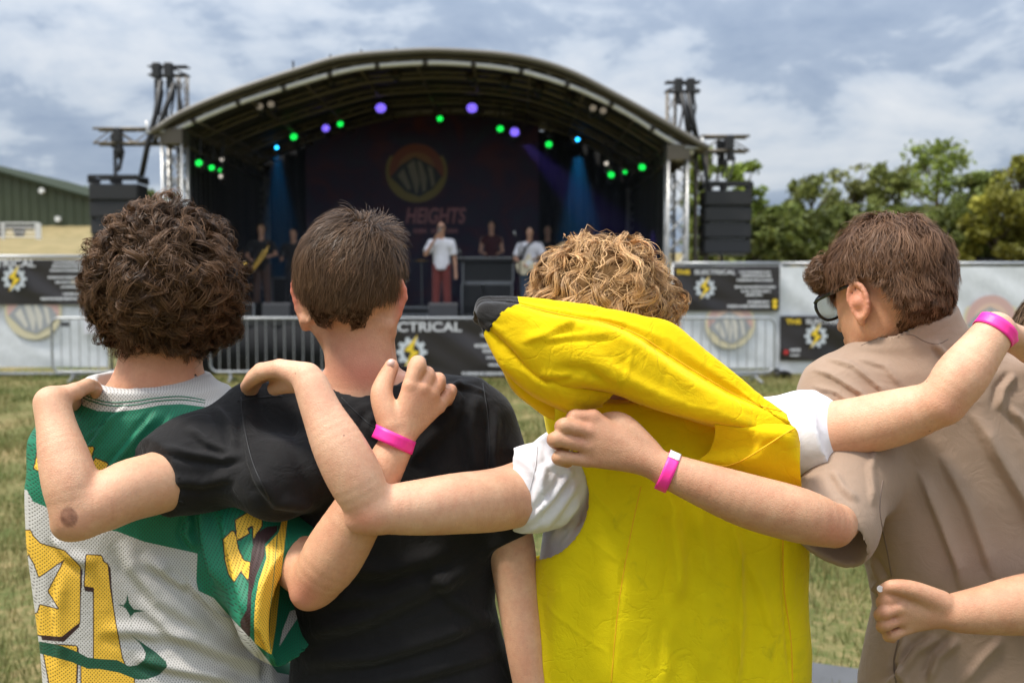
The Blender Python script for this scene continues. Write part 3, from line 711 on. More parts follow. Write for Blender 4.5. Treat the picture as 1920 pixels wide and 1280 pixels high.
# ============================================================ ground, far field, hills
def gz(x, y):
    x = np.asarray(x, float); y = np.asarray(y, float)
    r = np.clip((y - 23) / 42, 0, 1.15); r = r * r * (3 - 2 * np.minimum(r, 1))
    lf = np.clip((-x - 2) / 14, 0, 1); rt = np.clip((x - 3) / 14, 0, 1)
    return r * (4.6 * lf + 3.2 * rt + 2.6 * (1 - lf) * (1 - rt)) + 0.0 * x
def grass_mat():
    m, nt, b = newmat('field_grass'); L = nt.links
    tc = nd(nt, 'ShaderNodeTexCoord')
    n1 = nd(nt, 'ShaderNodeTexNoise', Scale=0.9, Detail=8.0, Roughness=0.7); L.new(tc.outputs['Object'], n1.inputs['Vector'])
    n2 = nd(nt, 'ShaderNodeTexNoise', Scale=14.0, Detail=6.0, Roughness=0.7); L.new(tc.outputs['Object'], n2.inputs['Vector'])
    s = nd(nt, 'ShaderNodeMath', operation='MULTIPLY_ADD'); L.new(n2.outputs[0], s.inputs[0]); s.inputs[1].default_value = 0.5
    h = nd(nt, 'ShaderNodeMath', operation='MULTIPLY'); L.new(n1.outputs[0], h.inputs[0]); h.inputs[1].default_value = 0.6; L.new(h.outputs[0], s.inputs[2])
    cr = nd(nt, 'ShaderNodeValToRGB'); e = cr.color_ramp.elements; L.new(s.outputs[0], cr.inputs[0])
    e[0].position = 0.36; e[0].color = (0.045, 0.062, 0.016, 1); e[1].position = 0.68; e[1].color = (0.26, 0.19, 0.09, 1)
    k = e.new(0.50); k.color = (0.085, 0.098, 0.030, 1); k = e.new(0.58); k.color = (0.155, 0.135, 0.055, 1)
    # the far field is dry
    sp_ = nd(nt, 'ShaderNodeSeparateXYZ'); L.new(tc.outputs['Object'], sp_.inputs[0])
    mr = nd(nt, 'ShaderNodeMapRange'); mr.inputs[1].default_value = 24; mr.inputs[2].default_value = 40; L.new(sp_.outputs[1], mr.inputs[0])
    mx = nd(nt, 'ShaderNodeMix', data_type='RGBA'); L.new(mr.outputs[0], mx.inputs[0]); L.new(cr.outputs[0], mx.inputs[6]); 
    cr2 = nd(nt, 'ShaderNodeValToRGB'); e = cr2.color_ramp.elements; L.new(n1.outputs[0], cr2.inputs[0]); e[0].position = .35; e[0].color = (0.17, 0.14, 0.065, 1); e[1].position = .65; e[1].color = (0.27, 0.21, 0.105, 1)
    L.new(cr2.outputs[0], mx.inputs[7]); L.new(mx.outputs[2], b.inputs['Base Color'])
    bp = nd(nt, 'ShaderNodeBump', Strength=0.8, Distance=0.03); L.new(n2.outputs[0], bp.inputs['Height']); L.new(bp.outputs[0], b.inputs['Normal'])
    b.inputs['Roughness'].default_value = 0.95; b.inputs['Specular IOR Level'].default_value = 0.1
    return m
def make_ground():
    xs = np.concatenate([np.linspace(-1500, -60, 14), np.linspace(-50, 50, 101), np.linspace(60, 1500, 14)]); ys = np.concatenate([np.linspace(-400, -10, 8), np.linspace(-5, 80, 120), np.linspace(90, 2500, 16)])
    X, Yy = np.meshgrid(xs, ys, indexing='ij'); Z = gz(X, Yy); v = np.stack([X.ravel(), Yy.ravel(), Z.ravel()], 1)
    v[:, 2] += 0.02 * vnoise(v * (1, 1, 0), 0.8, 2) * (v[:, 1] > 3)
    nx, ny = len(xs), len(ys); i, j = np.meshgrid(np.arange(nx - 1), np.arange(ny - 1), indexing='ij'); i = i.ravel(); j = j.ravel()
    fs = np.stack([i * ny + j, (i + 1) * ny + j, (i + 1) * ny + j + 1, i * ny + j + 1], 1)
    tag(link('ground', mesh_np('ground', v, fs), grass_mat()), kind='structure')
make_ground()
def make_grass():
    n = 230000; y = 2.2 + 15.5 * rng.random(n) ** 1.6; x = (rng.random(n) * 2 - 1) * (0.62 * y + 0.5)
    keep = ~((np.abs(x) < 0.9) & (y < 2.2)); x = x[keep]; y = y[keep]; n = len(x)
    p = np.stack([x, y, gz(x, y)], 1); dry = fbm(p, 0.7, 4, 11) * 1.4 + rng.normal(size=n) * 0.35
    dens = fbm(p, 1.9, 3, 21); kp = rng.random(n) < np.clip(0.75 + dens * 1.4, 0.12, 1); p = p[kp]; dry = dry[kp]; n = len(p); dens = dens[kp]
    h = (0.022 + 0.035 * rng.random(n)) * np.clip(1 + dens, .5, 1.8) * (1 + 0.03 * p[:, 1]); wd = 0.0013 * (1 + 0.22 * p[:, 1]) * (0.7 + rng.random(n) * 0.7)
    a = rng.random(n) * 6.283; d = np.stack([np.cos(a), np.sin(a), 0 * a], 1); b = rng.random(n) * 6.283; ln = np.stack([np.cos(b), np.sin(b), 0 * b], 1) * (h * rng.random(n) * 1.1)[:, None]
    up = np.array((0, 0, 1.0)); z = h[:, None] * up
    v = np.stack([p - d * wd[:, None], p + d * wd[:, None], p + ln * .45 + z * .6 + d * wd[:, None] * .7, p + ln * .45 + z * .6 - d * wd[:, None] * .7, p + ln + z], 1)
    v[:, :2, 2] -= 0.01
    vv = v.reshape(-1, 3); k = np.arange(n)[:, None] * 5
    q = np.concatenate([k + np.array([[0, 1, 2]]), k + np.array([[0, 2, 3]]), k + np.array([[3, 2, 4]])])
    me = mesh_np('grass', vv, q, smooth=False)
    t = np.clip(0.47 + dry * 0.55, 0, 1)[:, None]; c = np.array((0.075, 0.115, 0.022)) * (1 - t) + np.array((0.30, 0.235, 0.10)) * t; c = c * (0.7 + 0.6 * rng.random((n, 1)))
    attr_col(me, 'hc', np.repeat(c, 5, 0))
    m = hair_mat('grass_blades', rough=0.6); m.node_tree.nodes['Principled BSDF'].inputs['Specular IOR Level'].default_value = 0.2
    tag(link('grass', me, m), kind='stuff')
make_grass()
def grass_mat2(): pass

# ---------------------------------------------------------------- trees
M_bark = mat('bark', (0.09, 0.065, 0.045), rough=0.9, noise=0.3, nscale=12, bump=0.6, bscale=30)
def leaf_mat(name, c):
    m, nt, b = newmat(name); L = nt.links
    a = nd(nt, 'ShaderNodeAttribute', attribute_name='hc'); L.new(a.outputs['Color'], b.inputs['Base Color']); b.inputs['Roughness'].default_value = 0.6; b.inputs['Specular IOR Level'].default_value = 0.25
    tr = nd(nt, 'ShaderNodeBsdfTranslucent'); L.new(a.outputs['Color'], tr.inputs['Color'])
    ms = nd(nt, 'ShaderNodeMixShader'); ms.inputs[0].default_value = 0.3; L.new(b.outputs[0], ms.inputs[1]); L.new(tr.outputs[0], ms.inputs[2]); L.new(ms.outputs[0], nt.nodes['Material Output'].inputs[0])
    return m
M_leaf = leaf_mat('leaves', None)
def tree(px_, ytop, Y, wpx, label, col, seed, group, airy=0.0, leaf=0.17, n=4200, cat='tree', name='tree', low=0.12):
    g = np.random.default_rng(seed); x = (px_ - 960) / F * Y; z0 = float(gz(x, Y)); zt = P(px_, ytop, Y)[2]; H = zt - z0; Wd = wpx / F * Y / 2
    root = empty(name, (x, Y, z0), 0, label, cat, group)
    tr = MB(); tr.tube([(0, 0, -0.2), (0.05 * H * 0.3, 0, H * 0.3), (g.normal() * 0.1, 0, H * 0.62), (g.normal() * .2, 0, H * 0.85)], [0.035 * H, 0.026 * H, 0.014 * H, 0.004 * H], 8)
    nb = 11; cl = []
    for k in range(nb):
        a = k * 2.4 + g.random(); zz = H * (0.25 + 0.6 * k / nb); r = Wd * (0.55 + 0.4 * g.random()) * math.sin(math.pi * min(0.95, 0.25 + 0.62 * k / nb))
        e = (r * math.cos(a), r * math.sin(a) * 0.8, zz + H * 0.14); tr.tube([(0, 0, zz * 0.85), (e[0] * .5, e[1] * .5, zz + H * .03), e], [0.012 * H, 0.007 * H, 0.002 * H], 5); cl.append(e)
    o = tr.build('trunk', M_bark, root, True)
    ncl = 26; cs = []
    for k in range(ncl):
        t = g.random(); a = g.random() * 6.283; zz = H * (low + (0.93 - low) * t ** 0.8); prof = math.sin(math.pi * (0.18 + 0.74 * (zz / H))) ** 0.7; r = Wd * prof * math.sqrt(g.random()) * 0.85
        cs.append((r * math.cos(a), r * math.sin(a), zz, Wd * g.uniform(0.2, 0.42)))
    cs += [(e[0], e[1], e[2], Wd * 0.28) for e in cl]; cs.append((0, 0, H * 0.93, Wd * 0.22)); cs = np.array(cs)
    ci = g.integers(0, len(cs), n); u = g.normal(size=(n, 3)); u /= np.linalg.norm(u, axis=1, keepdims=True); rad = cs[ci, 3] * (0.35 + 0.75 * g.random(n) ** (0.5 + airy)) 
    p = cs[ci, :3] + u * rad[:, None] * (1, 1, 0.75); p[:, 2] = np.minimum(p[:, 2], H * (1 - 0.02 * g.random(n)))
    if airy: kp = vnoise(p, 1.1, seed) > -0.35 + airy * 0.3; p = p[kp]; ci = ci[kp]; n = len(p)
    d1 = g.normal(size=(n, 3)); d1 /= np.linalg.norm(d1, axis=1, keepdims=True); d2 = np.cross(d1, g.normal(size=(n, 3))); d2 /= np.linalg.norm(d2, axis=1, keepdims=True)
    s = (leaf * g.uniform(0.6, 1.4, n))[:, None]; v = np.stack([p - d1 * s, p - d2 * s * .5, p + d1 * s, p + d2 * s * .5], 1).reshape(-1, 3)
    me = mesh_np('crown', v, np.arange(n * 4).reshape(-1, 4), smooth=False)
    cv = np.array(col) * np.array((2.45, 2.25, 1.6)) * (0.65 + 0.7 * g.random((n, 1))) * (1 + 0.25 * g.normal(size=(len(cs), 1))[ci]).clip(0.5, 1.6) * np.array([1, 1, 1]) + np.array((0.03, 0.018, 0)) * (g.random((n, 1)) < 0.15)
    attr_col(me, 'hc', np.repeat(np.clip(cv, 0.005, 1), 4, 0)); link('crown', me, M_leaf, root)
    return root
TG = 'trees along the right of the field'
for i, (px_, yt, Y, wd, lab, col, air) in enumerate([
    (1322, 268, 44, 90, 'thin airy tree right behind the right loudspeaker stack', (0.085, 0.115, 0.030), 0.6),
    (1395, 300, 46, 110, 'airy light green tree just right of the loudspeaker stack', (0.085, 0.120, 0.028), 0.5),
    (1455, 385, 48, 110, 'low bushy tree in the dip of the tree line', (0.050, 0.070, 0.020), 0.0),
    (1520, 328, 52, 130, 'rounded dull green tree left of the boy in glasses', (0.052, 0.066, 0.024), 0.2),
    (1600, 308, 54, 130, 'grey green tree above the head of the boy in glasses', (0.070, 0.080, 0.036), 0.45),
    (1672, 300, 52, 120, 'olive tree between the grey green one and the tallest one', (0.058, 0.072, 0.026), 0.4),
    (1752, 262, 56, 165, 'tallest tree of the line, with gaps in its crown', (0.072, 0.100, 0.026), 0.6),
    (1840, 318, 50, 120, 'dark tree between the tallest tree and the yellow green one', (0.046, 0.062, 0.020), 0.3),
    (1905, 285, 46, 140, 'yellow green tree at the right edge of the photo', (0.082, 0.088, 0.018), 0.1),
    (1990, 290, 48, 160, 'dense tree beyond the right edge tree', (0.060, 0.075, 0.020), 0.0)]):
    tree(px_, yt, Y, wd, lab, col, 50 + i, TG, air, n=5200 if not air else 4300, leaf=0.15)
for i, (px_, yt, Y, wd, lab) in enumerate([
    (1340, 400, 42, 130, 'dark hawthorn bush behind the right loudspeaker stack'), (1420, 405, 40, 130, 'dark bush under the airy light green tree'), (1500, 395, 42, 150, 'broad dark bush left of the boy in glasses'), (1590, 385, 44, 150, 'dark bush right behind the fringe of the boy in glasses'),
    (1690, 390, 44, 150, 'dark bush behind the head of the boy in glasses'), (1790, 380, 42, 150, 'olive bush right of the head of the boy in glasses'), (1870, 360, 40, 140, 'yellowish bush above the parked cars'), (1950, 370, 40, 140, 'bush above the cars at the right edge')]):
    tree(px_, yt, Y, wd, lab, (0.040, 0.052, 0.016) if i not in (6, 7) else (0.075, 0.078, 0.016), 80 + i, 'bushes under the tree line', 0.0, n=4200, name='bush', cat='bush', low=0.02, leaf=0.14)
for i, (px_, yt, wd, lab) in enumerate([(95, 338, 60, 'distant dark tree over the barn roof, nearest the barn ridge'), (150, 350, 50, 'distant tree just left of the left loudspeaker stack'), (282, 356, 44, 'distant tree between the loudspeakers and the stage column'), (205, 352, 60, 'distant tree behind the left loudspeaker stack'), (325, 366, 50, 'distant tree seen through the left stage column')]):
    tree(px_, yt, 110, wd, lab, (0.055, 0.080, 0.035), 120 + i, 'distant trees behind the barn', 0.1, leaf=0.42, n=1500)

# ---------------------------------------------------------------- barn and farm yard
M_barn = mat('barn_green_cladding', (0.052, 0.066, 0.034), rough=0.55, noise=0.12, nscale=0.6)
M_roof = mat('barn_roof_sheet', (0.03, 0.038, 0.022), rough=0.9, spec=0.1, noise=0.15, nscale=0.5)
M_galv = mat('galvanised_steel', (0.33, 0.335, 0.34), rough=0.42, metal=0.55, noise=0.12, nscale=8)
M_alu = mat('aluminium_truss', (0.42, 0.41, 0.39), rough=0.38, metal=0.6, noise=0.12, nscale=5)
M_blk = mat('black_metal', (0.018, 0.017, 0.017), rough=0.55); M_lampglass = mat('lamp_glass', (0.75, 0.75, 0.72), rough=0.2)
def barn():
    root = empty('barn', (P(60, 445, 70)[0], 70, float(gz(-33, 70))), 0, 'dark green metal clad barn with a sloping roof line behind the left fence', 'barn')
    x0, x1 = P(-420, 440, 70)[0], P(176, 440, 70)[0]; zb = float(gz(-33, 70)) - .3; xr = P(-190, 300, 70)[0]; zr = P(-190, 272, 70)[2]; ze = P(176, 374, 70)[2]; D = 26
    mb = MB().prism([(x0, zb), (x1, zb), (x1, ze), (xr, zr), (x0, ze)], (0, 70, 0), (1, 0, 0), (0, 0, 1), (0, D, 0)); mb.build('wall', M_barn, root, world=True)
    k = x0 + .4; rb = MB()
    while k < x1:
        zt = ze + (zr - ze) * ((k - x0) / (xr - x0) if k < xr else (x1 - k) / (x1 - xr)); rb.box((k, 69.97, (zb + zt) / 2), (0.09, 0.06, zt - zb - .1)); k += 0.62
    rb.build('cladding_rib', M_barn, root, world=True)
    for a, b in (((x0 - .4, ze - .15), (xr, zr)), ((xr, zr), (x1 + .4, ze - .15))):
        MB().prism([(a[0], a[1] + .02), (b[0], b[1] + .02), (b[0], b[1] + .22), (a[0], a[1] + .22)], (0, 69.6, 0), (1, 0, 0), (0, 0, 1), (0, D + .8, 0)).build('roof', M_roof, root, world=True)
    for a, b in ((80, 358), (110, 411)):
        c = P(a, b, 69.8); MB().tube([c, c + np.array((0, -.25, 0))], 0.19, 12).build('floodlight', M_lampglass, root, world=True)
barn()
def hurdle():
    root = empty('gate', tuple(P(35, 448, 58)), 0, 'white metal farm gate in the field in front of the green barn', 'gate'); root.location.z = float(gz(-28, 58))
    Mw = mat('white_painted_steel', (0.6, 0.6, 0.58), rough=0.5); a = P(0 - 60, 446, 58); b = P(72, 446, 58); zt = P(72, 418, 58)[2]; zb = zt - 1.15
    for t in (0, .5, 1): x = a[0] + (b[0] - a[0]) * t; MB().box((x, 58, (zt + zb) / 2), (.12 if t < 1 else .3, .12, zt - zb)).build('post', Mw, root, world=True)
    for k in range(5): MB().tube([(a[0], 58, zb + .1 + k * .26), (b[0], 58, zb + .1 + k * .26)], .035, 6).build('rail', Mw, root, world=True)
    r = empty('trailer', tuple(P(32, 444, 62)), 0, 'low dark flatbed trailer parked behind the farm gate', 'trailer'); c = P(33, 438, 62); c[2] = max(c[2], float(gz(c[0], 62)) + .55)
    MB().box((c[0], 62, c[2] + .1), (2.0, 1.6, .22)).build('bed', M_blk, r, world=True)
    for s in (-1, 1): MB().tube([(c[0] + s * .6, 61.1, c[2] - .2), (c[0] + s * .6, 60.9, c[2] - .2)], .34, 14).build('wheel', M_blk, r, world=True)
hurdle()
def car(px_, Y, label):
    x = (px_ - 960) / F * Y; z = float(gz(x, Y)); root = empty('parked_car', (x, Y, z), R(8), label, 'car', 'dark cars parked beyond the white fence')
    Mp = mat('black_car_paint', (0.012, 0.012, 0.014), rough=0.18, spec=0.7); Mgl = mat('car_window', (0.03, 0.035, 0.04), rough=0.08, spec=0.8); Mt = mat('tyre', (0.015, 0.015, 0.015), rough=0.8); Mr = mat('wheel_rim', (0.4, 0.4, 0.42), rough=0.3, metal=.8); Mtl = mat('tail_light', (0.35, 0.01, 0.01), rough=0.2)
    # side profile (y forward, z up) swept across with rounded shoulders
    low = [(-2.1, .30), (-2.15, .62), (-2.05, .95), (-1.2, 1.0), (0.9, .98), (2.0, .82), (2.15, .6), (2.12, .32)]; W_ = .88
    MB().prism(low, (-W_, 0, 0), (0, 1, 0), (0, 0, 1), (2 * W_, 0, 0)).build('body', Mp, root, bevel=.07)
    v = []; f = []
    st = [(-2.0, .96, .84), (-1.55, 1.38, .68), (-.6, 1.50, .62), (.2, 1.46, .63), (1.1, .97, .82)]
    for (yy, zz, hw) in st: v += [(-.86, yy, .95), (-hw, yy, zz - .03), (-hw * .6, yy, zz), (hw * .6, yy, zz), (hw, yy, zz - .03), (.86, yy, .95)]
    for i in range(len(st) - 1):
        for j in range(5): f.append((i * 6 + j, i * 6 + j + 1, i * 6 + 6 + j + 1, i * 6 + 6 + j))
    f += [(0, 1, 2, 3, 4, 5), (24, 25, 26, 27, 28, 29)]
    MB().add(v, f).build('cabin', Mp, root, smooth=False)
    MB().add([(-.62, -1.93, 1.02), (.62, -1.93, 1.02), (.52, -1.58, 1.35), (-.52, -1.58, 1.35)], [(0, 1, 2, 3)]).build('rear_window', Mgl, root)
    for s in (-1, 1):
        MB().add([(s * .865, -1.2, 1.0), (s * .865, .7, 1.0), (s * .665, .1, 1.40), (s * .665, -.9, 1.42)], [(0, 1, 2, 3)]).build('side_window', Mgl, root)
        MB().box((s * .68, -2.13, .78), (.3, .06, .16)).build('tail_light', Mtl, root)
        for yy in (-1.3, 1.35):
            w_ = MB().tube([(s * .70, yy, .32), (s * .90, yy, .32)], .32, 16).build('wheel', Mt, root); rm = MB().tube([(s * .89, yy, .32), (s * .912, yy, .32)], .19, 12).build('rim', Mr); rm.parent = w_
for a, b in ((1832, 'black car parked nearest the head of the boy in glasses'), (1918, 'black car parked at the right edge beyond the white fence')):
    car(a, 41, b)
# ============================================================ the arched stage
SY = 18.0
M_bright = mat('highlit_aluminium', (0.72, 0.70, 0.68), rough=0.35, metal=0.35, noise=0.12, nscale=6)  # paler copy of the truss metal; front chord highlights put into its colour
M_pvc = mat('roof_pvc', (0.12, 0.105, 0.08), rough=0.5, noise=0.12, nscale=1.5); M_drape = cloth_mat('black_drape', (0.010, 0.010, 0.011), wr=0.8, weave=60, big=0.08)
M_deck = mat('stage_deck', (0.02, 0.02, 0.02), rough=0.6, noise=.2, nscale=3); M_alud = mat('dimmed_truss', (0.13, 0.108, 0.08), rough=0.45, metal=0.5, noise=0.15, nscale=3)  # brown-dark truss metal; the dimness under the roof is put into its colour
arc_px = [(286, 247), (340, 212), (440, 170), (560, 130), (640, 107), (740, 97), (830, 94), (960, 104), (1060, 130), (1160, 180), (1240, 225), (1328, 277)]
ch_px = [(300, 258), (345, 236), (440, 196), (560, 157), (660, 130), (740, 121), (830, 118), (930, 126), (1010, 142), (1100, 174), (1180, 215), (1235, 250), (1300, 288)]
def arc_world(pts, Y, n=60):
    d = np.array([P(a, b, Y) for a, b in dense(pts, 12)]); s = np.r_[0, np.cumsum(np.linalg.norm(np.diff(d, axis=0), axis=1))]; t = np.linspace(0, s[-1], n)
    return np.stack([np.interp(t, s, d[:, 0]), np.full(n, Y), np.interp(t, s, d[:, 2])], 1)
def truss_col(mb, x, y, z0, z1, w_=0.33, r=0.028, step=0.36, rb=0.013):
    c = [(x + a * w_ / 2, y + b * w_ / 2) for a in (-1, 1) for b in (-1, 1)]
    for a, b in c: mb.tube([(a, b, z0), (a, b, z1)], r, 7)
    n = int((z1 - z0) / step)
    for i in range(n):
        za, zb = z0 + i * step, z0 + (i + 1) * step; fl = i % 2
        for (p, q) in ((0, 2), (1, 3), (0, 1), (2, 3)):
            if fl: p, q = q, p
            mb.tube([(*c[p], za), (*c[q], zb)], rb, 5, cap=False)
        if True:
            for (p, q) in ((0, 2), (2, 0)): mb.tube([(*c[p], za), (*c[q], zb)], rb, 5, cap=False)
def truss_beam(mb, a, b, w_=0.3, r=0.024, step=0.34, rb=0.011, up=(0, 0, 1)):
    a = Vector(a); b = Vector(b); t = (b - a).normalized(); u = Vector(up); s = t.cross(u).normalized(); u = s.cross(t)
    c = [(s * i + u * j) * w_ / 2 for i in (-1, 1) for j in (-1, 1)]
    for k in c: mb.tube([a + k, b + k], r, 6)
    n = max(1, int((b - a).length / step))
    for i in range(n):
        p = a + (b - a) * (i / n); q = a + (b - a) * ((i + 1) / n); fl = i % 2
        for (m_, n_) in ((0, 1), (2, 3), (0, 2), (1, 3)):
            if fl: m_, n_ = n_, m_
            mb.tube([p + c[m_], q + c[n_]], rb, 5, cap=False)
def stage():
    root = empty('stage', (P(800, 600, SY)[0], SY, 0), 0, 'open-air stage with an arched canopy roof on truss columns and black drapes inside', 'stage')
    B = lambda mb, n, m, sm=True: mb.build(n, m, root, sm, world=True)
    Yf, Yb = 17.75, 24.6
    A = arc_world(arc_px, Yf); C_ = arc_world(ch_px, Yf + .12)
    # canopy skin
    n = len(A); v = []; f = []
    ys = [Yf, Yf + .25, 19.5, 21, 22.5, Yb]
    for yy in ys:
        for p in A: v.append((p[0], yy, p[2]))
    for j in range(len(ys) - 1):
        for i in range(n - 1): f.append((j * n + i, j * n + i + 1, (j + 1) * n + i + 1, (j + 1) * n + i))
    o = B(MB().add(v, f), 'roof_canopy', mat('roof_sheet', (0.05, 0.046, 0.040), rough=.7)); s = o.modifiers.new('s', 'SOLIDIFY'); s.thickness = 0.07; s.offset = 0
    B(MB().tube([tuple(p - np.array((0, 0.02, 0.02))) for p in A], .060, 8), 'roof_edge_tube', M_pvc)
    # arch trusses: front bright, the others further in
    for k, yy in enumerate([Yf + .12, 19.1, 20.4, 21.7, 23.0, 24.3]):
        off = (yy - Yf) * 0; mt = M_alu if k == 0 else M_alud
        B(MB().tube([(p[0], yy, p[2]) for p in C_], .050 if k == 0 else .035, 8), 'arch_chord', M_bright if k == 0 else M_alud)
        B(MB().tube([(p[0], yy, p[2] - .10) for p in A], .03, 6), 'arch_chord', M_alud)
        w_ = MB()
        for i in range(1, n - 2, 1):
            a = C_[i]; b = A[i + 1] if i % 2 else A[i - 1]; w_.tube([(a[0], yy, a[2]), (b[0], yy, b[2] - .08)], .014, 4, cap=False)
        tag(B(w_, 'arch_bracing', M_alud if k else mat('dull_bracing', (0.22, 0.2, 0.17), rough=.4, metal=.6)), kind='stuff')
        if k == 0:
            mc_ = mat('coupler_steel', (0.10, 0.09, 0.08), rough=.4, metal=.7)
            for i in range(4, n - 4, 5): B(MB().tube([tuple(C_[i] - np.array((.045, 0, 0))), tuple(C_[i] + np.array((.045, 0, 0)))], .060, 8), 'truss_coupler', mc_)
    pl = MB()
    for i in range(4, n - 3, 6): pl.tube([(C_[i][0], Yf + .2, C_[i][2] + .02), (C_[i][0], Yb, C_[i][2] + .02)], .03, 6)
    tag(B(pl, 'roof_purlin', M_alud), kind='stuff')
    # columns
    zl, zr = P(330, 262, SY)[2], P(1268, 292, SY)[2]
    for xpx, zt in ((330, zl), (1268, zr)):
        x = P(xpx, 400, SY)[0]
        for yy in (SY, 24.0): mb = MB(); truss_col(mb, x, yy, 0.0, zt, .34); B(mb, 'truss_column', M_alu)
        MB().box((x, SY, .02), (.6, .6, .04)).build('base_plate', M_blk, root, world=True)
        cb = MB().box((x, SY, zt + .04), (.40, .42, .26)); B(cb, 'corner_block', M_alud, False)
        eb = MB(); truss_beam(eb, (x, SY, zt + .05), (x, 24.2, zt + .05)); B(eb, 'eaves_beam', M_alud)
        s = -1 if xpx < 800 else 1
        B(MB().tube([(x + s * .1, SY - .2, zt + .12), (x + s * .42, SY - .2, zt + .1), (x + s * .42, SY - .2, zt + .30)], .03, 6), 'eaves_bracket', M_alu)
    xl, xr = P(350, 400, SY)[0], P(1248, 400, SY)[0]
    # deck, front skirt
    MB().box(((xl + xr) / 2, (17.85 + 24.5) / 2, .93), (xr - xl + .9, 24.5 - 17.85, .10)).build('deck', M_deck, root, world=True)
    def drape_wall(name, a, b, z0, z1, amp=.05, wl=.28, seed=0):
        g = np.random.default_rng(seed); L = math.dist(a, b); n_ = int(L / wl * 6); v = []; f = []
        dx, dy = (b[0] - a[0]) / L, (b[1] - a[1]) / L
        for i in range(n_ + 1):
            t = i / n_; w_ = amp * math.sin(t * L / wl * 6.283 + 1.5 * math.sin(t * 9 + seed)); v += [(a[0] + dx * L * t - dy * w_, a[1] + dy * L * t + dx * w_, z0), (a[0] + dx * L * t - dy * w_ * .6, a[1] + dy * L * t + dx * w_ * .6, z1)]
        for i in range(n_): f.append((2 * i, 2 * i + 2, 2 * i + 3, 2 * i + 1))
        o = MB().add(v, f).build(name, M_drape, root, True, world=True); o.modifiers.new('s', 'SOLIDIFY').thickness = .01
    drape_wall('front_skirt', (xl - .4, 17.86), (xr + .4, 17.86), 0.02, .88, .02, .5)
    zt = P(800, 200, SY)[2]
    drape_wall('back_drape', (xl - .2, 24.2), (xr + .2, 24.2), .98, 5.3, seed=1); drape_wall('side_drape', (xl - .15, 24.2), (xl - .1, 18.35), .98, 4.35, seed=2); drape_wall('side_drape', (xr + .15, 24.2), (xr + .1, 18.35), .98, 4.25, seed=3)
    B(MB().tube([(xl, 24.0, 1.75), (xr, 24.0, 1.75)], .024, 6), 'back_rail', M_alud)
    B(MB().tube([(xl, 24.0, 1.45), (xr, 24.0, 1.45)], .024, 6), 'back_rail', M_alud)
    for t in (.15, .42, .63, .78): x = xl + (xr - xl) * t; B(MB().tube([(x, 23.95, .98), (x, 23.95, 1.75)], .03, 6), 'rail_post', M_alud)
    return root
stage()
# ---------------------------------------------------------------- flat print helpers
def text_mesh(s, size, m, parent, loc, name='lettering', bold=0.0, shear=0.0, sx=1.0, align='LEFT'):
    c = bpy.data.curves.new(name, 'FONT'); c.body = s; c.size = size; c.extrude = 0.002; c.offset = bold; c.align_x = align; c.shear = shear
    t = bpy.data.objects.new(name, c); COL.objects.link(t); dg = bpy.context.evaluated_depsgraph_get(); me = bpy.data.meshes.new_from_object(t.evaluated_get(dg)); bpy.data.objects.remove(t)
    me.transform(Matrix.Rotation(R(90), 4, 'X') @ Matrix.Scale(sx, 4, (1, 0, 0))); me.transform(Matrix.Translation(Vector(loc)))
    me.materials.clear(); return link(name, me, m, parent, True)
def disc(mb, c, r, n=28, a0=0, a1=360, y=0.0, hgt=.002, ys=1):
    poly = [(r * math.cos(R(a0 + (a1 - a0) * i / n)), r * ys * math.sin(R(a0 + (a1 - a0) * i / n))) for i in range(n + (0 if a1 - a0 == 360 else 1))]
    return mb.prism(poly, (c[0], c[1] - y, c[2]), (1, 0, 0), (0, 0, 1), (0, -hgt, 0))
def mountain_logo(parent, c, r, y0, dim=1.0, clip=None):
    """printed emblem: sun disc with striped mountain and yellow rim; y0 = plane in front of which it lies"""
    cols = dict(o=(0.62 * dim, 0.17 * dim, 0.08 * dim), o2=(0.78 * dim, 0.36 * dim, 0.14 * dim), yl=(0.70 * dim, 0.55 * dim, 0.16 * dim), dk=(0.07 * dim, 0.085 * dim, 0.10 * dim), lt=(0.62 * dim, 0.55 * dim, 0.40 * dim))
    if dim > .9: cols = {k: tuple(.50 * c_ + .50 * .60 for c_ in v) for k, v in cols.items()}      # sun-faded print on the scrims
    M_ = {k: mat('print_' + k, v, rough=.7) for k, v in cols.items()}
    def place(pts, m, lift, nm): MB().prism([(a * r, b * r) for a, b in pts], (c[0], y0 - lift, c[2]), (1, 0, 0), (0, 0, 1), (0, -.001, 0)).build(nm, m, parent, world=True)
    cl = (lambda a, b: (a, min(b, clip))) if clip is not None else (lambda a, b: (a, b))
    arc = lambda rr, a0, a1, n=24: [cl(rr * math.cos(R(a0 + (a1 - a0) * i / n)), rr * math.sin(R(a0 + (a1 - a0) * i / n))) for i in range(n + 1)]
    place(arc(1.0, 150, 390), M_['yl'], .003, 'emblem_rim'); place(arc(.9, -12, 192), M_['o'], .005, 'emblem_sun')
    place(arc(.62, 0, 180), M_['o2'], .007, 'emblem_sun')
    place([cl(-.86, -.18), cl(-.5, .22), cl(-.05, .48), cl(.3, .30), cl(.62, .12), (.84, -.16), (.55, -.55), (.1, -.82), (-.35, -.66)], M_['dk'], .009, 'emblem_mountain')
    for s_ in ([(-.62, -.12), (-.42, .10), (-.18, -.52), (-.26, -.62)], [(-.30, .20), (-.08, .38), (.10, -.30), (.02, -.72), (-.02, -.70)], [(.02, .36), (.16, .30), (.34, -.20), (.30, -.62), (.20, -.66)], [(.36, .18), (.52, .10), (.60, -.40), (.50, -.52)]): place([cl(*q) for q in s_], M_['lt'], .011, 'emblem_snow')
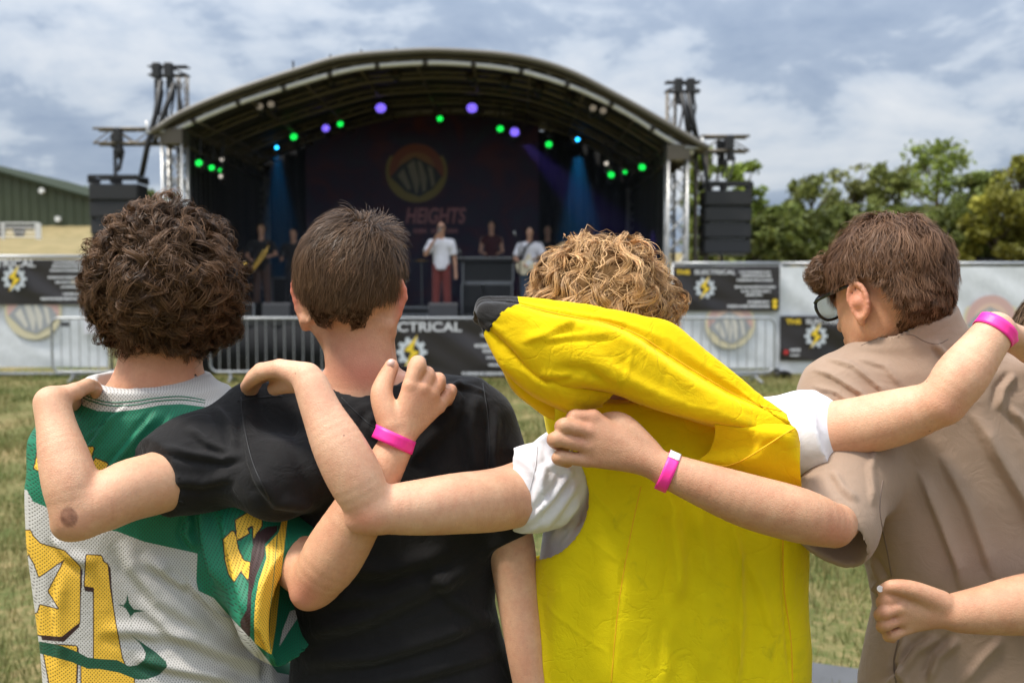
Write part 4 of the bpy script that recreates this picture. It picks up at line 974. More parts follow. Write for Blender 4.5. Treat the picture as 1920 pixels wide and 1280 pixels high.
def gear_logo(parent, c, r, y0):
    Mg = mat('print_silver', (0.55, 0.58, 0.60), rough=.6); My = mat('print_yellow', (0.80, 0.55, 0.03), rough=.6); Mk = mat('print_black', (0.02, 0.018, 0.02), rough=.6)
    pts = []; N_ = 10
    for i in range(N_):
        for a, rr in ((-.28, .80), (-.20, 1.0), (.20, 1.0), (.28, .80)): t = 6.283 * (i + a * 1.0) / N_; pts.append((rr * r * math.cos(t), rr * r * math.sin(t)))
    MB().prism(pts, (c[0], y0 - .004, c[2]), (1, 0, 0), (0, 0, 1), (0, -.001, 0)).build('gear_emblem', Mg, parent, world=True)
    MB().prism([(.52 * r * math.cos(t), .52 * r * math.sin(t)) for t in np.linspace(0, 6.283, 20, False)], (c[0], y0 - .006, c[2]), (1, 0, 0), (0, 0, 1), (0, -.001, 0)).build('gear_hole', Mk, parent, world=True)
    MB().prism([(a * r, b * r) for a, b in ((.40, 1.15), (-.48, .10), (-.02, -.02), (-.50, -1.05), (.50, .02), (.06, .14))], (c[0], y0 - .009, c[2]), (1, 0, 0), (0, 0, 1), (0, -.001, 0)).build('lightning_emblem', My, parent, world=True)
def lines(parent, rows, y0, m, name='small_print', seed=0):
    """rows of print too small to read: (px_l, px_r, py, height_px)"""
    g = np.random.default_rng(seed); mb = MB()
    for (a, b, y, h) in rows:
        x = a
        while x < b - 1:
            w_ = g.uniform(1.5, 4.5); w_ = min(w_, b - x); p = P(x, y, y0 - .004); q = P(x + w_, y, y0 - .004); hh = h / F * y0 * g.uniform(.7, 1.0)
            mb.box(((p[0] + q[0]) / 2, y0 - .005, p[2]), (q[0] - p[0], .002, hh)); x += w_ + g.uniform(.8, 1.8)
    if mb.v: tag(mb.build(name, m, parent, world=True), kind='stuff')
def backdrop():
    Y = 23.6; a, b = P(572, 215, Y), P(1010, 600, Y); root = empty('stage_backdrop', ((a[0] + b[0]) / 2, Y, 1.0), 0, 'dark purple printed backdrop with sun and mountain emblem hanging at the back of the stage', 'backdrop')
    m, nt, bs = newmat('backdrop_print'); L = nt.links; tc = nd(nt, 'ShaderNodeTexCoord'); n = nd(nt, 'ShaderNodeTexNoise', Scale=1.1, Detail=5.0, Distortion=1.5); L.new(tc.outputs['Object'], n.inputs['Vector'])
    cr = nd(nt, 'ShaderNodeValToRGB'); e = cr.color_ramp.elements; L.new(n.outputs[0], cr.inputs[0]); e[0].position = .3; e[0].color = (.025, .03, .06, 1); e[1].position = .7; e[1].color = (.09, .02, .035, 1); k = e.new(.5); k.color = (.035, .015, .05, 1); L.new(cr.outputs[0], bs.inputs['Base Color']); bs.inputs['Roughness'].default_value = .8
    MB().box(((a[0] + b[0]) / 2, Y, (a[2] + 1.05) / 2), (b[0] - a[0], .02, a[2] - 1.05)).build('cloth', m, root, world=True)
    c = P(781, 322, Y); mountain_logo(root, c, 57 / F * Y, Y - .012, .42)
    Mt = mat('print_pink', (0.50, 0.20, 0.22), rough=.7)
    p = P(750, 418, Y); text_mesh('HEIGHTS', .50, Mt, root, (p[0] + .12, Y - .02, p[2]), bold=.012, shear=.2, sx=.70)
    lines(root, [(775, 802, 433, 9), (808, 832, 433, 9), (838, 860, 433, 9)], Y - .01, Mt)
backdrop()
# ---------------------------------------------------------------- hoist towers, beams and loudspeaker stacks
def hoist(parent, c, ztop, zbot, n='chain_hoist'):
    mb = MB().box((c[0], c[1], ztop - .14), (.15, .16, .28)).box((c[0] + .03, c[1], ztop - .36), (.10, .11, .22)); h = mb.build(n, M_blk, parent, world=True, bevel=.02)
    ch = MB().tube([(c[0] - .04, c[1], ztop - .3), (c[0] - .04, c[1], zbot)], .018, 5).tube([(c[0] + .05, c[1], ztop - .3), (c[0] + .10, c[1], (ztop + zbot) / 2), (c[0] + .02, c[1], zbot + .1)], .022, 5).build('chain', M_blk); ch.parent = h; ch.matrix_parent_inverse = h.matrix_world.inverted()
def tower(side, head, beam, arr, labels):
    Y = 18.6
    x0, x1, yt, yb = head
    root = empty('lifting_tower', tuple(P((x0 + x1) / 2, 600, Y)), 0, labels[0], 'lighting tower'); root.location.z = 0
    a, b = P(x0, yt, Y), P(x1, yb, Y); mb = MB(); hh = a[2] - b[2]; truss_beam(mb, (a[0], Y, (a[2] + b[2]) / 2), (b[0], Y, (a[2] + b[2]) / 2), hh, .02, .3); mb.build('head_truss', M_blk, root, True, world=True)
    xm = P(x1 - 12 if side < 0 else x0 + 12, 300, Y)[0]; mb = MB(); truss_col(mb, xm, Y + .1, 0, b[2], .15, .016, .30, .007); mb.build('mast', M_alud, root, True, world=True)
    for dx in ((.25, .55) if side < 0 else (.35, .7)):
        x = a[0] + (b[0] - a[0]) * dx; hoist(root, (x, Y - .12), a[2] + .05, a[2] - 1.0)
    # slack cables running down to the roof corner and the stack
    q = lambda p, y: Vector(P(p, y, Y - .15))
    cab = [[q(x0 + 22, yt + 25), q(x0 + 12, yt + 90), q(x0 - 2, yt + 140), q(x0 - 15, yt + 205)], [q(x0 + 48, yt + 30), q(x0 + 30, yt + 80), q(x0 + 12, yt + 130), q(x0 + 10, yt + 145)], [q(x0 + 52, yt + 25), q(x0 + 58, yt + 70), q(x0 + 62, yt + 110)]] if side < 0 else \
          [[q(x0 + 30, yt + 20), q(x0 + 40, yt + 60), q(x0 + 46, yt + 110)], [q(x0 + 44, yt + 20), q(x0 + 52, yt + 70), q(x0 + 60, yt + 110)], [q(x0 + 62, yt + 100), q(x0 + 72, yt + 150), q(x0 + 90, yt + 230), q(x0 + 108, yt + 340)]]
    for i, cpts in enumerate(cab): MB().tube([tuple(p) for p in cpts], .055 if i < 2 else .035, 6).build('cable', M_blk, root, True, world=True)
    x0, x1, yt, yb = beam
    r2 = empty('side_truss', tuple(P((x0 + x1) / 2, yt, Y)), 0, labels[1], 'truss'); r2.location.z = 0
    a, b = P(x0, yt, Y), P(x1, yb, Y); hh = a[2] - b[2]; mb = MB(); truss_beam(mb, (a[0], Y, (a[2] + b[2]) / 2), (b[0], Y, (a[2] + b[2]) / 2), hh, .026, .30, .013); mb.build('beam', M_alud, r2, True, world=True)
    x = P(x0 + 3 if side > 0 else x1 - 3, 300, Y)[0]; mb = MB(); truss_col(mb, x, Y, 0, b[2] - .02, .2, .02, .34, .009); mb.build('leg', M_alud, r2, True, world=True)
    xh = (arr[0] + arr[1]) / 2 + 8 * side * 0; hoist(r2, (P(xh + 4, 300, Y)[0], Y - .1), a[2] + .02, P(xh, arr[2], Y)[2]); hoist(r2, (P(xh - 8, 300, Y)[0], Y + .1), a[2] - .05, P(xh, arr[2], Y)[2])
    # line array: cabinets hung under a frame
    r3 = empty('loudspeaker_stack', tuple(P(xh, arr[2], Y)), 0, labels[2], 'loudspeakers', 'loudspeaker stacks hung beside the stage')
    Mc = mat('speaker_cabinet', (0.014, 0.0135, 0.0135), rough=.65, noise=.1); Mgr = mat('speaker_grille', (0.020, 0.019, 0.019), rough=.5, bump=.6, bscale=60)
    l, r_ = P(arr[0], arr[2], Y)[0], P(arr[1], arr[2], Y)[0]; zt, zb = P(xh, arr[2], Y)[2], P(xh, arr[3], Y)[2]; fr = MB()
    for yy in (-.25, .25): fr.box(((l + r_) / 2, Y + yy, zt - .02), (r_ - l, .05, .05))
    for t in (0, .45, 1): fr.box((l + (r_ - l) * t, Y, zt - .08), (.04, .5, .12))
    fr.build('rigging_frame', M_blk, r3, world=True)
    n = 4; z = zt - .15; hh = (z - zb) / n
    for i in range(n):
        zc = z - hh * (i + .5); tilt = Matrix.Rotation(R(-1.5 * i), 3, 'X'); cb = MB().box(((l + r_) / 2, Y + .02 * i, zc), (r_ - l, .5, hh - .018), tilt).build('cabinet', Mc, r3, world=True, bevel=.012)
        gr = MB().box(((l + r_) / 2, Y + .02 * i - .257, zc), (r_ - l - .06, .012, hh - .07), tilt).build('grille', Mgr); gr.parent = cb; gr.matrix_parent_inverse = cb.matrix_world.inverted()
        MB().box(((l + r_) / 2, Y - .15, zc - hh / 2), (r_ - l - .2, .1, .008)).build('joint_strip', M_galv, r3, world=True)
tower(-1, (280, 354, 126, 142), (180, 330, 243, 270), (176, 268, 331, 474), ('tall black lifting tower with hoists left of the stage roof', 'truss beam carrying the loudspeakers left of the stage', 'black loudspeaker stack hung left of the stage in front of the barn'))
tower(1, (1247, 1312, 155, 172), (1312, 1402, 257, 284), (1317, 1405, 343, 478), ('tall lifting tower with hoists right of the stage roof', 'truss beam carrying the loudspeakers right of the stage', 'black loudspeaker stack hung right of the stage in front of trees'))

# ---------------------------------------------------------------- lamps under the roof
def lamp(px_, py_, Y, r, col, e, kind, label, group, tilt=20):
    c = Vector(P(px_, py_, Y)); rr = r / F * Y
    root = empty('stage_light', tuple(c), 0, label, 'stage light', group); rot = Matrix.Rotation(R(-tilt), 3, 'X')
    q = lambda x, y, z: tuple(rot @ Vector((x, y, z)))
    MB().tube([q(0, 0, 0), q(0, .10, 0), q(0, .26, 0)], [rr * 1.08, rr * 1.1, rr * .75], 16).build('housing', M_blk, root, True)
    MB().tube([(-rr * 1.3, .1, 0), (-rr * 1.3, .1, rr * 2.1), (rr * 1.3, .1, rr * 2.1), (rr * 1.3, .1, 0)], .014, 5).tube([(0, .1, rr * 2.1), (0, .1, rr * 2.1 + .3)], .02, 5).build('yoke', M_blk, root)
    rr *= .82; ml = mat('lit_lens_' + kind, tuple(x * .3 for x in col), emit=col, estr=e * .55); ld = MB()
    if kind in ('green', 'violet'):
        rings = [(0, 1), (.40, 6), (.78, 12)] if r > 6 else [(0, 1), (.62, 6)]; lr = rr * (.15 if r > 6 else .22)
        for (q_, n_) in rings:
            for i in range(n_):
                a = 6.283 * i / n_ + .2; p0 = q(q_ * rr * math.cos(a), -.004, q_ * rr * math.sin(a)); p1 = q(q_ * rr * math.cos(a), -.012, q_ * rr * math.sin(a)); ld.tube([p0, p1], lr, 8)
    else: ld.tube([q(0, -.004, 0), q(0, -.012, 0)], rr * .86, 16)
    ld.build('led_cluster' if kind in ('green', 'violet') else 'lens', ml, root)
GR, VI, BL, WH = (0.01, 1.0, 0.10), (0.22, 0.14, 1.0), (0.02, 0.42, 1.0), (1.0, 0.9, 0.78)
for (a, b, Y, r, t) in ((551, 257, 21.5, 8.5, 'beside the upper blue beam on the left'), (638, 233, 22, 7, 'right of the left violet light'), (825, 223, 22, 7, 'between the two big violet lights'), (938, 242, 21.5, 8, 'left of the violet light with a beam'), (1029, 271, 21.5, 8, 'left of the right blue beam'),
                     (1146, 328, 20.5, 8, 'lowest of three near the right column'), (1172, 323, 22, 5.5, 'dimmest of three near the right column'), (1204, 314, 19.5, 8, 'nearest the right column'), (373, 306, 18.35, 8, 'nearest the left column'), (397, 315, 18.8, 7, 'second from the left column'), (413, 320, 19.15, 6, 'third from the left column')):
    lamp(a, b, Y, r, GR, 2.2, 'green', 'round green LED stage light ' + t, 'green LED stage lights')
for (a, b, Y, r, t) in ((611, 241, 21.5, 9, 'small, at the left'), (714, 203, 20.5, 12.5, 'big, left of the roof centre'), (885, 203, 20.5, 12.5, 'big, right of the roof centre'), (965, 248, 21, 11, 'throwing a beam to the right')):
    lamp(a, b, Y, r, VI, 2.4, 'violet', 'round violet LED stage light, ' + t, 'violet LED stage lights')
for (a, b, Y, r, t) in ((519, 277, 22.7, 4.5, 'the lower left one'), (537, 247, 22.9, 4.5, 'the upper left one'), (1083, 262, 22.9, 5, 'at the right')):
    lamp(a, b, Y, r, BL, 6, 'blue', 'small blue spotlight shining down through haze, ' + t, 'blue spotlights')
for (a, b, Y, r, t) in ((487, 200, 18.6, 9, 'left one of the left pair'), (508, 196, 18.6, 9, 'right one of the left pair'), (1112, 203, 18.6, 9, 'left one of the right pair'), (1131, 208, 18.6, 9, 'right one of the right pair')):
    lamp(a, b, Y, r, (.5, .42, .32), .35, 'faint_amber', 'dull round audience blinder under the roof, ' + t, 'audience blinders')  # dull lenses given a faint glow of their own by emission
for (a, b, Y, r, t) in ((416, 299, 19.0, 5, 'above the left green lights'), (414, 331, 18.9, 5, 'below the left green lights'), (1137, 307, 20, 5.5, 'above the right green lights')):
    lamp(a, b, Y, r, WH, .7, 'white', 'small white lamp ' + t, 'small white lamps')
for i, (a, b, t) in enumerate(((548, 162, 'second from the left eave'), (618, 150, 'third from the left eave'), (676, 141, 'left of the roof centre'), (742, 137, 'nearest the roof centre'), (884, 142, 'right of the roof centre'), (948, 148, 'second right of the roof centre'), (1010, 162, 'third right of the roof centre'), (1068, 180, 'nearest the right blinders'))):
    lamp(a, b, 19.0, 9, (.15, .1, .08), .0, 'off', 'switched off stage light hanging under the front arch, ' + t, 'dark stage lights')
def spot(px_, py_, Y, tgt, col, power, ang, r=.05):
    l = bpy.data.lights.new('stage_beam', 'SPOT'); l.energy = power; l.color = col; l.spot_size = R(ang); l.spot_blend = .35; l.shadow_soft_size = r
    o = bpy.data.objects.new('stage_beam', l); COL.objects.link(o); c = Vector(P(px_, py_, Y - .05)); o.location = c; o.rotation_euler = (Vector(tgt) - c).to_track_quat('-Z', 'Y').to_euler()
spot(519, 278, 22.7, P(534, 600, 22.6), (.02, .40, 1), 420, 28); spot(537, 248, 22.9, P(556, 600, 22.8), (.02, .35, 1), 150, 28); spot(1083, 264, 22.9, P(1091, 600, 22.8), (.02, .42, 1), 900, 30); spot(965, 250, 21, P(1100, 390, 20.5), (.22, .12, 1), 500, 22)
def stage_haze():
    a, b = P(356, 600, SY), P(1244, 600, SY); bm_ = MB().box(((a[0] + b[0]) / 2, 21.2, 2.85), (b[0] - a[0], 5.4, 3.3))
    m = bpy.data.materials.new('stage_haze'); m.use_nodes = True; nt = m.node_tree; nt.nodes.remove(nt.nodes['Principled BSDF']); v = nd(nt, 'ShaderNodeVolumePrincipled'); v.inputs['Density'].default_value = 0.016; v.inputs['Color'].default_value = (.9, .92, 1, 1); nt.links.new(v.outputs[0], nt.nodes['Material Output'].inputs['Volume'])
    tag(bm_.build('stage_haze', m), kind='stuff')
stage_haze()

# ---------------------------------------------------------------- fences, banners, barriers
def banner(name, x0, x1, y0, y1, Y, m, label, cat, seed=0, amp=.02, group=None):
    a, b = P(x0, y0, Y), P(x1, y1, Y); root = empty(name, ((a[0] + b[0]) / 2, Y, b[2]), 0, label, cat, group)
    nx, nz = 60, 24; xs = np.linspace(a[0], b[0], nx); zs = np.linspace(b[2], a[2], nz); X, Z = np.meshgrid(xs, zs, indexing='ij'); v = np.stack([X.ravel(), np.full(nx * nz, Y), Z.ravel()], 1)
    t = (v[:, 0] * 1.1 + v[:, 2] * 1.6); ed = np.clip(np.minimum((v[:, 2] - b[2]), (a[2] - v[:, 2])) * 5, 0, 1)
    v[:, 1] += ed * amp * (np.sin(t * 3.1 + 2 * vnoise(v, .9, seed)) + .5 * np.sin(t * 7.3 + seed)) 
    i, j = np.meshgrid(np.arange(nx - 1), np.arange(nz - 1), indexing='ij'); i = i.ravel(); j = j.ravel(); fs = np.stack([i * nz + j, (i + 1) * nz + j, (i + 1) * nz + j + 1, i * nz + j + 1], 1)
    link('sheet', mesh_np('sheet', v, fs), m, root, True); return root, a, b
M_ban = mat('black_banner_vinyl', (0.030, 0.025, 0.025), rough=.42, spec=.5); M_scrim = cloth_mat('white_scrim', (0.66, 0.67, 0.68), wr=.7, weave=80, big=.15, rough=.7); M_pw = mat('print_white', (.62, .62, .63), rough=.6); M_py = mat('print_gold', (.80, .55, .03), rough=.6)
FY = 17.3
def fence_panel(x0, x1, ytop, ybot, label, Y=FY + .08):
    a, b = P(x0, ytop, Y), P(x1, ytop, Y); zt = a[2]; zb = P(x0, ybot, Y)[2]; root = empty('fence_panel', ((a[0] + b[0]) / 2, Y, 0), 0, label, 'fence', 'tall steel fence panels')
    for x in (a[0], b[0]): MB().tube([(x, Y, 0), (x, Y, zt)], .025, 8).build('post', M_galv, root, True, world=True)
    for z in (zt, zb): MB().tube([(a[0], Y, z), (b[0], Y, z)], .03, 8).build('rail', M_galv, root, True, world=True)
    ws = MB(); n = int((b[0] - a[0]) / .12)
    for i in range(1, n): x = a[0] + (b[0] - a[0]) * i / n; ws.tube([(x, Y, zb), (x, Y, zt)], .0035, 4, cap=False)
    for k in range(1, 6): z = zb + (zt - zb) * k / 6; ws.tube([(a[0], Y, z), (b[0], Y, z)], .0035, 4, cap=False)
    ws.build('mesh_wires', M_galv, root, world=True)
    for x in (a[0], b[0]): MB().box((x, Y, .06), (.22, .7, .12)).build('foot_block', M_blk, root, world=True, bevel=.02)
fence_panel(-160, 205, 481, 701, 'tall fence panel left of the stage, carrying the left sponsor banner'); fence_panel(1262, 1463, 494, 703, 'tall fence panel just right of the stage'); fence_panel(1465, 1745, 494, 709, 'tall fence panel behind the boy in glasses'); fence_panel(1747, 2040, 494, 711, 'tall fence panel at the right edge')
def sponsor(x0, x1, y0, y1, Y, label, title_x, gear, rows, tl=.115, part='THS ELECTRICAL', ty=None, extra=()):
    r_, a, b = banner('sponsor_banner', x0, x1, y0, y1, Y, M_ban, label, 'banner', seed=int(x0) % 7, amp=.018, group='black sponsor banners'); yy = Y - .045
    ty = ty or y0 + 14; p = P(title_x, ty, yy); wid = 0
    if part.startswith('THS'):
        text_mesh('THS', tl, M_py, r_, (p[0], yy, p[2]), bold=.004, sx=1.25); text_mesh('ELECTRICAL', tl, M_pw, r_, (p[0] + tl * 3.0, yy, p[2]), bold=.003, sx=1.22)
    else: text_mesh(part, tl, M_pw, r_, (p[0], yy, p[2]), bold=.004, sx=1.22)
    gear_logo(r_, P(gear[0], gear[1], yy), gear[2] / F * Y, yy); lines(r_, rows, yy, M_pw, seed=3)
    for (c0, c1, c2) in extra: MB().prism([(c2 * math.cos(t), c2 * math.sin(t)) for t in np.linspace(0, 6.283, 12, False)], P(c0, c1, yy), (1, 0, 0), (0, 0, 1), (0, -.002, 0)).build('round_icon', M_py, r_, world=True)
    return r_
SB = FY - .02
sponsor(-60, 178, 487, 571, SB, 'black electrical sponsor banner on the fence left of the curly-haired boy', -58, (27, 523, 23), [(100, 165, 492, 5), (98, 165, 499, 5), (94, 168, 507, 5), (90, 168, 520, 5), (104, 160, 529, 5), (114, 150, 538, 5), (118, 165, 551, 6), (76, 168, 560, 6)], part='ELECTRICAL', tl=.17, ty=500, extra=((137, 529, .025),))
sponsor(1262, 1461, 499, 583, SB, 'black electrical sponsor banner on the fence right beside the stage', 1268, (1322, 540, 20), [(1386, 1446, 510, 5), (1390, 1446, 517, 5), (1382, 1448, 525, 5), (1378, 1454, 538, 5), (1390, 1446, 546, 5), (1398, 1430, 553, 5), (1402, 1444, 566, 6), (1364, 1444, 574, 6), (1264, 1294, 566, 6), (1264, 1290, 574, 4)], ty=514, tl=.105, extra=((1453, 565, .045), (1453, 574, .045)))
sponsor(1463, 1640, 592, 676, SB, 'black electrical sponsor banner low on the fence beside the glasses', 1474, (1530, 630, 22), [(1482, 1501, 656, 8), (1482, 1499, 666, 4)], ty=607, tl=.115)
def small_prints():
    yy = SB - .05; root = [o for o in bpy.data.objects if o.name.startswith('sponsor_banner')][-1]; c = P(1474, 660, yy); s_ = .06
    MB().prism([(s_ * r_ * math.cos(t), s_ * r_ * math.sin(t)) for t, r_ in zip(np.linspace(0, 6.283, 12, False), [1, .45] * 6)], c, (1, 0, 0), (0, 0, 1), (0, -.002, 0)).build('red_emblem', mat('print_red', (.55, .03, .03), rough=.6), root, world=True)
small_prints()
def scrim(x0, x1, y0, y1, label, logo=None, clip=None, seed=1):
    r_, a, b = banner('white_scrim', x0, x1, y0, y1, FY + .03, M_scrim, label, 'banner', seed=seed, amp=.012, group='white scrim sheets on the fence')
    if logo: c = P(logo[0], logo[1], FY - .0); mountain_logo(r_, c, logo[2] / F * FY, FY - .0, 0.95, clip)
scrim(-150, 204, 486, 688, 'pale scrim with the faded sun and mountain emblem at the left edge', (62, 582, 54), .2, 3); scrim(1263, 1462, 498, 690, 'pale scrim with the emblem behind the right crowd barrier', (1369, 606, 47), .5, 4)
scrim(1464, 1745, 500, 700, 'plain pale scrim behind the boy in glasses', None, None, 5); scrim(1746, 2040, 500, 704, 'pale scrim with a round emblem above the wristband at the right edge', (1858, 600, 52), None, 6)
def barrier(x0, x1, label, Y=16.45, posts=True, rb=.0085):
    a, b = P(x0, 600, Y)[0], P(x1, 600, Y)[0]; root = empty('crowd_barrier', ((a + b) / 2, Y, 0), 0, label, 'barrier', 'steel crowd barriers')
    zt, zb, r = 1.06, .17, .12; pts = []
    for (cx, cz, s0) in ((a + r, zb + r, 180), (b - r, zb + r, 270), (b - r, zt - r, 0), (a + r, zt - r, 90)):
        for k in range(5): t = R(s0 + 90 * k / 4); pts.append((cx + r * math.cos(t), Y, cz + r * math.sin(t)))
    MB().tube(pts, .021, 8, closed=True).build('frame', M_galv, root, True, world=True)
    n = int((b - a) / .145); bar = None
    for i in range(1, n):
        x = a + (b - a) * i / n
        if bar is None: bar = MB().tube([(0, 0, zb), (0, 0, zt)], rb, 6).build('bar', M_galv, root); bar.location = (x - root.location.x, 0, 0)
        else: c = bar.copy(); COL.objects.link(c); c.parent = root; c.location = (x - root.location.x, 0, 0)
    for x in (a + .32, b - .32): MB().tube([(x, Y, zb), (x + .02, Y - .02, .08), (x + .06, Y - .30, .015)], .022, 6).tube([(x, Y, .09), (x, Y + .30, .015)], .022, 6).build('foot', M_galv, root, world=True)
barrier(96, 356, 'crowd barrier at the left, in front of the pale scrim')
pl_ = MB().box(P(122, 608, 16.42), (.13, .012, .075)).build('maker_plate', mat('dark_plate', (.05, .05, .055), rough=.5)); tag(pl_, 'small dark rectangular plate on the bars of the left crowd barrier', 'plate')
sg = empty('paper_notice', tuple(P(168, 600, FY - .04)), 0, 'white paper notice with a pink mark beside the curly hair on the left fence', 'notice'); a_, b_ = P(157, 575, FY - .06), P(190, 626, FY - .06); MB().box(((a_[0] + b_[0]) / 2, FY - .06, (a_[2] + b_[2]) / 2), (b_[0] - a_[0], .004, a_[2] - b_[2])).build('sheet', mat('notice_paper', (.7, .68, .72), rough=.6), sg, world=True)
MB().prism([(.07 * math.cos(t), .06 * math.sin(t)) for t in np.linspace(0, 6.283, 14, False)], P(176, 599, FY - .066), (1, 0, 0), (0, 0, 1), (0, -.002, 0)).build('pink_mark', mat('print_pale_pink', (.6, .2, .3), rough=.6), sg, world=True)
barrier(393, 655, 'crowd barrier between the curly-haired and the black-shirted boy', rb=.0095); barrier(659, 925, 'crowd barrier carrying the banner in front of the stage centre'); barrier(930, 1190, 'crowd barrier hidden behind the banana hood'); barrier(1195, 1453, 'crowd barrier right of the banana hood')
sponsor(655, 968, 601, 708, 16.38, 'long black electrical banner hung on the barrier in front of the stage', 700, (772, 660, 29), [(902, 950, 628, 8), (890, 950, 648, 8), (905, 950, 658, 7), (912, 950, 670, 6), (916, 950, 684, 6), (866, 950, 700, 7)], part='ELECTRICAL', tl=.215, ty=621)
# ============================================================ the band on stage
ZD = 0.985
SKB = mat('stage_skin', (0.50, 0.27, 0.18), rough=.5, noise=.1, nscale=10)
def musician(px_, Y, pyhead, label, shirt, trouser, haircol, pose, sleeve=True, look=(0, 0), hgt=None, cap=False, z0=ZD, group='musicians on the stage', skin=None):
    """standing figure facing the camera; pose = (left elbow, left hand, right elbow, right hand) offsets in head units from each shoulder, image left first"""
    x = (px_ - 960) / F * Y; ztop = P(px_, pyhead, Y)[2]; H = ztop - z0; s = H / 1.78
    root = empty('person', (x, Y, z0), 0, label, 'person', group)
    q = lambda a, b, c: (x + a * s, Y + b * s, z0 + c * s)
    sk = [('u', ell(q(0, look[0], 1.68), np.array((.075, .095, .105)) * s), 0), ('u', cone(q(0, look[0] - .03, 1.62), q(0, look[0] - .06, 1.585), .045 * s, .03 * s), .03), ('u', cone(q(0, look[0] - .095, 1.68), q(0, look[0] - .115, 1.65), .010 * s, .014 * s), .01),
          ('u', cone(q(0, 0, 1.6), q(0, .01, 1.46), .055 * s, .06 * s), .02), ('u', cone(q(-.12, 0, 1.36), q(.12, 0, 1.36), .09 * s, .09 * s), .04), ('u', cone(q(0, 0, 1.36), q(0, 0, .98), .11 * s, .11 * s), .04),
          ('u', cone(q(-.10, 0, .92), q(-.11, 0, .10), .06 * s, .04 * s), .02), ('u', cone(q(.10, 0, .92), q(.11, 0, .10), .06 * s, .04 * s), .02)]
    for sx, el, ha in ((-1, pose[0], pose[1]), (1, pose[2], pose[3])):
        sh = np.array((sx * .185, 0, 1.40)); e = sh + el; h = e + ha; dirn = (h - e) / np.linalg.norm(h - e)
        sk += [('u', cone(q(*sh), q(*e), .048 * s, .038 * s), .02), ('u', cone(q(*e), q(*h), .038 * s, .025 * s), .01), ('u', cone(q(*h), q(*(h + dirn * .07)), .030 * s, .028 * s, flat=((0, 1, 0), 1.4)), .01)]
        for k in range(4):
            o_ = np.array(((k - 1.5) * .018, 0, 0)); sk.append(('u', cone(q(*(h + dirn * .07 + o_)), q(*(h + dirn * .13 + o_ + np.array((0, -.015, -.01)))), .009 * s, .008 * s), .004))
        sk.append(('u', cone(q(*(h + dirn * .02)), q(*(h + dirn * .06 + np.array((-sx * .035, -.02, 0)))), .010 * s, .009 * s), .006))
    lo, hi = q(-.75, -.7, -.02), q(.75, .6, 1.85); v, f = sdf_mesh('body', sk, lo, hi, .013); link('body', mesh_np('body', v, f), skin or SKB, root, True)
    pr = [('u', cone(q(-.13, 0, 1.36), q(.13, 0, 1.36), .105 * s, .105 * s), 0), ('u', cone(q(0, 0, 1.36), q(0, 0, .96), .150 * s, .160 * s, flat=((0, 1, 0), 1.25), cut=(q(0, 0, .90), (0, 0, -1))), .05)]
    if sleeve:
        for sx, el in ((-1, pose[0]), (1, pose[2])):
            sh = np.array((sx * .185, 0, 1.40)); m_ = sh + np.array(el) * .78; pr.append(('u', cone(q(*sh), q(*m_), .075 * s, .078 * s, cut=(q(*m_), np.array(el))), .04))
    pr.append(('s', cone(q(0, -.02, 1.62), q(0, -.02, 1.47), .06 * s, .062 * s), .01))
    v, f = sdf_mesh('shirt', pr, lo, hi, .012); n = vnormals(v, f); v = v + n * (fbm(v * (1, 1, .5), 12, 2, 3) * .010)[:, None]; link('shirt', mesh_np('shirt', v, f), shirt, root, True)
    pr = [('u', cone(q(-.05, 0, .97), q(.05, 0, .97), .125 * s, .125 * s, flat=((0, 1, 0), 1.2)), 0)]
    for sx in (-1, 1): pr.append(('u', cone(q(sx * .085, 0, .92), q(sx * .115, 0, .09), .090 * s, .068 * s, cut=(q(0, 0, .06), (0, 0, -1))), .03))
    v, f = sdf_mesh('trousers', pr, lo, hi, .014); link('trousers', mesh_np('trousers', v, f), trouser, root, True)
    for sx in (-1, 1): v, f = sdf_mesh('shoe', [('u', cone(q(sx * .115, .05, .05), q(sx * .13, -.13, .04), .045 * s, .04 * s), 0)], q(sx * .12 - .1, -.3, -.03), q(sx * .12 + .1, .2, .15), .014); v[:, 2] = np.maximum(v[:, 2], z0 + .003); link('shoe', mesh_np('shoe', v, f), M_shoe, root, True)
    if haircol:
        hp = [('u', ell(q(0, look[0] + .015, 1.70), np.array((.085, .10, .095)) * s), 0), ('s', ell(q(0, look[0] - .10, 1.64), np.array((.075, .07, .085)) * s), .02)]
        v, f = sdf_mesh('hair', hp, q(-.2, look[0] - .2, 1.5), q(.2, look[0] + .2, 1.9), .010); n = vnormals(v, f); v = v + n * (fbm(v, 40, 2, 9) * .008)[:, None]; link('hair', mesh_np('hair', v, f), mat('hair', haircol, rough=.5), root, True)
    return root, q, s
MwS = cloth_mat('white_shirt', (0.72, 0.70, 0.74), wr=.6, big=.3, weave=200); Mmar = cloth_mat('maroon_trousers', (0.16, 0.040, 0.036), big=.3); Mdk = cloth_mat('charcoal_shirt', (0.02, 0.02, 0.022), big=.3); Mbrn = cloth_mat('brown_trousers', (0.085, 0.05, 0.04), big=.3); Mwine = cloth_mat('wine_vest', (0.055, 0.014, 0.018), big=.3); Mjean = cloth_mat('stage_jeans', (0.09, 0.12, 0.17), big=.3)
a = np.array
r, q, s = musician(828, 18.7, 417, 'singer in white shirt and maroon trousers holding a microphone to his mouth', MwS, Mmar, None, (a((-.10, -.10, -.22)), a((.20, -.14, .30)), a((.06, .02, -.28)), a((.02, -.03, -.25))))
Mk = mat('sunglasses', (.01, .01, .01), rough=.2); MB().box(q(-.03, -.10, 1.69), (.05, .015, .03)).box(q(.035, -.10, 1.69), (.05, .015, .03)).box(q(0, -.102, 1.70), (.03, .01, .008)).build('sunglasses', Mk, r, world=True)
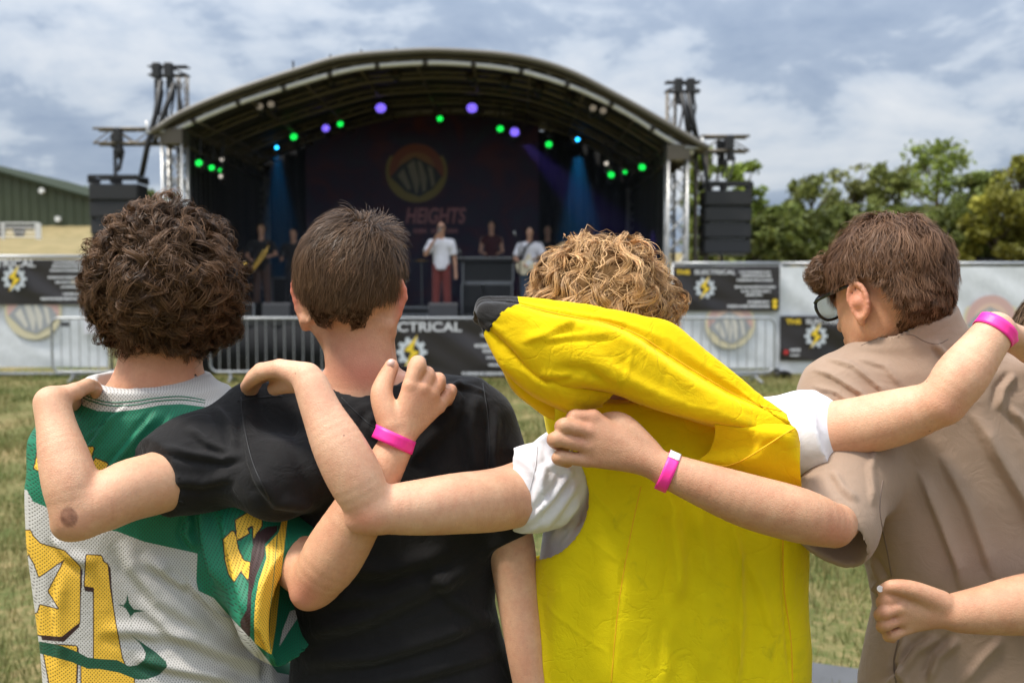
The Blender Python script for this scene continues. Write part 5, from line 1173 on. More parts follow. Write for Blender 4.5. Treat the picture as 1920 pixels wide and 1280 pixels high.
m_ = empty('microphone', q(-.06, -.17, 1.55), 0, 'black handheld microphone in the singer\'s raised hand', 'microphone'); MB().tube([q(-.10, -.20, 1.50), q(-.03, -.16, 1.62)], .014, 8).build('handle', M_blk, m_, True, world=True); MB().tube([q(-.03, -.16, 1.615), q(-.018, -.152, 1.64), q(-.008, -.146, 1.655)], [.018, .026, .012], 8).build('grille', M_galv, m_, True, world=True)
r, q, s = musician(922, 21.0, 414, 'keyboard player in a sleeveless dark red top with short dark hair', Mwine, Mdk, (.012, .009, .008), (a((-.05, -.04, -.27)), a((.08, -.24, -.04)), a((.05, -.04, -.27)), a((-.08, -.24, -.04))), sleeve=False, z0=ZD + .2)
kb = empty('keyboard', tuple(P(910, 486, 20.6)), 0, 'long black keyboard in front of the player in dark red', 'keyboard'); c = P(910, 488, 20.6); MB().box(c, (1.25, .34, .09)).build('case', M_blk, kb, world=True, bevel=.015)
w0 = None
for i in range(28):
    k = MB().box((c[0] - .55 + i * .0407, c[1] - .06, c[2] + .052), (.036, .15, .02)) if w0 is None else None
    if w0 is None: w0 = k.build('key', mat('ivory_key', (.6, .6, .58), rough=.4), kb, world=True)
    else: d = w0.copy(); COL.objects.link(d); d.parent = kb; d.matrix_parent_inverse = w0.matrix_parent_inverse; d.location = (i * .0407, 0, 0)
for sx in (-1, 1): MB().tube([(c[0] + sx * .45, c[1], c[2] - .05), (c[0] - sx * .35, c[1], ZD)], .018, 6).build('stand_leg', M_blk, kb, True, world=True)
r, q, s = musician(993, 19.2, 425, 'guitarist in a white T-shirt and jeans looking down at a cream guitar', MwS, Mjean, (.008, .006, .006), (a((-.10, -.06, -.26)), a((.16, -.20, -.10)), a((.10, -.08, -.22)), a((-.08, -.18, -.12))), look=(-.05, 0))
gt = empty('electric_guitar', q(-.02, -.22, 1.08), 0, 'cream electric guitar hung on the guitarist in the white T-shirt', 'guitar')
body = [(-.22, -.10), (-.20, .06), (-.10, .10), (-.02, .06), (.06, .13), (.12, .13), (.10, .04), (.10, -.04), (.13, -.12), (.05, -.15), (-.03, -.12), (-.12, -.17)]
M2 = Matrix.Rotation(R(-28), 3, 'Y'); u = M2 @ Vector((1, 0, 0)); vv = M2 @ Vector((0, 0, 1)); MB().prism([(p_[0] * 1.1, p_[1] * 1.1) for p_ in body], q(-.05, -.24, 1.06), u, vv, (0, -.045, 0)).build('body', mat('cream_lacquer', (.70, .60, .42), rough=.25), gt, world=True, bevel=.008)
MB().prism([(-.05, -.06), (.10, -.05), (.09, .05), (-.02, .04)], a(q(-.05, -.24, 1.06)) + a((0, -.048, 0)), u, vv, (0, -.004, 0)).build('pickguard', mat('white_plastic', (.7, .7, .68)), gt, world=True)
o_ = Vector(q(-.05, -.265, 1.06)); MB().tube([o_ + u * .08, o_ + u * .62], .026, 6).build('neck', mat('maple_neck', (.25, .14, .06), rough=.4), gt, world=True); MB().prism([(.62, -.03), (.82, -.05), (.80, .04), (.62, .03)], o_, u, vv, (0, -.015, 0)).build('headstock', mat('maple_head', (.45, .3, .15), rough=.4), gt, world=True)
MB().tube([q(-.16, -.13, 1.12), q(-.10, -.14, 1.35), q(.05, -.10, 1.48), q(.12, .05, 1.44)], .022, 5).build('strap', M_blk, gt, True, world=True)
r, q, s = musician(492, 20.4, 421, 'saxophonist with fair hair, dark shirt and brown trousers left of the singer', Mdk, Mbrn, (.22, .13, .06), (a((-.08, -.10, -.24)), a((.12, -.20, -.06)), a((.12, -.10, -.20)), a((-.06, -.18, -.04))))
sx_ = empty('saxophone', q(.0, -.25, 1.1), 0, 'golden saxophone held low by the fair-haired saxophonist', 'saxophone'); Mb = mat('brass', (.80, .50, .12), rough=.22, metal=1.0)
MB().tube([q(.16, -.16, 1.44), q(.19, -.20, 1.38), q(.12, -.25, 1.16), q(-.06, -.29, .92), q(-.17, -.30, .82), q(-.24, -.30, .84), q(-.26, -.29, .94), q(-.25, -.28, 1.05)], [.010, .013, .022, .032, .040, .045, .055, .085], 12).build('horn', Mb, sx_, True, world=True)
for t in np.linspace(.25, .8, 6): p_ = a(q(.19, -.24, 1.38)) * (1 - t) + a(q(-.12, -.34, .86)) * t; MB().tube([p_, p_ + a((0, -.03, 0))], .026, 10).build('key_cup', Mb, sx_, world=True)
musician(552, 20.6, 428, 'musician in dark clothes half hidden behind the head of the boy in black', Mdk, Mdk, (.02, .012, .01), (a((-.06, -.05, -.27)), a((.06, -.22, .0)), a((.06, -.05, -.27)), a((-.06, -.22, .0))))
musician(1027, 22.4, 424, 'bearded musician in black standing in the dark behind the guitarist', Mdk, Mdk, None, (a((-.06, -.02, -.27)), a((.05, -.15, -.15)), a((.06, -.02, -.27)), a((-.05, -.15, -.15))))
musician(1106, 21.6, 422, 'musician in black whose face shows above the hair of the boy in the banana costume', Mdk, Mdk, (.02, .015, .012), (a((-.06, -.02, -.27)), a((.05, -.15, -.15)), a((.06, -.02, -.27)), a((-.05, -.15, -.15))))
musician(700, 22.2, 470, 'drummer in dark clothes behind the drum kit', Mdk, Mdk, (.02, .015, .012), (a((-.14, -.14, -.18)), a((.06, -.22, .08)), a((.14, -.14, -.18)), a((-.02, -.22, .08))))
def mic_stand(px_, Y, pytop, label):
    c = P(px_, pytop, Y); r_ = empty('microphone_stand', (c[0], Y, ZD), 0, label, 'microphone stand'); MB().tube([(c[0] + .1, Y, ZD), (c[0] + .08, Y, c[2] - .25)], .014, 6).tube([(c[0] + .2, Y, c[2] - .35), (c[0], Y - .05, c[2] - .05)], .011, 6).build('pole', M_blk, r_, world=True)
    for k in range(3): t = k * 2.1; MB().tube([(c[0] + .1, Y, ZD + .06), (c[0] + .1 + .28 * math.cos(t), Y + .28 * math.sin(t), ZD + .01)], .010, 5).build('leg', M_blk, r_, world=True)
    MB().tube([(c[0], Y - .05, c[2] - .06), (c[0] - .02, Y - .06, c[2]), (c[0] - .025, Y - .06, c[2] + .03)], [.016, .028, .014], 8).build('microphone_head', M_galv, r_, True, world=True)
mic_stand(966, 18.9, 436, 'microphone stand just left of the guitarist in white'); mic_stand(864, 20.2, 470, 'microphone stand between the singer and the keyboard player')
def wedge(x0, x1, Y, label):
    A_, B_ = P(x0, 590, Y)[0], P(x1, 590, Y)[0]; r_ = empty('stage_monitor', ((A_ + B_) / 2, Y, ZD), 0, label, 'monitor speaker', 'wedge monitors along the stage front'); w_ = B_ - A_
    MB().prism([(-.22, 0), (.22, 0), (.22, .10), (-.08, .30), (-.22, .27)], (A_, Y, ZD), (0, 1, 0), (0, 0, 1), (w_, 0, 0)).build('cabinet', mat('monitor_grey', (.045, .045, .05), rough=.6), r_, world=True)
    n_ = Vector((0, .30, .30)); MB().add([(A_ + .03, Y + .215, ZD + .115), (B_ - .03, Y + .215, ZD + .115), (B_ - .03, Y - .07, ZD + .305), (A_ + .03, Y - .07, ZD + .305)], [(0, 1, 2, 3)]).build('grille', mat('monitor_grille', (.06, .06, .065), rough=.5, bump=.5, bscale=80), r_, world=True)
wedge(805, 859, 18.2, 'wedge monitor on the stage at the feet of the singer'); wedge(497, 548, 18.2, 'wedge monitor in front of the saxophonist'); wedge(1010, 1060, 18.3, 'wedge monitor in front of the guitarist'); wedge(350, 400, 18.3, 'wedge monitor at the left end of the stage')
def case(x0, x1, y0, y1, Y, label, D=.6):
    A_, B_ = P(x0, y1, Y), P(x1, y0, Y); A_[2] = max(A_[2], ZD); r_ = empty('flight_case', ((A_[0] + B_[0]) / 2, Y, A_[2]), 0, label, 'flight case', 'flight cases and risers on the stage'); cx, cz, w_, h_ = (A_[0] + B_[0]) / 2, (A_[2] + B_[2]) / 2, B_[0] - A_[0], B_[2] - A_[2]
    MB().box((cx, Y + D / 2, cz), (w_, D, h_)).build('box', M_deck, r_, world=True)
    for z in (A_[2] + .015, B_[2] - .012): MB().box((cx, Y - .008, z), (w_ + .01, .02, .03)).build('edge_trim', M_galv, r_, world=True)
    for x in (A_[0], B_[0]): MB().box((x, Y - .008, cz), (.03, .02, h_ - .06)).build('edge_trim', M_galv, r_, world=True)
case(868, 962, 488, 530, 20.5, 'low black riser with silver edges under the keyboard player'); case(866, 905, 531, 598, 20.3, 'black flight case with silver trim right of the singer'); case(905, 960, 531, 598, 20.3, 'black flight case with silver trim below the keyboard'); case(440, 476, 568, 596, 19.0, 'small black case left of the saxophonist'); case(512, 552, 520, 596, 21.2, 'black amplifier case right of the saxophonist')
def drums():
    Y = 21.2; r_ = empty('drum_kit', tuple(P(735, 598, Y)), 0, 'dark drum kit with cymbals left of the singer, half hidden behind the boy in black', 'drum kit'); r_.location.z = ZD + .2
    case(640, 812, 575, 598, 20.4, 'low black drum riser left of the singer', 2.0)
    Ms = mat('drum_shell', (.03, .012, .012), rough=.25); Mh = mat('drum_head', (.5, .5, .48), rough=.5); Mc = mat('cymbal_brass', (.75, .42, .08), rough=.3, metal=1.0); z0 = ZD + .25
    x = P(715, 500, Y)[0]
    for (dx, dy, z, r0, h_, ax) in ((0, 0, .30, .28, .4, 'y'), (-.55, .1, .35, .20, .35, 'z'), (.42, .15, .55, .17, .14, 'z'), (-.18, 0, .72, .15, .18, 'z'), (.17, 0, .72, .14, .16, 'z')):
        c = Vector((x + dx, Y + dy, z0 + z)); d = Vector((0, h_ / 2, 0)) if ax == 'y' else Vector((0, 0, h_ / 2)); o = MB().tube([c - d, c + d], r0, 20).build('drum', Ms, r_, True, world=True); MB().tube([c - d - d.normalized() * .012, c - d * .98], r0 * .97, 20).build('drum_head', Mh, r_, world=True)
    for (px_, py_, r0) in ((790, 489, .20), (690, 470, .24), (758, 462, .18), (640, 486, .2)):
        c = Vector(P(px_, py_, Y - .1)); MB().tube([c, c + Vector((0, 0, .012)), c + Vector((0, 0, .03))], [r0, r0 * .5, .02], 20).build('cymbal', Mc, r_, True, world=True); MB().tube([c, (c.x, c.y + .1, ZD + .2)], .012, 5).build('cymbal_stand', M_galv, r_, world=True)
drums()
# ---------------------------------------------------------------- passer-by whose hand shows beside the neck of the curly-haired boy
r, q, s = musician(318, 9.0, 532, 'passer-by hidden by the curly-haired boy, one hand with a blue wristband showing', Mdk, Mjean, (.05, .03, .02), (a((-.05, 0, -.27)), a((0, -.02, -.25)), a((.05, 0, -.28)), a((.03, -.02, -.24))), z0=0.0, group='friends and passers-by in the field')
MB().tube([q(.262, -.02, .90), q(.263, -.02, .875)], .036 * s, 12).build('wristband', mat('blue_band', (.05, .2, .6), rough=.5), r, world=True)
# ---------------------------------------------------------------- floor plate at the lower right
fp = MB().box((0, 0, .02), (1.9, .55, .04)).build('ground_plate', mat('grey_rubber_plate', (.07, .07, .072), rough=.8, noise=.15, nscale=6, bump=.4, bscale=40), bevel=.008); g_ = P(1500, 1290, 3.95); fp.location = (g_[0] - .35, 3.93, 0.002); fp.rotation_euler = (0, 0, R(-22)); tag(fp, 'flat grey cable ramp plate lying in the grass beside the banana costume', 'ground plate')
# ============================================================ the four friends (seen from behind) and their neighbour
ID = Matrix.Identity(3).to_euler()
def rotd(x, y, z): 
    return (Matrix.Rotation(R(z), 3, 'Z') @ Matrix.Rotation(R(x), 3, 'X') @ Matrix.Rotation(R(y), 3, 'Y')).to_euler()

SK1 = skin_mat('skin_warm', (0.585, 0.315, 0.185)); SK2 = skin_mat('skin_fair', (0.62, 0.36, 0.225)); SK3 = skin_mat('skin_pale', (0.65, 0.395, 0.255)); SK4 = skin_mat('skin_tan', (0.53, 0.29, 0.175))
M_black = cloth_mat('black_cotton', (0.0135, 0.0125, 0.0125), wr=0.6, var=0.25, sheen=0.10)
M_beige = cloth_mat('taupe_cotton', (0.315, 0.220, 0.158), wr=0.35, var=0.05, sheen=0.15)
M_white = cloth_mat('white_cotton', (0.74, 0.72, 0.75), wr=0.35, var=0.03, sheen=0.1)
M_seam_b = mat('black_stitch', (0.006, 0.006, 0.007)); M_seam_g = mat('taupe_stitch', (0.16, 0.105, 0.075)); M_seam_w = mat('white_stitch', (0.5, 0.48, 0.5))
M_jersey = jersey_mat('mesh_jersey')
M_felt = felt_mat('banana_felt', (0.97, 0.69, 0.008)); M_felt2 = felt_mat('banana_felt_body', (0.95, 0.79, 0.009)); M_feltblack = cloth_mat('black_felt', (0.02, 0.018, 0.017), wr=0.8, weave=500)
M_feltseam = mat('banana_seam', (0.85, 0.45, 0.005), rough=0.9)

# ---------------------------------------------------------------- 1: curly-haired boy in the green and white jersey
def person_curly():
    root = empty('person', (-0.57, 1.72, 0), 0, 'boy with big dark curly hair in a green and cream mesh jersey with yellow numbers', 'person', 'friends with arms round each other')
    C = P(305, 545, 1.68); rot = rotd(0, 0, -14)
    rows = [(700, 250, 350, 1.70, .05), (742, 165, 400, 1.70, .075), (770, 118, 440, 1.70, .095), (820, 84, 470, 1.705, .11), (900, 72, 470, 1.71, .12), (1000, 74, 470, 1.71, .12), (1100, 86, 480, 1.71, .12), (1200, 98, 500, 1.71, .12), (1290, 104, 548, 1.71, .125), (1480, 90, 560, 1.71, .13)]
    hp, T = head_prims(C, rot, 1.02)
    arm = chain([(440, 860, 1.69, 52), (495, 980, 1.65, 52), (560, 1052, 1.56, 54), (592, 1086, 1.505, 46)], 0.02) + chain([(588, 1097, 1.495, 43), (622, 1045, 1.485, 58), (668, 968, 1.478, 52), (710, 895, 1.485, 41), (742, 836, 1.50, 33)], 0.012) + chain([(576, 1112, 1.495, 31), (592, 1092, 1.495, 40)], 0.01)
    arm += hand((742, 828, 1.50, 37), [(769, 724, 1.515, 17), (790, 731, 1.52, 17), (808, 741, 1.53, 16), (822, 762, 1.54, 15)],
                [[(781, 690, 1.53, 16.5), (783, 683, 1.56, 16), (774, 712, 1.60, 14)], [(799, 709, 1.545, 16), (800, 702, 1.575, 15), (792, 730, 1.61, 14)], [(820, 719, 1.56, 15), (821, 713, 1.59, 14.5), (812, 740, 1.63, 13)], [(838, 741, 1.575, 14.5), (844, 733, 1.60, 13.5), (835, 757, 1.635, 12)]],
                [(735, 800, 1.50, 26), (716, 745, 1.515, 22), (721, 716, 1.53, 18), (733, 690, 1.55, 14.5), (734, 685, 1.555, 13)])
    arm2 = chain([(130, 815, 1.70, 55), (70, 980, 1.78, 48), (60, 1120, 1.85, 40)], 0.02)
    neck = chain([(303, 590, 1.69, 68), (300, 690, 1.69, 74), (296, 745, 1.70, 80)], 0.03) + chain([(298, 745, 1.70, 56), (170, 800, 1.70, 42)], 0.05) + chain([(300, 745, 1.70, 56), (420, 815, 1.69, 46)], 0.05)
    pr = hp + neck + [('u', loft(rows, grow=-0.012), 0.02)] + arm
    def red(x, y, v):
        ly = (v - C) @ np.array(rot.to_matrix()); ears = np.exp(-((np.abs(ly[:, 0]) - 0.095) / 0.014) ** 2 - ((ly[:, 2] + .01) / 0.04) ** 2)
        return ears * 0.75 + blob(x, y, (572, 1120), (34, 30), 0.75) + blob(x, y, (800, 735), (50, 40), 0.18) + 0.28 * blob(x, y, (300, 715), (90, 30))
    o, bv = body_obj('b', root, pr, (-1.0, 1.38, 0.72), (-0.05, 1.86, 2.0), SK1, red=red)
    band('wristband', bv, P(737, 823, 1.497), P(712, 893, 1.485) - P(755, 800, 1.50), 0.033, 0.0200, M_pink, root)
    MB().prism([(0.0062 * math.cos(t), 0.0075 * math.sin(t)) for t in np.linspace(0, 6.283, 14, False)], P(733, 681, 1.5385), (1, 0, 0.1), (0, 0.25, 0.95), (0, -0.0012, 0)).build('thumb_nail', mat('nail', (0.66, 0.42, 0.34), rough=0.25), root, True, world=True)
    # jersey
    srows = [(r_[0], r_[1], r_[2], r_[3], r_[4] + .006) for r_ in rows if r_[0] > 705]
    sA, sB = P(440, 850, 1.68), P(566, 1095, 1.535); ax = sB - sA; ax /= np.linalg.norm(ax)
    cutn = (P(566, 1095, 1.53) - P(440, 1070, 1.62)); cutn /= np.linalg.norm(cutn)
    endp = P(543, 1100, 1.52)
    pr = [('u', loft(srows, n=2.6, grow=0.004), 0.0)] + chain([(290, 745, 1.70, 70), (160, 782, 1.70, 50), (120, 830, 1.71, 48)], 0.045) + chain([(300, 745, 1.70, 70), (430, 815, 1.69, 70)], 0.05)
    pr += [('u', cone(P(440, 870, 1.69), P(490, 1030, 1.635), 0.062, 0.088), 0.04), ('u', cone(P(490, 1030, 1.635), P(560, 1122, 1.565), 0.088, 0.106, cut=(endp, cutn)), 0.03),
           ('s', cone(P(510, 1060, 1.62), P(600, 1150, 1.555), 0.070, 0.098), 0.003),
           ]
    cpn = np.array((0.03, -0.16, 1.0)); pr += [('u', cone(P(280, 800, 1.70), P(278, 700, 1.70), 0.108, 0.098, cut=(P(265, 739, 1.60), cpn)), 0.022), ('s', cone(P(285, 765, 1.705), P(282, 660, 1.70), 0.078, 0.092), 0.003)]
    def attrs(me, v):
        x, y = proj(v)
        def c7(L): return [(40 + a / 4.267, 980 + b / 4.267) for a, b in L]
        def c8(L): return [(380 + a / 4, 940 + b / 4) for a, b in L]
        def c1(L): return [(40 + a / 3.657, 680 + b / 3.657) for a, b in L]
        U = lambda *P_: np.minimum.reduce([poly_sd(x, y, p) for p in P_])
        two = c7([(70, 60), (92, 105), (150, 165), (340, 222), (470, 350), (465, 795), (320, 910), (155, 895), (-60, 880), (-60, 60)])
        star = c7([(60, 250), (105, 330), (140, 430), (355, 280), (215, 545), (310, 695), (150, 655), (130, 720), (0, 760), (0, 300)])
        one = c7([(520, 255), (640, 262), (655, 310), (690, 330), (705, 500), (750, 790), (805, 1080), (835, 1150), (900, 1240), (920, 1500), (480, 1500), (480, 1110), (580, 1090), (580, 515), (505, 505)])
        base2 = c7([(120, 965), (445, 985), (430, 1500), (265, 1500), (180, 1050)])
        ny = U(two, one, base2); ny = np.maximum(ny, -poly_sd(x, y, star))
        name_ = [c1([(95, 690), (112, 600), (135, 640), (130, 745), (85, 722)]), c1([(405, 582), (500, 575), (480, 640), (458, 682), (430, 640)]), c1([(470, 725), (508, 655), (595, 690), (562, 752), (520, 772)]), c1([(600, 722), (640, 698), (720, 740), (650, 800), (590, 760)])]
        dig = [c8([(225, 215), (155, 285), (170, 440), (195, 540), (235, 600), (285, 515), (340, 590), (355, 455), (305, 440), (265, 355), (245, 250)]), c8([(245, 140), (375, 60), (440, 100), (445, 180), (400, 240), (380, 310), (378, 175), (330, 200), (350, 235), (260, 285)])]
        yb = U(c8([(640, 95), (600, 120), (570, 230), (470, 340), (480, 420), (420, 600), (395, 740), (385, 900), (390, 1060), (515, 1150), (548, 940), (594, 500), (628, 200)]))
        nm = U(*name_, *dig); fy = np.minimum(np.minimum(ny, nm), yb)
        sh = U(c7([(465, 350), (488, 375), (465, 830), (340, 950), (165, 935), (155, 895), (320, 910), (465, 795)]), c7([(500, 510), (580, 515), (580, 552), (510, 547)]), c7([(688, 335), (712, 350), (745, 760), (750, 790), (705, 500)]), c7([(440, 990), (460, 1010), (440, 1500), (420, 1500)]),
               c8([(580, 178), (480, 188), (400, 240), (365, 380), (345, 600), (330, 810), (280, 900), (290, 950), (355, 1025), (360, 850), (365, 700), (400, 560), (465, 400), (465, 320), (570, 210)]), c8([(330, 200), (378, 172), (380, 190), (345, 210), (352, 240), (275, 295), (262, 283), (350, 235)]))
        fb = np.minimum(np.minimum(ny, nm) - 1.9, sh)
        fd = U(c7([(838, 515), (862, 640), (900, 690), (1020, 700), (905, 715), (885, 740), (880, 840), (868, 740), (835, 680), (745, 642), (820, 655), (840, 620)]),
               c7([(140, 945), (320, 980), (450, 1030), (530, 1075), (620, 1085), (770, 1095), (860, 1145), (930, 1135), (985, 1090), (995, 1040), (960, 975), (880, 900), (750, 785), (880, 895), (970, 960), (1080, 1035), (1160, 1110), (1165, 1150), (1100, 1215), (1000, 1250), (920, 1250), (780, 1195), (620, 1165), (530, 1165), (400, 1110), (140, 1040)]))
        fg = U([(-90, 905), (50, 918), (62, 940), (89, 951), (160, 985), (220, 996), (270, 1015), (370, 1037), (368, 1090), (372, 1107), (400, 1120), (440, 1165), (470, 1195), (520, 1260), (620, 1280), (700, 1200), (700, 763), (387, 763), (340, 757), (302, 759), (259, 767), (215, 772), (182, 770), (155, 760), (147, 745), (130, 700), (-90, 700)])
        fg = np.maximum(fg, -poly_sd(x, y, c8([(655, 820), (730, 800), (740, 830), (640, 980), (570, 1095), (600, 960)])))
        front = v[:, 1] > 1.73
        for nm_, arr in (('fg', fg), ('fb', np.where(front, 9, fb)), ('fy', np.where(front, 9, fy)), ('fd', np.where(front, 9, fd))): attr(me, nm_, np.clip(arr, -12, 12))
    F1 = [([(215, 775), (200, 800), (150, 860)], 7, 4), ([(300, 770), (255, 820), (215, 870), (190, 900)], 8, 5), ([(330, 770), (290, 830), (240, 885)], 7, 5), ([(360, 775), (330, 820), (270, 850)], 7, 4),
          ([(240, 760), (200, 790), (165, 820)], 6, 3), ([(385, 900), (380, 960), (395, 1040), (420, 1110)], 12, 7), ([(360, 960), (350, 1000), (368, 1030)], 9, 5), ([(415, 950), (430, 1020), (450, 1100), (470, 1180)], 11, 5),
          ([(265, 1040), (300, 1060), (380, 1110), (450, 1180)], 16, 7), ([(230, 1010), (250, 1060), (300, 1120), (400, 1180)], 18, 5), ([(260, 1120), (330, 1180), (440, 1230), (520, 1260)], 18, 7), ([(310, 1060), (350, 1090), (360, 1120)], 10, -5, 'g'), ([(180, 1180), (260, 1180), (380, 1200)], 16, 4), ([(100, 1000), (130, 1040), (180, 1060)], 14, 4), ([(475, 1180), (490, 1220), (500, 1280)], 9, -8, 'g'), ([(120, 1070), (110, 1150), (120, 1250)], 14, 3), ([(250, 1230), (330, 1250), (450, 1275)], 14, 6)]
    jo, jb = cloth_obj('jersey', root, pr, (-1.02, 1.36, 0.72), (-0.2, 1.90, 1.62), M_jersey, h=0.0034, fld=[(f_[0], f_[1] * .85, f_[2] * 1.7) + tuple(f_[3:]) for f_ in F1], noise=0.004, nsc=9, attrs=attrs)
    M_line = mat('green_line', (0.01, 0.15, 0.075))
    for t_ in (0, 1): seam('collar_stripe', jb, [(156 - 3 * t_, 738 + 6 * t_), (172, 746 + 6 * t_), (205, 754 + 6 * t_), (250, 752 + 7 * t_), (292, 746 + 6 * t_), (340, 743 + 6 * t_), (384, 750 + 5 * t_)], 0.0010, M_line, root)
    seam('hem_stitching', jb, [(523, 960), (515, 1060), (507, 1140), (505, 1190), (508, 1222)], 0.0006, M_line, root)
    legs('trousers', root, -0.575, 1.72, 0.84, M_denim)
    # hair: loose curls all round
    rs = (0.083, 0.098, 0.094); rh = (0.128, 0.134, 0.133); Ch = P(314, 527, 1.675)
    def keep(u): return np.where((u[:, 1] > 0.55) & (u[:, 2] < 0.45), 0.0, np.where(u[:, 2] < -0.93, 0, 1.0)) 
    def flow(u): return np.stack([u[:, 0] * 0.3, u[:, 1] * 0.2, -0.7 - 0.3 * u[:, 2]], 1)
    mh = hair_mat('dark_curls')
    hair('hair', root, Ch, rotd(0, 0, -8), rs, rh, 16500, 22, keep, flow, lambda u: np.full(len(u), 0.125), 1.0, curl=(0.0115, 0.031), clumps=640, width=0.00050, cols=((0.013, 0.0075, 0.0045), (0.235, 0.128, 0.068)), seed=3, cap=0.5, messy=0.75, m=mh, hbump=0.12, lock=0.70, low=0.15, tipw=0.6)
    return root, jb
person_curly()

# ---------------------------------------------------------------- 2: short-haired boy in the black T-shirt
def person_black():
    root = empty('person', (-0.19, 1.70, 0), 0, 'boy with short straight dark brown hair and a sunburnt neck in a plain black T-shirt', 'person', 'friends with arms round each other')
    C = P(657, 548, 1.67); rot = rotd(0, 3, -4)
    rows = [(690, 600, 760, 1.69, .05), (718, 500, 880, 1.70, .07), (745, 462, 915, 1.70, .09), (800, 448, 940, 1.70, .105), (880, 470, 950, 1.70, .11), (960, 510, 945, 1.70, .11), (1050, 545, 928, 1.70, .11), (1130, 556, 925, 1.70, .11), (1200, 552, 942, 1.70, .11), (1285, 545, 978, 1.70, .115), (1480, 545, 985, 1.70, .12)]
    hp, T = head_prims(C, rot, 1.0, ears=(58, 62), wide=1.03, esize=1.36)
    arm = chain([(450, 830, 1.68, 62), (320, 895, 1.555, 59), (240, 920, 1.50, 58), (190, 946, 1.47, 52), (145, 966, 1.455, 43)], 0.02) + chain([(145, 968, 1.455, 43), (134, 915, 1.46, 50), (120, 860, 1.475, 46), (106, 800, 1.495, 36), (97, 757, 1.51, 33)], 0.012) + chain([(126, 985, 1.455, 27), (150, 968, 1.455, 38)], 0.012)
    arm += hand((95, 753, 1.515, 34), [(140, 734, 1.535, 18), (143, 733, 1.56, 18), (140, 735, 1.585, 17), (134, 740, 1.605, 16)],
                [[(164, 723, 1.56, 13), (178, 727, 1.60, 12), (184, 745, 1.62, 11)], [(162, 724, 1.595, 13), (176, 727, 1.63, 12), (182, 748, 1.65, 11)], [(158, 728, 1.62, 13), (172, 732, 1.66, 12), (180, 752, 1.68, 11)], [(150, 734, 1.64, 12), (162, 740, 1.68, 11), (170, 758, 1.70, 10)]],
                [(100, 752, 1.54, 22), (118, 752, 1.58, 17), (138, 757, 1.62, 14)])
    arm2 = chain([(905, 810, 1.69, 48), (955, 1000, 1.66, 44), (968, 1090, 1.645, 42), (985, 1210, 1.62, 38), (1002, 1340, 1.60, 30), (1006, 1420, 1.60, 26)], 0.02)
    neck = chain([(668, 590, 1.68, 64), (675, 660, 1.68, 66), (679, 700, 1.68, 68), (684, 770, 1.69, 78)], 0.025) + chain([(682, 760, 1.70, 48), (520, 800, 1.70, 38)], 0.05) + chain([(684, 755, 1.70, 48), (880, 800, 1.70, 38)], 0.05)
    pr = hp + neck + [('u', loft(rows, grow=-0.012), 0.02)] + arm + arm2
    Tc = np.array(rot.to_matrix())
    def red(x, y, v):
        ly = (v - C) @ Tc; ears = np.exp(-((np.abs(ly[:, 0]) - 0.098) / 0.016) ** 2 - ((ly[:, 2] + .01) / 0.045) ** 2)
        return ears * 1.4 + 0.72 * blob(x, y, (680, 705), (75, 34)) + 0.25 * blob(x, y, (665, 655), (70, 40)) - 0.5 * blob(x, y, (690, 765), (60, 22)) + 0.2 * blob(x, y, (140, 990), (50, 30)) + .15 * blob(x, y, (970, 1200), (30, 100))
    def scar(x, y, v):
        e = np.hypot((x - 129) / 17.5, (y - 968) / 19.5) + 0.13 * vnoise(v, 70, 5); return np.clip((1.0 - e) * 5, 0, 1) * (0.75 + 0.25 * vnoise(v, 250, 2)) * (v[:, 1] < 1.5)
    o, bv = body_obj('b', root, pr, (-0.90, 1.37, 0.70), (0.12, 1.83, 2.0), SK2, red=red, scar=scar)
    # T-shirt
    srows = [(r_[0], r_[1] + 0, r_[2] - 0, r_[3], r_[4] + .004) for r_ in rows if r_[0] > 700]
    hc = P(296, 898, 1.545); ax = P(296, 898, 1.545) - P(460, 838, 1.67); ax /= np.linalg.norm(ax)
    hc2 = P(957, 1012, 1.655); ax2 = P(962, 1020, 1.655) - P(925, 850, 1.68); ax2 /= np.linalg.norm(ax2)
    pr = [('u', loft(srows, grow=0.003), 0.0)] + chain([(660, 752, 1.70, 50), (560, 765, 1.70, 48), (475, 778, 1.69, 50)], 0.04) + chain([(700, 750, 1.70, 50), (800, 755, 1.70, 46), (880, 765, 1.695, 50)], 0.04)
    pr += chain([(475, 785, 1.69, 55), (430, 838, 1.65, 84)], 0.04) + [('u', cone(P(475, 850, 1.67), P(360, 868, 1.60), 0.086, 0.076), 0.03), ('u', cone(P(370, 868, 1.60), P(270, 905, 1.53), 0.075, 0.062, cut=(hc, ax)), 0.02),
           ('u', cone(P(590, 880, 1.58), P(520, 900, 1.555), 0.050, 0.056), 0.04), ('u', cone(P(520, 900, 1.555), P(440, 870, 1.59), 0.056, 0.058), 0.03),
           ('u', cone(P(900, 800, 1.69), P(945, 930, 1.67), 0.062, 0.056), 0.03), ('u', cone(P(945, 930, 1.67), P(962, 1035, 1.655), 0.056, 0.050, cut=(hc2, ax2 + np.array((0.22, 0, 0)))), 0.02),
           ('u', cone(P(690, 830, 1.695), P(680, 730, 1.695), 0.098, 0.092, cut=(P(690, 764, 1.60), (-0.42, -0.34, 1.0))), 0.012), ('s', cone(P(692, 790, 1.70), P(678, 660, 1.69), 0.074, 0.086), 0.003)]
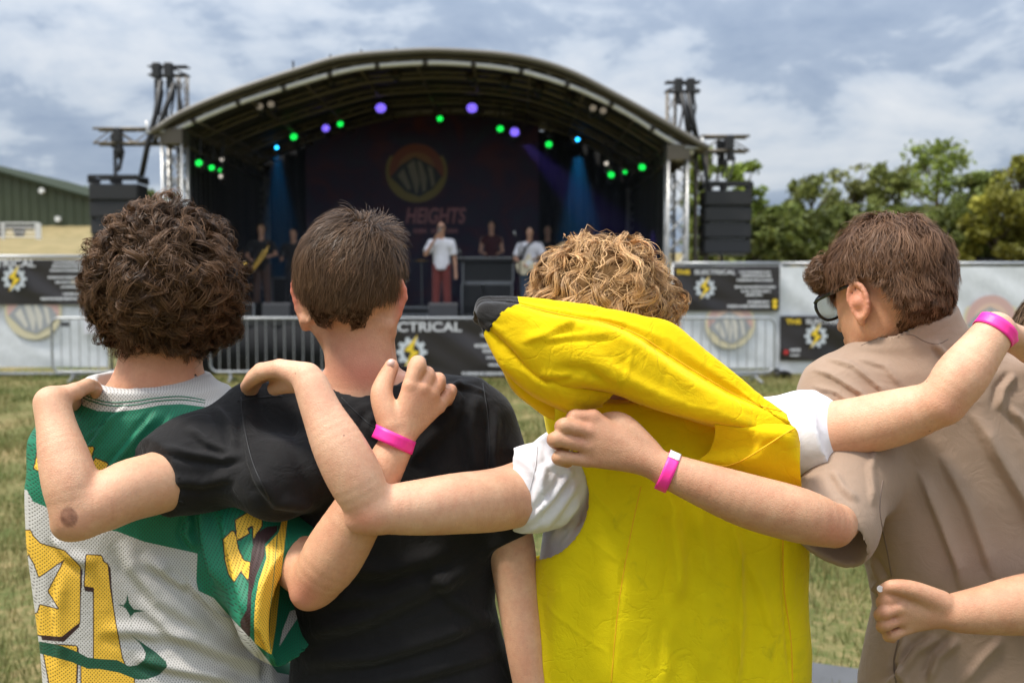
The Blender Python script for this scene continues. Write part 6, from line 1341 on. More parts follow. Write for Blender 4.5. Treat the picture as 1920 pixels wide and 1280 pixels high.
    F2 = [([(452, 745), (455, 800), (470, 870), (500, 940)], 10, 6, 's'), ([(300, 835), (350, 850), (420, 860), (460, 850)], 9, 5), ([(320, 900), (380, 905), (440, 890)], 12, 4), ([(400, 760), (430, 800), (445, 850)], 9, 5), ([(350, 800), (390, 830), (440, 850)], 8, 4),
          ([(480, 880), (520, 940), (590, 950)], 16, 6), ([(560, 760), (590, 860), (610, 940)], 20, 5), ([(900, 730), (880, 800), (900, 900)], 14, 6), ([(930, 760), (925, 850), (935, 950)], 10, 5), ([(760, 870), (830, 800), (890, 740)], 16, 4),
          ([(560, 1190), (680, 1160), (800, 1100), (900, 1060)], 22, 8), ([(560, 1240), (700, 1230), (830, 1190), (930, 1150)], 18, 7), ([(620, 1060), (720, 1070), (850, 1030)], 20, 6), ([(640, 1280), (760, 1270), (900, 1230), (950, 1210)], 16, 6), ([(800, 1050), (850, 1120), (930, 1180)], 16, 5), ([(600, 1130), (700, 1120), (820, 1070)], 14, 4), ([(870, 710), (850, 730), (870, 760)], 8, 4), ([(838, 722), (880, 725), (915, 740)], 5, 3), ([(700, 770), (690, 800), (720, 830)], 10, 3)]
    so, sb = cloth_obj('tshirt', root, pr, (-0.86, 1.40, 0.70), (0.14, 1.86, 1.56), M_black, h=0.004, fld=[(f_[0], f_[1] * .85, f_[2] * 1.6) + tuple(f_[3:]) for f_ in F2], noise=0.005, nsc=8, seed=4)
    seam('shoulder_seam', sb, [(446, 752), (480, 746), (530, 742)], 0.0016, M_seam_b, root); seam('sleeve_seam', sb, [(452, 745), (458, 800), (475, 870), (505, 935)], 0.0014, M_seam_b, root)
    seam('sleeve_hem', sb, [(283, 850), (289, 888), (312, 925), (345, 942)], 0.0011, M_seam_b, root)
    seam('sleeve_seam', sb, [(905, 718), (915, 780), (918, 850), (912, 900)], 0.0014, M_seam_b, root)
    seam('collar_seam', sb, [(640, 745), (670, 775), (702, 800), (735, 800)], 0.0011, M_seam_b, root)
    legs('trousers', root, -0.185, 1.70, 0.84, M_darkpants)
    # hair: short back and sides, longer combed top with a whorl
    rs = (0.082, 0.097, 0.092); Ch = P(656, 522, 1.668); whorl = np.array((0.22, -0.16, 0.96)); whorl /= np.linalg.norm(whorl); Rm = np.array(rot.to_matrix())
    def keep(u):
        az = u[:, 0]; nape = -0.93 + 0.20 * np.exp(-(np.abs(az - 0.02) / 0.20) ** 2) ; side = nape
        m_ = (u[:, 2] > side) & ~((u[:, 2] < -0.15) & (np.abs(u[:, 0]) > 0.83 + 0.62 * (u[:, 2] + 0.15))) & ~((u[:, 1] > 0.45) & (u[:, 2] < 0.42)) & ~((np.abs(u[:, 0]) > 0.86) & (u[:, 2] < -0.25) & (u[:, 1] < 0.5))
        return m_.astype(float) * np.clip((u[:, 2] - side) / 0.16 + 0.12, 0, 1)
    def capm(u): return keep(u) * (keep(u + np.array((0, 0, -0.10))) > 0.3) * (keep(u * np.array((1.06, 1, 1)) + np.array((0, 0, -.03))) > 0.2)
    def flow(u):
        d = u - whorl; tng = d - u * (d * u).sum(1, keepdims=True); l = np.linalg.norm(tng, axis=1, keepdims=True); tng = tng / (l + 1e-6)
        swirl = np.cross(u, tng); near = np.exp(-((l / 0.35) ** 2)); dn = np.stack([-0.25 - 0.0 * u[:, 0], 0 * u[:, 0], -np.ones(len(u))], 1)
        k_ = np.clip((0.72 - u[:, 2]) / 0.6, 0, 1)[:, None]; side = np.stack([np.full(len(u), -0.35), 0 * u[:, 0], 0 * u[:, 0]], 1)
        fwd = np.clip(u[:, 1:2] + 0.25, 0, 1) * np.array((0, 1.2, 0.2))
        return (tng + swirl * 0.5 * near + side) * (1 - k_) + dn * k_ + fwd
    def length(u): t = np.clip((u[:, 2] + 0.55) / 1.1, 0, 1); return 0.010 + 0.052 * t ** 1.1
    def lay(u): t = np.clip((u[:, 2] + 0.75) / 1.5, 0, 1); return 0.28 + 0.72 * t
    def spike(u):
        a = np.exp(-(((u[:, 0] - 0.45) / 0.35) ** 2 + ((u[:, 1] + 0.0) / 0.4) ** 2)) * (u[:, 2] > 0.35); v_ = np.stack([0.35 + u[:, 0] * 0.6, -0.15 + 0 * u[:, 0], 1.0 + 0 * u[:, 0]], 1); return v_, a * 0.034 * np.random.default_rng(5).random(len(u))
    mh = hair_mat('brown_short_hair', rough=0.36)
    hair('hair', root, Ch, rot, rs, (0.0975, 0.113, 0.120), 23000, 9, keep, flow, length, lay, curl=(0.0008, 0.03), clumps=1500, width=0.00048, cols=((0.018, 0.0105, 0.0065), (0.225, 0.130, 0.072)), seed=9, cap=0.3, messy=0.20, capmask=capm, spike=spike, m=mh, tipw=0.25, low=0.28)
    return root, sb
person_black()

# ---------------------------------------------------------------- 3: boy in the banana costume
def person_banana():
    root = empty('person', (0.24, 1.72, 0), 0, 'boy with wavy light brown hair in a yellow felt banana costume over a white T-shirt', 'person', 'friends with arms round each other')
    C = P(1128, 590, 1.70); rot = rotd(-8, 4, 6)
    rows = [(760, 1150, 1370, 1.71, .07), (790, 1060, 1450, 1.71, .09), (840, 1030, 1480, 1.71, .105), (920, 1040, 1480, 1.71, .11), (1040, 1040, 1470, 1.71, .11), (1300, 1030, 1480, 1.71, .11), (1480, 1030, 1480, 1.71, .115)]
    hp, T = head_prims(C, rot, 1.02)
    armB = chain([(1080, 880, 1.68, 62), (960, 930, 1.58, 60), (850, 944, 1.50, 57), (770, 952, 1.46, 51), (700, 956, 1.438, 43)], 0.02) + chain([(695, 955, 1.435, 41), (668, 900, 1.435, 52), (637, 840, 1.44, 50), (606, 778, 1.455, 39), (584, 724, 1.47, 33)], 0.010) + chain([(672, 972, 1.435, 26), (700, 962, 1.435, 38)], 0.012)
    armB += hand((575, 706, 1.475, 34), [(525, 692, 1.50, 19), (523, 690, 1.525, 19), (520, 692, 1.55, 18), (518, 698, 1.57, 17)],
                 [[(492, 698, 1.52, 14), (472, 712, 1.545, 12.5), (460, 724, 1.575, 10)], [(489, 695, 1.55, 14), (470, 710, 1.58, 12), (461, 728, 1.61, 10)], [(488, 698, 1.58, 13), (472, 714, 1.61, 12), (465, 732, 1.64, 10)], [(490, 706, 1.60, 12), (478, 722, 1.63, 11), (472, 740, 1.65, 9)]],
                 [(560, 715, 1.50, 22), (535, 722, 1.54, 16), (515, 728, 1.575, 14)])
    armE = chain([(1450, 830, 1.68, 64), (1580, 805, 1.60, 56), (1680, 782, 1.55, 53), (1765, 755, 1.505, 42)], 0.02) + chain([(1768, 752, 1.50, 41), (1800, 708, 1.495, 49), (1840, 655, 1.50, 41), (1866, 620, 1.505, 36)], 0.012)
    armE += hand((1876, 622, 1.51, 34), [(1930, 636, 1.54, 19), (1935, 640, 1.56, 19), (1935, 650, 1.58, 18), (1928, 660, 1.60, 17)],
                 [[(1965, 650, 1.56, 13), (1985, 665, 1.60, 12)], [(1970, 655, 1.59, 13), (1988, 672, 1.63, 12)], [(1968, 664, 1.61, 13), (1984, 682, 1.65, 12)], [(1956, 674, 1.63, 12), (1970, 692, 1.67, 11)]],
                 [(1885, 635, 1.53, 20), (1905, 650, 1.56, 16), (1925, 668, 1.58, 14)])
    neck = chain([(1150, 650, 1.70, 68), (1240, 780, 1.70, 75)], 0.03) + chain([(1250, 800, 1.70, 60), (1080, 870, 1.69, 50)], 0.05) + chain([(1250, 800, 1.70, 60), (1440, 830, 1.69, 50)], 0.05)
    pr = hp + neck + [('u', loft(rows, grow=-0.015), 0.02)] + armB + armE
    def red(x, y, v):
        ly = (v - C) @ np.array(rot.to_matrix()); ears = np.exp(-((np.abs(ly[:, 0]) - 0.095) / 0.014) ** 2 - ((ly[:, 2] + .01) / 0.04) ** 2)
        return ears * .7 + 0.5 * blob(x, y, (682, 975), (36, 28)) + 0.32 * blob(x, y, (1790, 765), (36, 36)) + 0.12
    o, bv = body_obj('b', root, pr, (-0.46, 1.36, 0.70), (0.98, 1.86, 2.0), SK3, red=red)
    band('wristband', bv, P(1866, 618, 1.505), P(1840, 655, 1.50) - P(1878, 606, 1.508), 0.0325, 0.019, M_pink, root)
    # white T-shirt under the costume
    trows = [(770, 1140, 1380, 1.71, .075), (790, 1070, 1450, 1.71, .088), (840, 1030, 1488, 1.71, .10), (920, 1030, 1485, 1.71, .108), (1060, 1010, 1475, 1.71, .108), (1250, 1010, 1480, 1.71, .108)]
    hc = P(962, 915, 1.575); ax = P(960, 930, 1.58) - P(1080, 880, 1.68); ax = ax / np.linalg.norm(ax)
    hcE = P(1548, 812, 1.61); axE = P(1580, 805, 1.60) - P(1450, 830, 1.68); axE = axE / np.linalg.norm(axE) 
    pr = [('u', loft(trows), 0)] + chain([(1180, 800, 1.70, 50), (1050, 870, 1.67, 58)], 0.04) + chain([(1330, 790, 1.70, 50), (1450, 825, 1.68, 66)], 0.04)
    pr += [('u', cone(P(1080, 890, 1.68), P(1000, 915, 1.61), 0.072, 0.071), 0.02), ('u', cone(P(1010, 912, 1.61), P(930, 935, 1.55), 0.070, 0.062, cut=(hc, ax + np.array((-0.05, -.1, 0.02)))), 0.01), 
           ('u', cone(P(1440, 830, 1.68), P(1510, 815, 1.635), 0.074, 0.072), 0.02), ('u', cone(P(1510, 815, 1.635), P(1590, 805, 1.59), 0.0715, 0.064, cut=(hcE, axE + np.array((0.1, .25, 0)))), 0.01)]
    F3 = [([(1085, 900), (1050, 950), (1010, 1000)], 8, 6), ([(1075, 880), (1040, 930), (985, 985)], 7, 5), ([(1090, 930), (1060, 980), (1030, 1010)], 6, 5), ([(1060, 850), (1020, 880), (1000, 960)], 8, 4), ([(1090, 960), (1070, 1000), (1050, 1030)], 6, 5), ([(1505, 750), (1495, 800), (1500, 880)], 6, 3), ([(1030, 830), (1040, 870), (1080, 890)], 8, 5)]
    to, tb = cloth_obj('tshirt', root, pr, (0.0, 1.40, 0.80), (0.60, 1.86, 1.54), M_white, h=0.0036, fld=F3, noise=0.003, nsc=12, seed=6)
    seam('sleeve_hem', tb, [(1008, 838), (1003, 880), (990, 930), (968, 985)], 0.0009, M_seam_w, root)
    # felt tunic
    brows = [(745, 1040, 1400, 1.69, .085), (775, 1018, 1462, 1.69, .10), (830, 1030, 1500, 1.69, .118), (900, 1040, 1503, 1.69, .128), (1000, 1003, 1505, 1.69, .132), (1100, 990, 1507, 1.69, .132), (1200, 978, 1509, 1.69, .134), (1290, 974, 1511, 1.69, .136), (1480, 966, 1515, 1.69, .14), (1700, 960, 1518, 1.69, .145)]
    pr = [('u', loft(brows, n=3.0), 0.0), ('s', loft([(r_[0], r_[1] + 8, r_[2] - 8, r_[3], r_[4] - .008) for r_ in brows if r_[0] > 760] + [(1800, 968, 1508, 1.69, .137)], n=3.0), 0.002),
          ('s', cone(P(1000, 930, 1.52), P(985, 930, 1.80), 0.103, 0.105, flat=((1, 0, 0.12), 1.12)), 0.004), ('s', cone(P(1560, 850, 1.60), P(1560, 850, 1.80), 0.052, 0.06), 0.004),
          ('s', cone(P(1160, 680, 1.72), P(1230, 770, 1.725), 0.074, 0.080), 0.006)]
    F4 = [([(1202, 905), (1185, 980), (1168, 1070), (1155, 1160), (1145, 1290)], 3.0, 3.2, 'v'), ([(1203, 905), (1190, 980), (1175, 1070), (1150, 1290)], 30, 3, 'g'), ([(1372, 975), (1381, 1040), (1384, 1150), (1376, 1300)], 5, 12, 's'), ([(1468, 1000), (1470, 1100), (1484, 1290)], 4, 5, 'v'), ([(1270, 930), (1262, 980), (1275, 1060), (1268, 1140)], 14, 8), ([(1305, 950), (1320, 1010), (1330, 1100)], 16, 6),
          ([(1110, 920), (1150, 960), (1172, 1010)], 7, 3), ([(1090, 990), (1120, 1020), (1168, 1058)], 3, 1.6, 'g'), ([(1262, 1150), (1255, 1200), (1250, 1280)], 10, 3), ([(1400, 1040), (1430, 1110), (1450, 1200)], 9, 3.5), ([(1010, 1120), (1090, 1190), (1150, 1230)], 3, 1.4, 'g'), ([(1060, 1060), (1050, 1160), (1040, 1279)], 22, 4), ([(1320, 1080), (1326, 1180), (1320, 1279)], 20, 4)]
    bo, bb = cloth_obj('banana_tunic', root, pr, (0.0, 1.50, 0.62), (0.56, 1.90, 1.62), M_felt2, h=0.0042, fld=[(f_[0], f_[1], f_[2] * 1.3) + tuple(f_[3:]) for f_ in F4], noise=0.0045, nsc=11, seed=8, aniso=(1, 1, 0.8), smooth_iter=1)
    seam('tunic_seam', bb, [(1202, 912), (1187, 980), (1170, 1070), (1157, 1160), (1146, 1279)], 0.0011, M_feltseam, root, off=-0.0002)
    seam('tunic_seam', bb, [(1468, 1005), (1470, 1100), (1483, 1200), (1486, 1279)], 0.0011, M_feltseam, root)
    # felt hood: a banana end, lying on the shoulders; lines run from the black tip to the shoulder end
    Y0 = 1.50
    lines = [
        [(888, 596, .10), (900, 610, .12), (975, 640, .14), (1040, 660, .14), (1110, 690, .14), (1180, 700, .13), (1250, 720, .12), (1330, 760, .10), (1400, 790, .09), (1450, 820, .08), (1480, 840, .07), (1490, 860, .06)],   # hidden inner side
        [(889, 584, .02), (903, 561, .02), (970, 562, .03), (1030, 567, .045), (1095, 577, .055), (1150, 587, .06), (1205, 598, .06), (1262, 611, .06), (1308, 646, .05), (1370, 697, .04), (1432, 746, .03), (1474, 780, .03)],  # top outline
        [(891, 583, .0), (905, 563, .0), (972, 566, .0), (1030, 575, .01), (1095, 587, .02), (1150, 597, .025), (1205, 614, .03), (1256, 634, .03), (1310, 672, .025), (1370, 715, .02), (1425, 758, .01), (1478, 788, .0)],
        [(891, 584, -.005), (908, 566, -.005), (973, 571, -.005), (1030, 585, .0), (1095, 598, .010), (1150, 609, .018), (1202, 631, .02), (1250, 662, .022), (1305, 697, .022), (1368, 734, .018), (1420, 760, .008), (1482, 794, .0)],    # valley
        [(892, 587, -.015), (910, 572, -.018), (962, 574, -.016), (1020, 594, -.012), (1080, 602, -.012), (1140, 614, -.012), (1190, 642, -.012), (1236, 674, -.010), (1290, 712, -.008), (1354, 745, -.004), (1412, 767, .0), (1486, 799, .0)],   # main ridge
        [(894, 592, -.02), (914, 590, -.024), (948, 585, -.026), (1000, 610, -.03), (1065, 632, -.032), (1125, 650, -.032), (1180, 682, -.030), (1225, 708, -.026), (1285, 738, -.022), (1350, 765, -.015), (1412, 784, -.006), (1490, 806, -.002)],
        [(896, 598, -.02), (918, 606, -.026), (934, 600, -.028), (980, 640, -.036), (1050, 662, -.040), (1115, 684, -.040), (1170, 710, -.036), (1220, 734, -.030), (1285, 760, -.024), (1350, 782, -.015), (1412, 798, -.008), (1494, 812, -.002)],
        [(898, 605, -.015), (916, 618, -.022), (923, 614, -.024), (962, 652, -.030), (1010, 700, -.030), (1062, 722, -.028), (1112, 726, -.020), (1160, 738, -.015), (1230, 764, -.012), (1310, 787, -.006), (1385, 800, -.002), (1497, 818, .0)],    # lower edge
        [(902, 615, .0), (914, 628, .0), (930, 630, .0), (965, 662, .0), (1012, 708, .0), (1065, 728, .01), (1112, 731, .025), (1160, 742, .03), (1230, 767, .03), (1310, 790, .03), (1380, 805, .02), (1490, 822, .01)],      # turned under
        [(906, 622, .05), (920, 630, .07), (950, 650, .09), (990, 690, .10), (1030, 715, .11), (1080, 730, .11), (1130, 735, .11), (1180, 745, .10), (1240, 770, .09), (1310, 792, .08), (1380, 810, .06), (1480, 826, .04)]]
    def grid_patch(name, L, m, mats=None, tip=None, sub=2, amp=0.0013, seed=3, thick=0.0025, dense_n=4):
        A = np.array([[P(a, b, Y0 + c) for a, b, c in ln] for ln in L])
        # Catmull-Rom along the length, linear with rounding across
        def cr(A, n, axis):
            A = np.moveaxis(A, axis, 0); out = []
            for i in range(len(A) - 1):
                p0, p1, p2, p3 = A[max(i - 1, 0)], A[i], A[i + 1], A[min(i + 2, len(A) - 1)]
                for j in range(n):
                    t = j / n; out.append(0.5 * (2 * p1 + (p2 - p0) * t + (2 * p0 - 5 * p1 + 4 * p2 - p3) * t * t + (3 * p1 - p0 - 3 * p2 + p3) * t ** 3))
            out.append(A[-1]); return np.moveaxis(np.array(out), 0, axis)
        nl = dense_n * 3; G_ = cr(A, nl, 1); G_ = cr(G_, dense_n * 2, 0); r_, c_ = G_.shape[:2]
        v = G_.reshape(-1, 3); i, j = np.meshgrid(np.arange(r_ - 1), np.arange(c_ - 1), indexing='ij'); i = i.ravel(); j = j.ravel()
        fs = np.stack([i * c_ + j, i * c_ + j + 1, (i + 1) * c_ + j + 1, (i + 1) * c_ + j], 1)
        n = vnormals(v, fs); flip = (n * (v - np.array((0, 0, CAMZ)))).sum(1).mean() > 0
        if flip: fs = fs[:, ::-1]; n = -n
        x, y = proj(v)
        v = v + n * (fbm(v, 26, 3, seed) * amp + np.minimum(np.abs(fbm(v, 17, 3, seed + 5)), .12) * amp * 6)[:, None]
        mi = None
        if tip is not None: mi = (np.array([j_ / nl for j_ in j]) < tip(i / (dense_n * 2))).astype(int)
        me = mesh_np(name, v, fs, mi=mi); o = link(name, me, [m] + (mats or []), root, True)
        s = o.modifiers.new('solid', 'SOLIDIFY'); s.thickness = thick; s.offset = -1
        return o, v, fs, n
    FH = [([(972, 571), (1030, 585), (1095, 598), (1150, 609), (1202, 631), (1250, 662), (1305, 697), (1368, 734), (1420, 760), (1470, 775)], 6, 6, 'v'), ([(960, 580), (1020, 598), (1080, 610), (1140, 620), (1190, 648), (1236, 680), (1290, 718), (1354, 750)], 10, 5, 'g'), ([(1100, 640), (1180, 690), (1260, 735), (1340, 770)], 14, -4, 'g'), ([(975, 645), (1020, 630), (1090, 600)], 6, 5, 's'), ([(1000, 640), (1070, 630), (1160, 627)], 5, 3.5), ([(1040, 690), (1100, 695), (1160, 735)], 9, -6, 'g'), ([(1185, 645), (1180, 690), (1160, 735)], 4, 2), ([(1010, 700), (1040, 705), (1075, 700)], 6, 4)]
    ho, hv, hf, hn = grid_patch('banana_hood', lines, M_felt, [M_feltblack], tip=lambda r: np.interp(r, [0, 2, 4, 5, 6, 7, 8, 9], [1.9, 1.98, 1.97, 1.82, 1.86, 1.7, 1.4, 1.3]))
    hv = folds(hv, hn, FH); ho.data.vertices.foreach_set('co', hv.astype(np.float32).ravel()); ho.data.update()
    hb = bvh_of(hv, hf)
    seam('hood_seam', hb, [(973, 572), (1030, 585), (1095, 598), (1150, 609), (1202, 631), (1250, 662), (1305, 697), (1368, 734), (1415, 757), (1465, 771)], 0.0012, M_feltseam, root, off=-0.0004)
    # lower left panel, below the seam
    low = [[(905, 612, -.012), (924, 619, -.016), (962, 650, -.020), (1000, 688, -.020), (1024, 712, -.022), (1036, 712, -.026), (1070, 724, -.022), (1110, 731, -.008), (1150, 738, .01)],
           [(906, 620, -.014), (918, 632, -.02), (950, 668, -.028), (990, 700, -.030), (1022, 722, -.030), (1045, 728, -.030), (1072, 742, -.020), (1105, 748, -.004), (1140, 748, .015)],
           [(908, 628, -.010), (922, 655, -.018), (945, 688, -.026), (985, 712, -.026), (1020, 736, -.024), (1050, 752, -.018), (1075, 762, -.008), (1100, 762, .006), (1130, 756, .02)],
           [(911, 634, .0), (930, 672, -.005), (950, 700, -.010), (985, 728, -.012), (1018, 748, -.010), (1050, 764, -.004), (1078, 775, .004), (1100, 768, .02), (1130, 760, .035)],
           [(914, 634, .03), (934, 676, .03), (955, 706, .03), (990, 738, .03), (1020, 756, .04), (1050, 768, .04), (1078, 777, .05), (1100, 770, .06), (1130, 762, .07)]]
    grid_patch('hood_lower_panel', low, M_felt, [M_feltblack], tip=lambda r: np.interp(r, [0, 1, 2, 3], [0.75, 0.35, 0.0, 0.0]), seed=11)
    flap = [[(912, 634, .01), (932, 672, .01), (955, 704, .01), (990, 730, .015), (1025, 745, .02), (1040, 748, .03)],
            [(912, 636, .03), (935, 680, .025), (960, 722, .02), (992, 750, .02), (1020, 765, .025), (1040, 770, .03)],
            [(914, 640, .05), (938, 688, .04), (965, 734, .035), (998, 762, .035), (1022, 779, .04), (1040, 788, .05)]]
    grid_patch('hood_side_flap', flap, M_felt, seed=15)
    # shoulder end of the hood: rim that folds back under
    rim = [[(1340, 795, .0), (1390, 801, -.006), (1440, 795, -.01), (1488, 800, -.01), (1500, 830, .0)],
           [(1340, 815, .015), (1400, 812, -.006), (1440, 812, -.022), (1480, 818, -.025), (1500, 850, -.01)],
           [(1330, 845, .03), (1405, 838, .0), (1430, 838, -.014), (1470, 840, -.022), (1500, 872, -.012)],
           [(1310, 862, .03), (1370, 868, .01), (1410, 868, -.002), (1455, 872, -.008), (1502, 900, -.0)],
           [(1300, 872, .045), (1360, 884, .03), (1410, 892, .015), (1455, 903, .01), (1503, 915, .02)]]
    grid_patch('hood_rim', rim, M_felt, seed=19)
    MB().tube([Vector(P(a, b, Y0 + c)) for a, b, c in dense([(1300, 861, .02), (1350, 873, .016), (1385, 866, .0), (1430, 840, -.022), (1470, 814, -.026), (1489, 803, -.018)], 8)], 0.0012, 5).build('rim_seam', M_feltseam, root, True, world=True)
    legs('trousers', root, 0.24, 1.70, 0.84, M_denim)
    # hair
    Ch = P(1126, 575, 1.69); rs = (0.084, 0.098, 0.096)
    def keep(u): return ((u[:, 2] > -0.75) & ~((u[:, 1] > 0.5) & (u[:, 2] < 0.4))).astype(float)
    wh = np.array((0.10, -0.12, 0.99)); wh /= np.linalg.norm(wh)
    def flow(u):
        d = u - wh; t = d - u * (d * u).sum(1, keepdims=True); l = np.linalg.norm(t, axis=1, keepdims=True) + 1e-6; t /= l; sw = np.cross(u, t) * np.exp(-(l / .6) ** 2) * 0.8
        return t + sw + np.array((0, 0, -0.35))
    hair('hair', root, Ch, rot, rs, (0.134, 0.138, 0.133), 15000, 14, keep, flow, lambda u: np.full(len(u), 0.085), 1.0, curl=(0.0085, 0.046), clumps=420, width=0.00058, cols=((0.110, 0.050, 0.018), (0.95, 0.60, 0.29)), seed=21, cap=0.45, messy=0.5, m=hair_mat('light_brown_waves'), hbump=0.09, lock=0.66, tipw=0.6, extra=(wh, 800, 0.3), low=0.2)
    return root, bb
person_banana()

# ---------------------------------------------------------------- 4: boy with glasses in the taupe T-shirt
def person_beige():
    root = empty('person', (0.78, 1.72, 0), 0, 'boy in black-framed glasses and a taupe T-shirt turning his brown-haired head left', 'person', 'friends with arms round each other')
    C = P(1668, 560, 1.705); rot = rotd(-13, 3, 26)
    rows = [(635, 1660, 1800, 1.70, .05), (660, 1610, 1870, 1.70, .07), (690, 1545, 1960, 1.70, .09), (740, 1518, 2040, 1.70, .105), (820, 1540, 2060, 1.70, .115), (920, 1585, 2050, 1.70, .12), (1000, 1612, 2030, 1.70, .12), (1090, 1640, 2010, 1.70, .118), (1150, 1650, 2000, 1.70, .118), (1200, 1638, 2000, 1.70, .12), (1285, 1620, 2005, 1.70, .125), (1480, 1615, 2010, 1.70, .13)]
    hp, T = head_prims(C, rot, 1.03, ears=(4, 25), esize=0.92)
    armD = chain([(1590, 770, 1.67, 60), (1612, 900, 1.62, 46), (1574, 978, 1.505, 38)], 0.02) + chain([(1562, 985, 1.48, 42), (1500, 966, 1.455, 52), (1400, 938, 1.45, 51), (1310, 905, 1.455, 41), (1248, 880, 1.465, 33)], 0.012)
    armD += hand((1225, 868, 1.468, 37), [(1112, 782, 1.475, 17), (1104, 808, 1.468, 17), (1102, 836, 1.468, 16), (1100, 862, 1.472, 15)],
                 [[(1078, 782, 1.475, 14), (1074, 787, 1.50, 13), (1090, 795, 1.52, 12)], [(1060, 798, 1.462, 14.5), (1054, 803, 1.49, 13.5), (1072, 815, 1.515, 12)], [(1045, 823, 1.462, 14), (1040, 828, 1.49, 13), (1058, 838, 1.515, 12)], [(1052, 857, 1.468, 13), (1048, 861, 1.49, 12), (1064, 866, 1.515, 11)]],
                 [(1215, 850, 1.475, 28), (1170, 800, 1.485, 24), (1140, 790, 1.505, 18), (1115, 800, 1.525, 15)])
    armR = chain([(1990, 760, 1.69, 62), (2160, 820, 1.72, 50), (2260, 720, 1.75, 36)], 0.02)
    neck = chain([(1678, 590, 1.69, 66), (1708, 650, 1.695, 66), (1740, 720, 1.70, 76)], 0.025) + chain([(1745, 735, 1.70, 50), (1600, 775, 1.70, 42)], 0.05) + chain([(1755, 735, 1.70, 50), (1960, 755, 1.70, 42)], 0.05)
    pr = hp + neck + [('u', loft(rows, grow=-0.012), 0.02)] + armD + armR
    Rm = np.array(rot.to_matrix())
    def red(x, y, v):
        ly = (v - C) @ Rm; ears = np.exp(-((np.abs(ly[:, 0]) - 0.092) / 0.014) ** 2 - ((ly[:, 2] + .012) / 0.04) ** 2)
        return ears * 0.5 + 0.5 * blob(x, y, (1565, 1005), (40, 26)) + 0.1 * blob(x, y, (1100, 820), (40, 50))
    o, bv = body_obj('b', root, pr, (0.02, 1.38, 0.70), (1.22, 1.86, 2.0), SK4, red=red)
    ax_ = P(1310, 905, 1.455) - P(1225, 868, 1.468)
    bd = band('wristband', bv, P(1252, 884, 1.464), ax_, 0.0325, 0.0175, M_pink, root)
    band('wristband_label', bv, P(1252, 884, 1.464), ax_, 0.0325, 0.0165, M_paper, root, a0=-170 + 45, a1=-170 + 118, off=0.0022)
    # T-shirt
    hc = P(1545, 1000, 1.49)
    pr = [('u', loft([(r_[0], r_[1], r_[2], r_[3], r_[4] + .006) for r_ in rows if r_[0] > 640], grow=0.002), 0.0)] + chain([(1720, 680, 1.70, 55), (1580, 725, 1.69, 55)], 0.05) + chain([(1750, 690, 1.70, 55), (1960, 740, 1.70, 60)], 0.05)
    sn = P(1500, 985, 1.455) - P(1600, 950, 1.56); sn = sn / np.linalg.norm(sn)
    pr += [('u', cone(P(1580, 745, 1.685), P(1600, 890, 1.62), 0.060, 0.070), 0.04), ('u', cone(P(1592, 890, 1.615), P(1562, 985, 1.545), 0.070, 0.072, cut=(P(1542, 962, 1.49), (-0.62, -0.46, -0.62))), 0.03),
           ('s', cone(P(1578, 950, 1.575), P(1535, 1040, 1.50), 0.054, 0.064), 0.002),
           ('u', cone(P(1960, 750, 1.70), P(2100, 800, 1.71), 0.066, 0.07, cut=(P(2110, 800, 1.71), (1, 0, -0.3))), 0.03),
           ('u', cone(P(1745, 740, 1.70), P(1708, 615, 1.69), 0.104, 0.082, cut=(P(1702, 606, 1.61), P(1700, 620, 1.685) - P(1745, 740, 1.70) + np.array((0.035, -.02, 0)))), 0.03), ('s', cone(P(1742, 720, 1.70), P(1690, 585, 1.685), 0.062, 0.074), 0.003)]
    F5 = [([(1522, 694), (1560, 706), (1610, 738), (1640, 775)], 5, 6, 's'), ([(1545, 672), (1600, 690), (1650, 730), (1668, 760)], 5, 5, 's'), ([(1520, 725), (1570, 738), (1618, 775)], 4, 4, 's'), ([(1600, 672), (1660, 690), (1690, 730)], 6, 4, 's'), ([(1530, 760), (1560, 757), (1600, 764)], 4, 4, 'v'),
          ([(1720, 880), (1760, 980), (1790, 1060), (1800, 1110)], 9, 9, 's'), ([(1760, 850), (1810, 950), (1850, 1060), (1865, 1090)], 11, 8, 's'), ([(1820, 770), (1860, 850), (1920, 950), (1950, 1020)], 13, 12, 's'),
          ([(1890, 760), (1925, 800), (1960, 850)], 9, 6), ([(1905, 700), (1880, 730), (1870, 770)], 8, 6), ([(1700, 1195), (1685, 1240), (1700, 1290)], 8, 6), ([(1760, 1190), (1720, 1220), (1690, 1260), (1660, 1290)], 10, 9), ([(1800, 1195), (1760, 1230), (1740, 1280)], 10, 8), ([(1880, 1190), (1840, 1230), (1800, 1280)], 8, 6, 's'), ([(1640, 1120), (1655, 1085), (1630, 1040)], 7, 5), ([(1625, 1060), (1650, 1110), (1668, 1160)], 6, 6, 's'), ([(1760, 700), (1790, 720), (1830, 730)], 7, 5), ([(1640, 830), (1628, 880), (1634, 950)], 7, 5, 's'), ([(1750, 640), (1775, 668), (1800, 690)], 7, 5), ([(1560, 880), (1580, 915), (1610, 940)], 8, 4)]
    so, sb = cloth_obj('tshirt', root, pr, (0.38, 1.38, 0.70), (1.10, 1.88, 1.62), M_beige, h=0.0038, fld=[(f_[0], f_[1] * .85, f_[2] * 1.35) + tuple(f_[3:]) for f_ in F5], noise=0.004, nsc=9, seed=12, aniso=(1.2, 1, 0.5))
    M_ribg = cloth_mat('taupe_rib', (0.31, 0.215, 0.16), wr=0.2)
    seam('collar_seam', sb, [(1614, 648), (1653, 633), (1705, 627), (1734, 640), (1758, 645), (1778, 636)], 0.0009, M_seam_g, root, off=-0.0003)
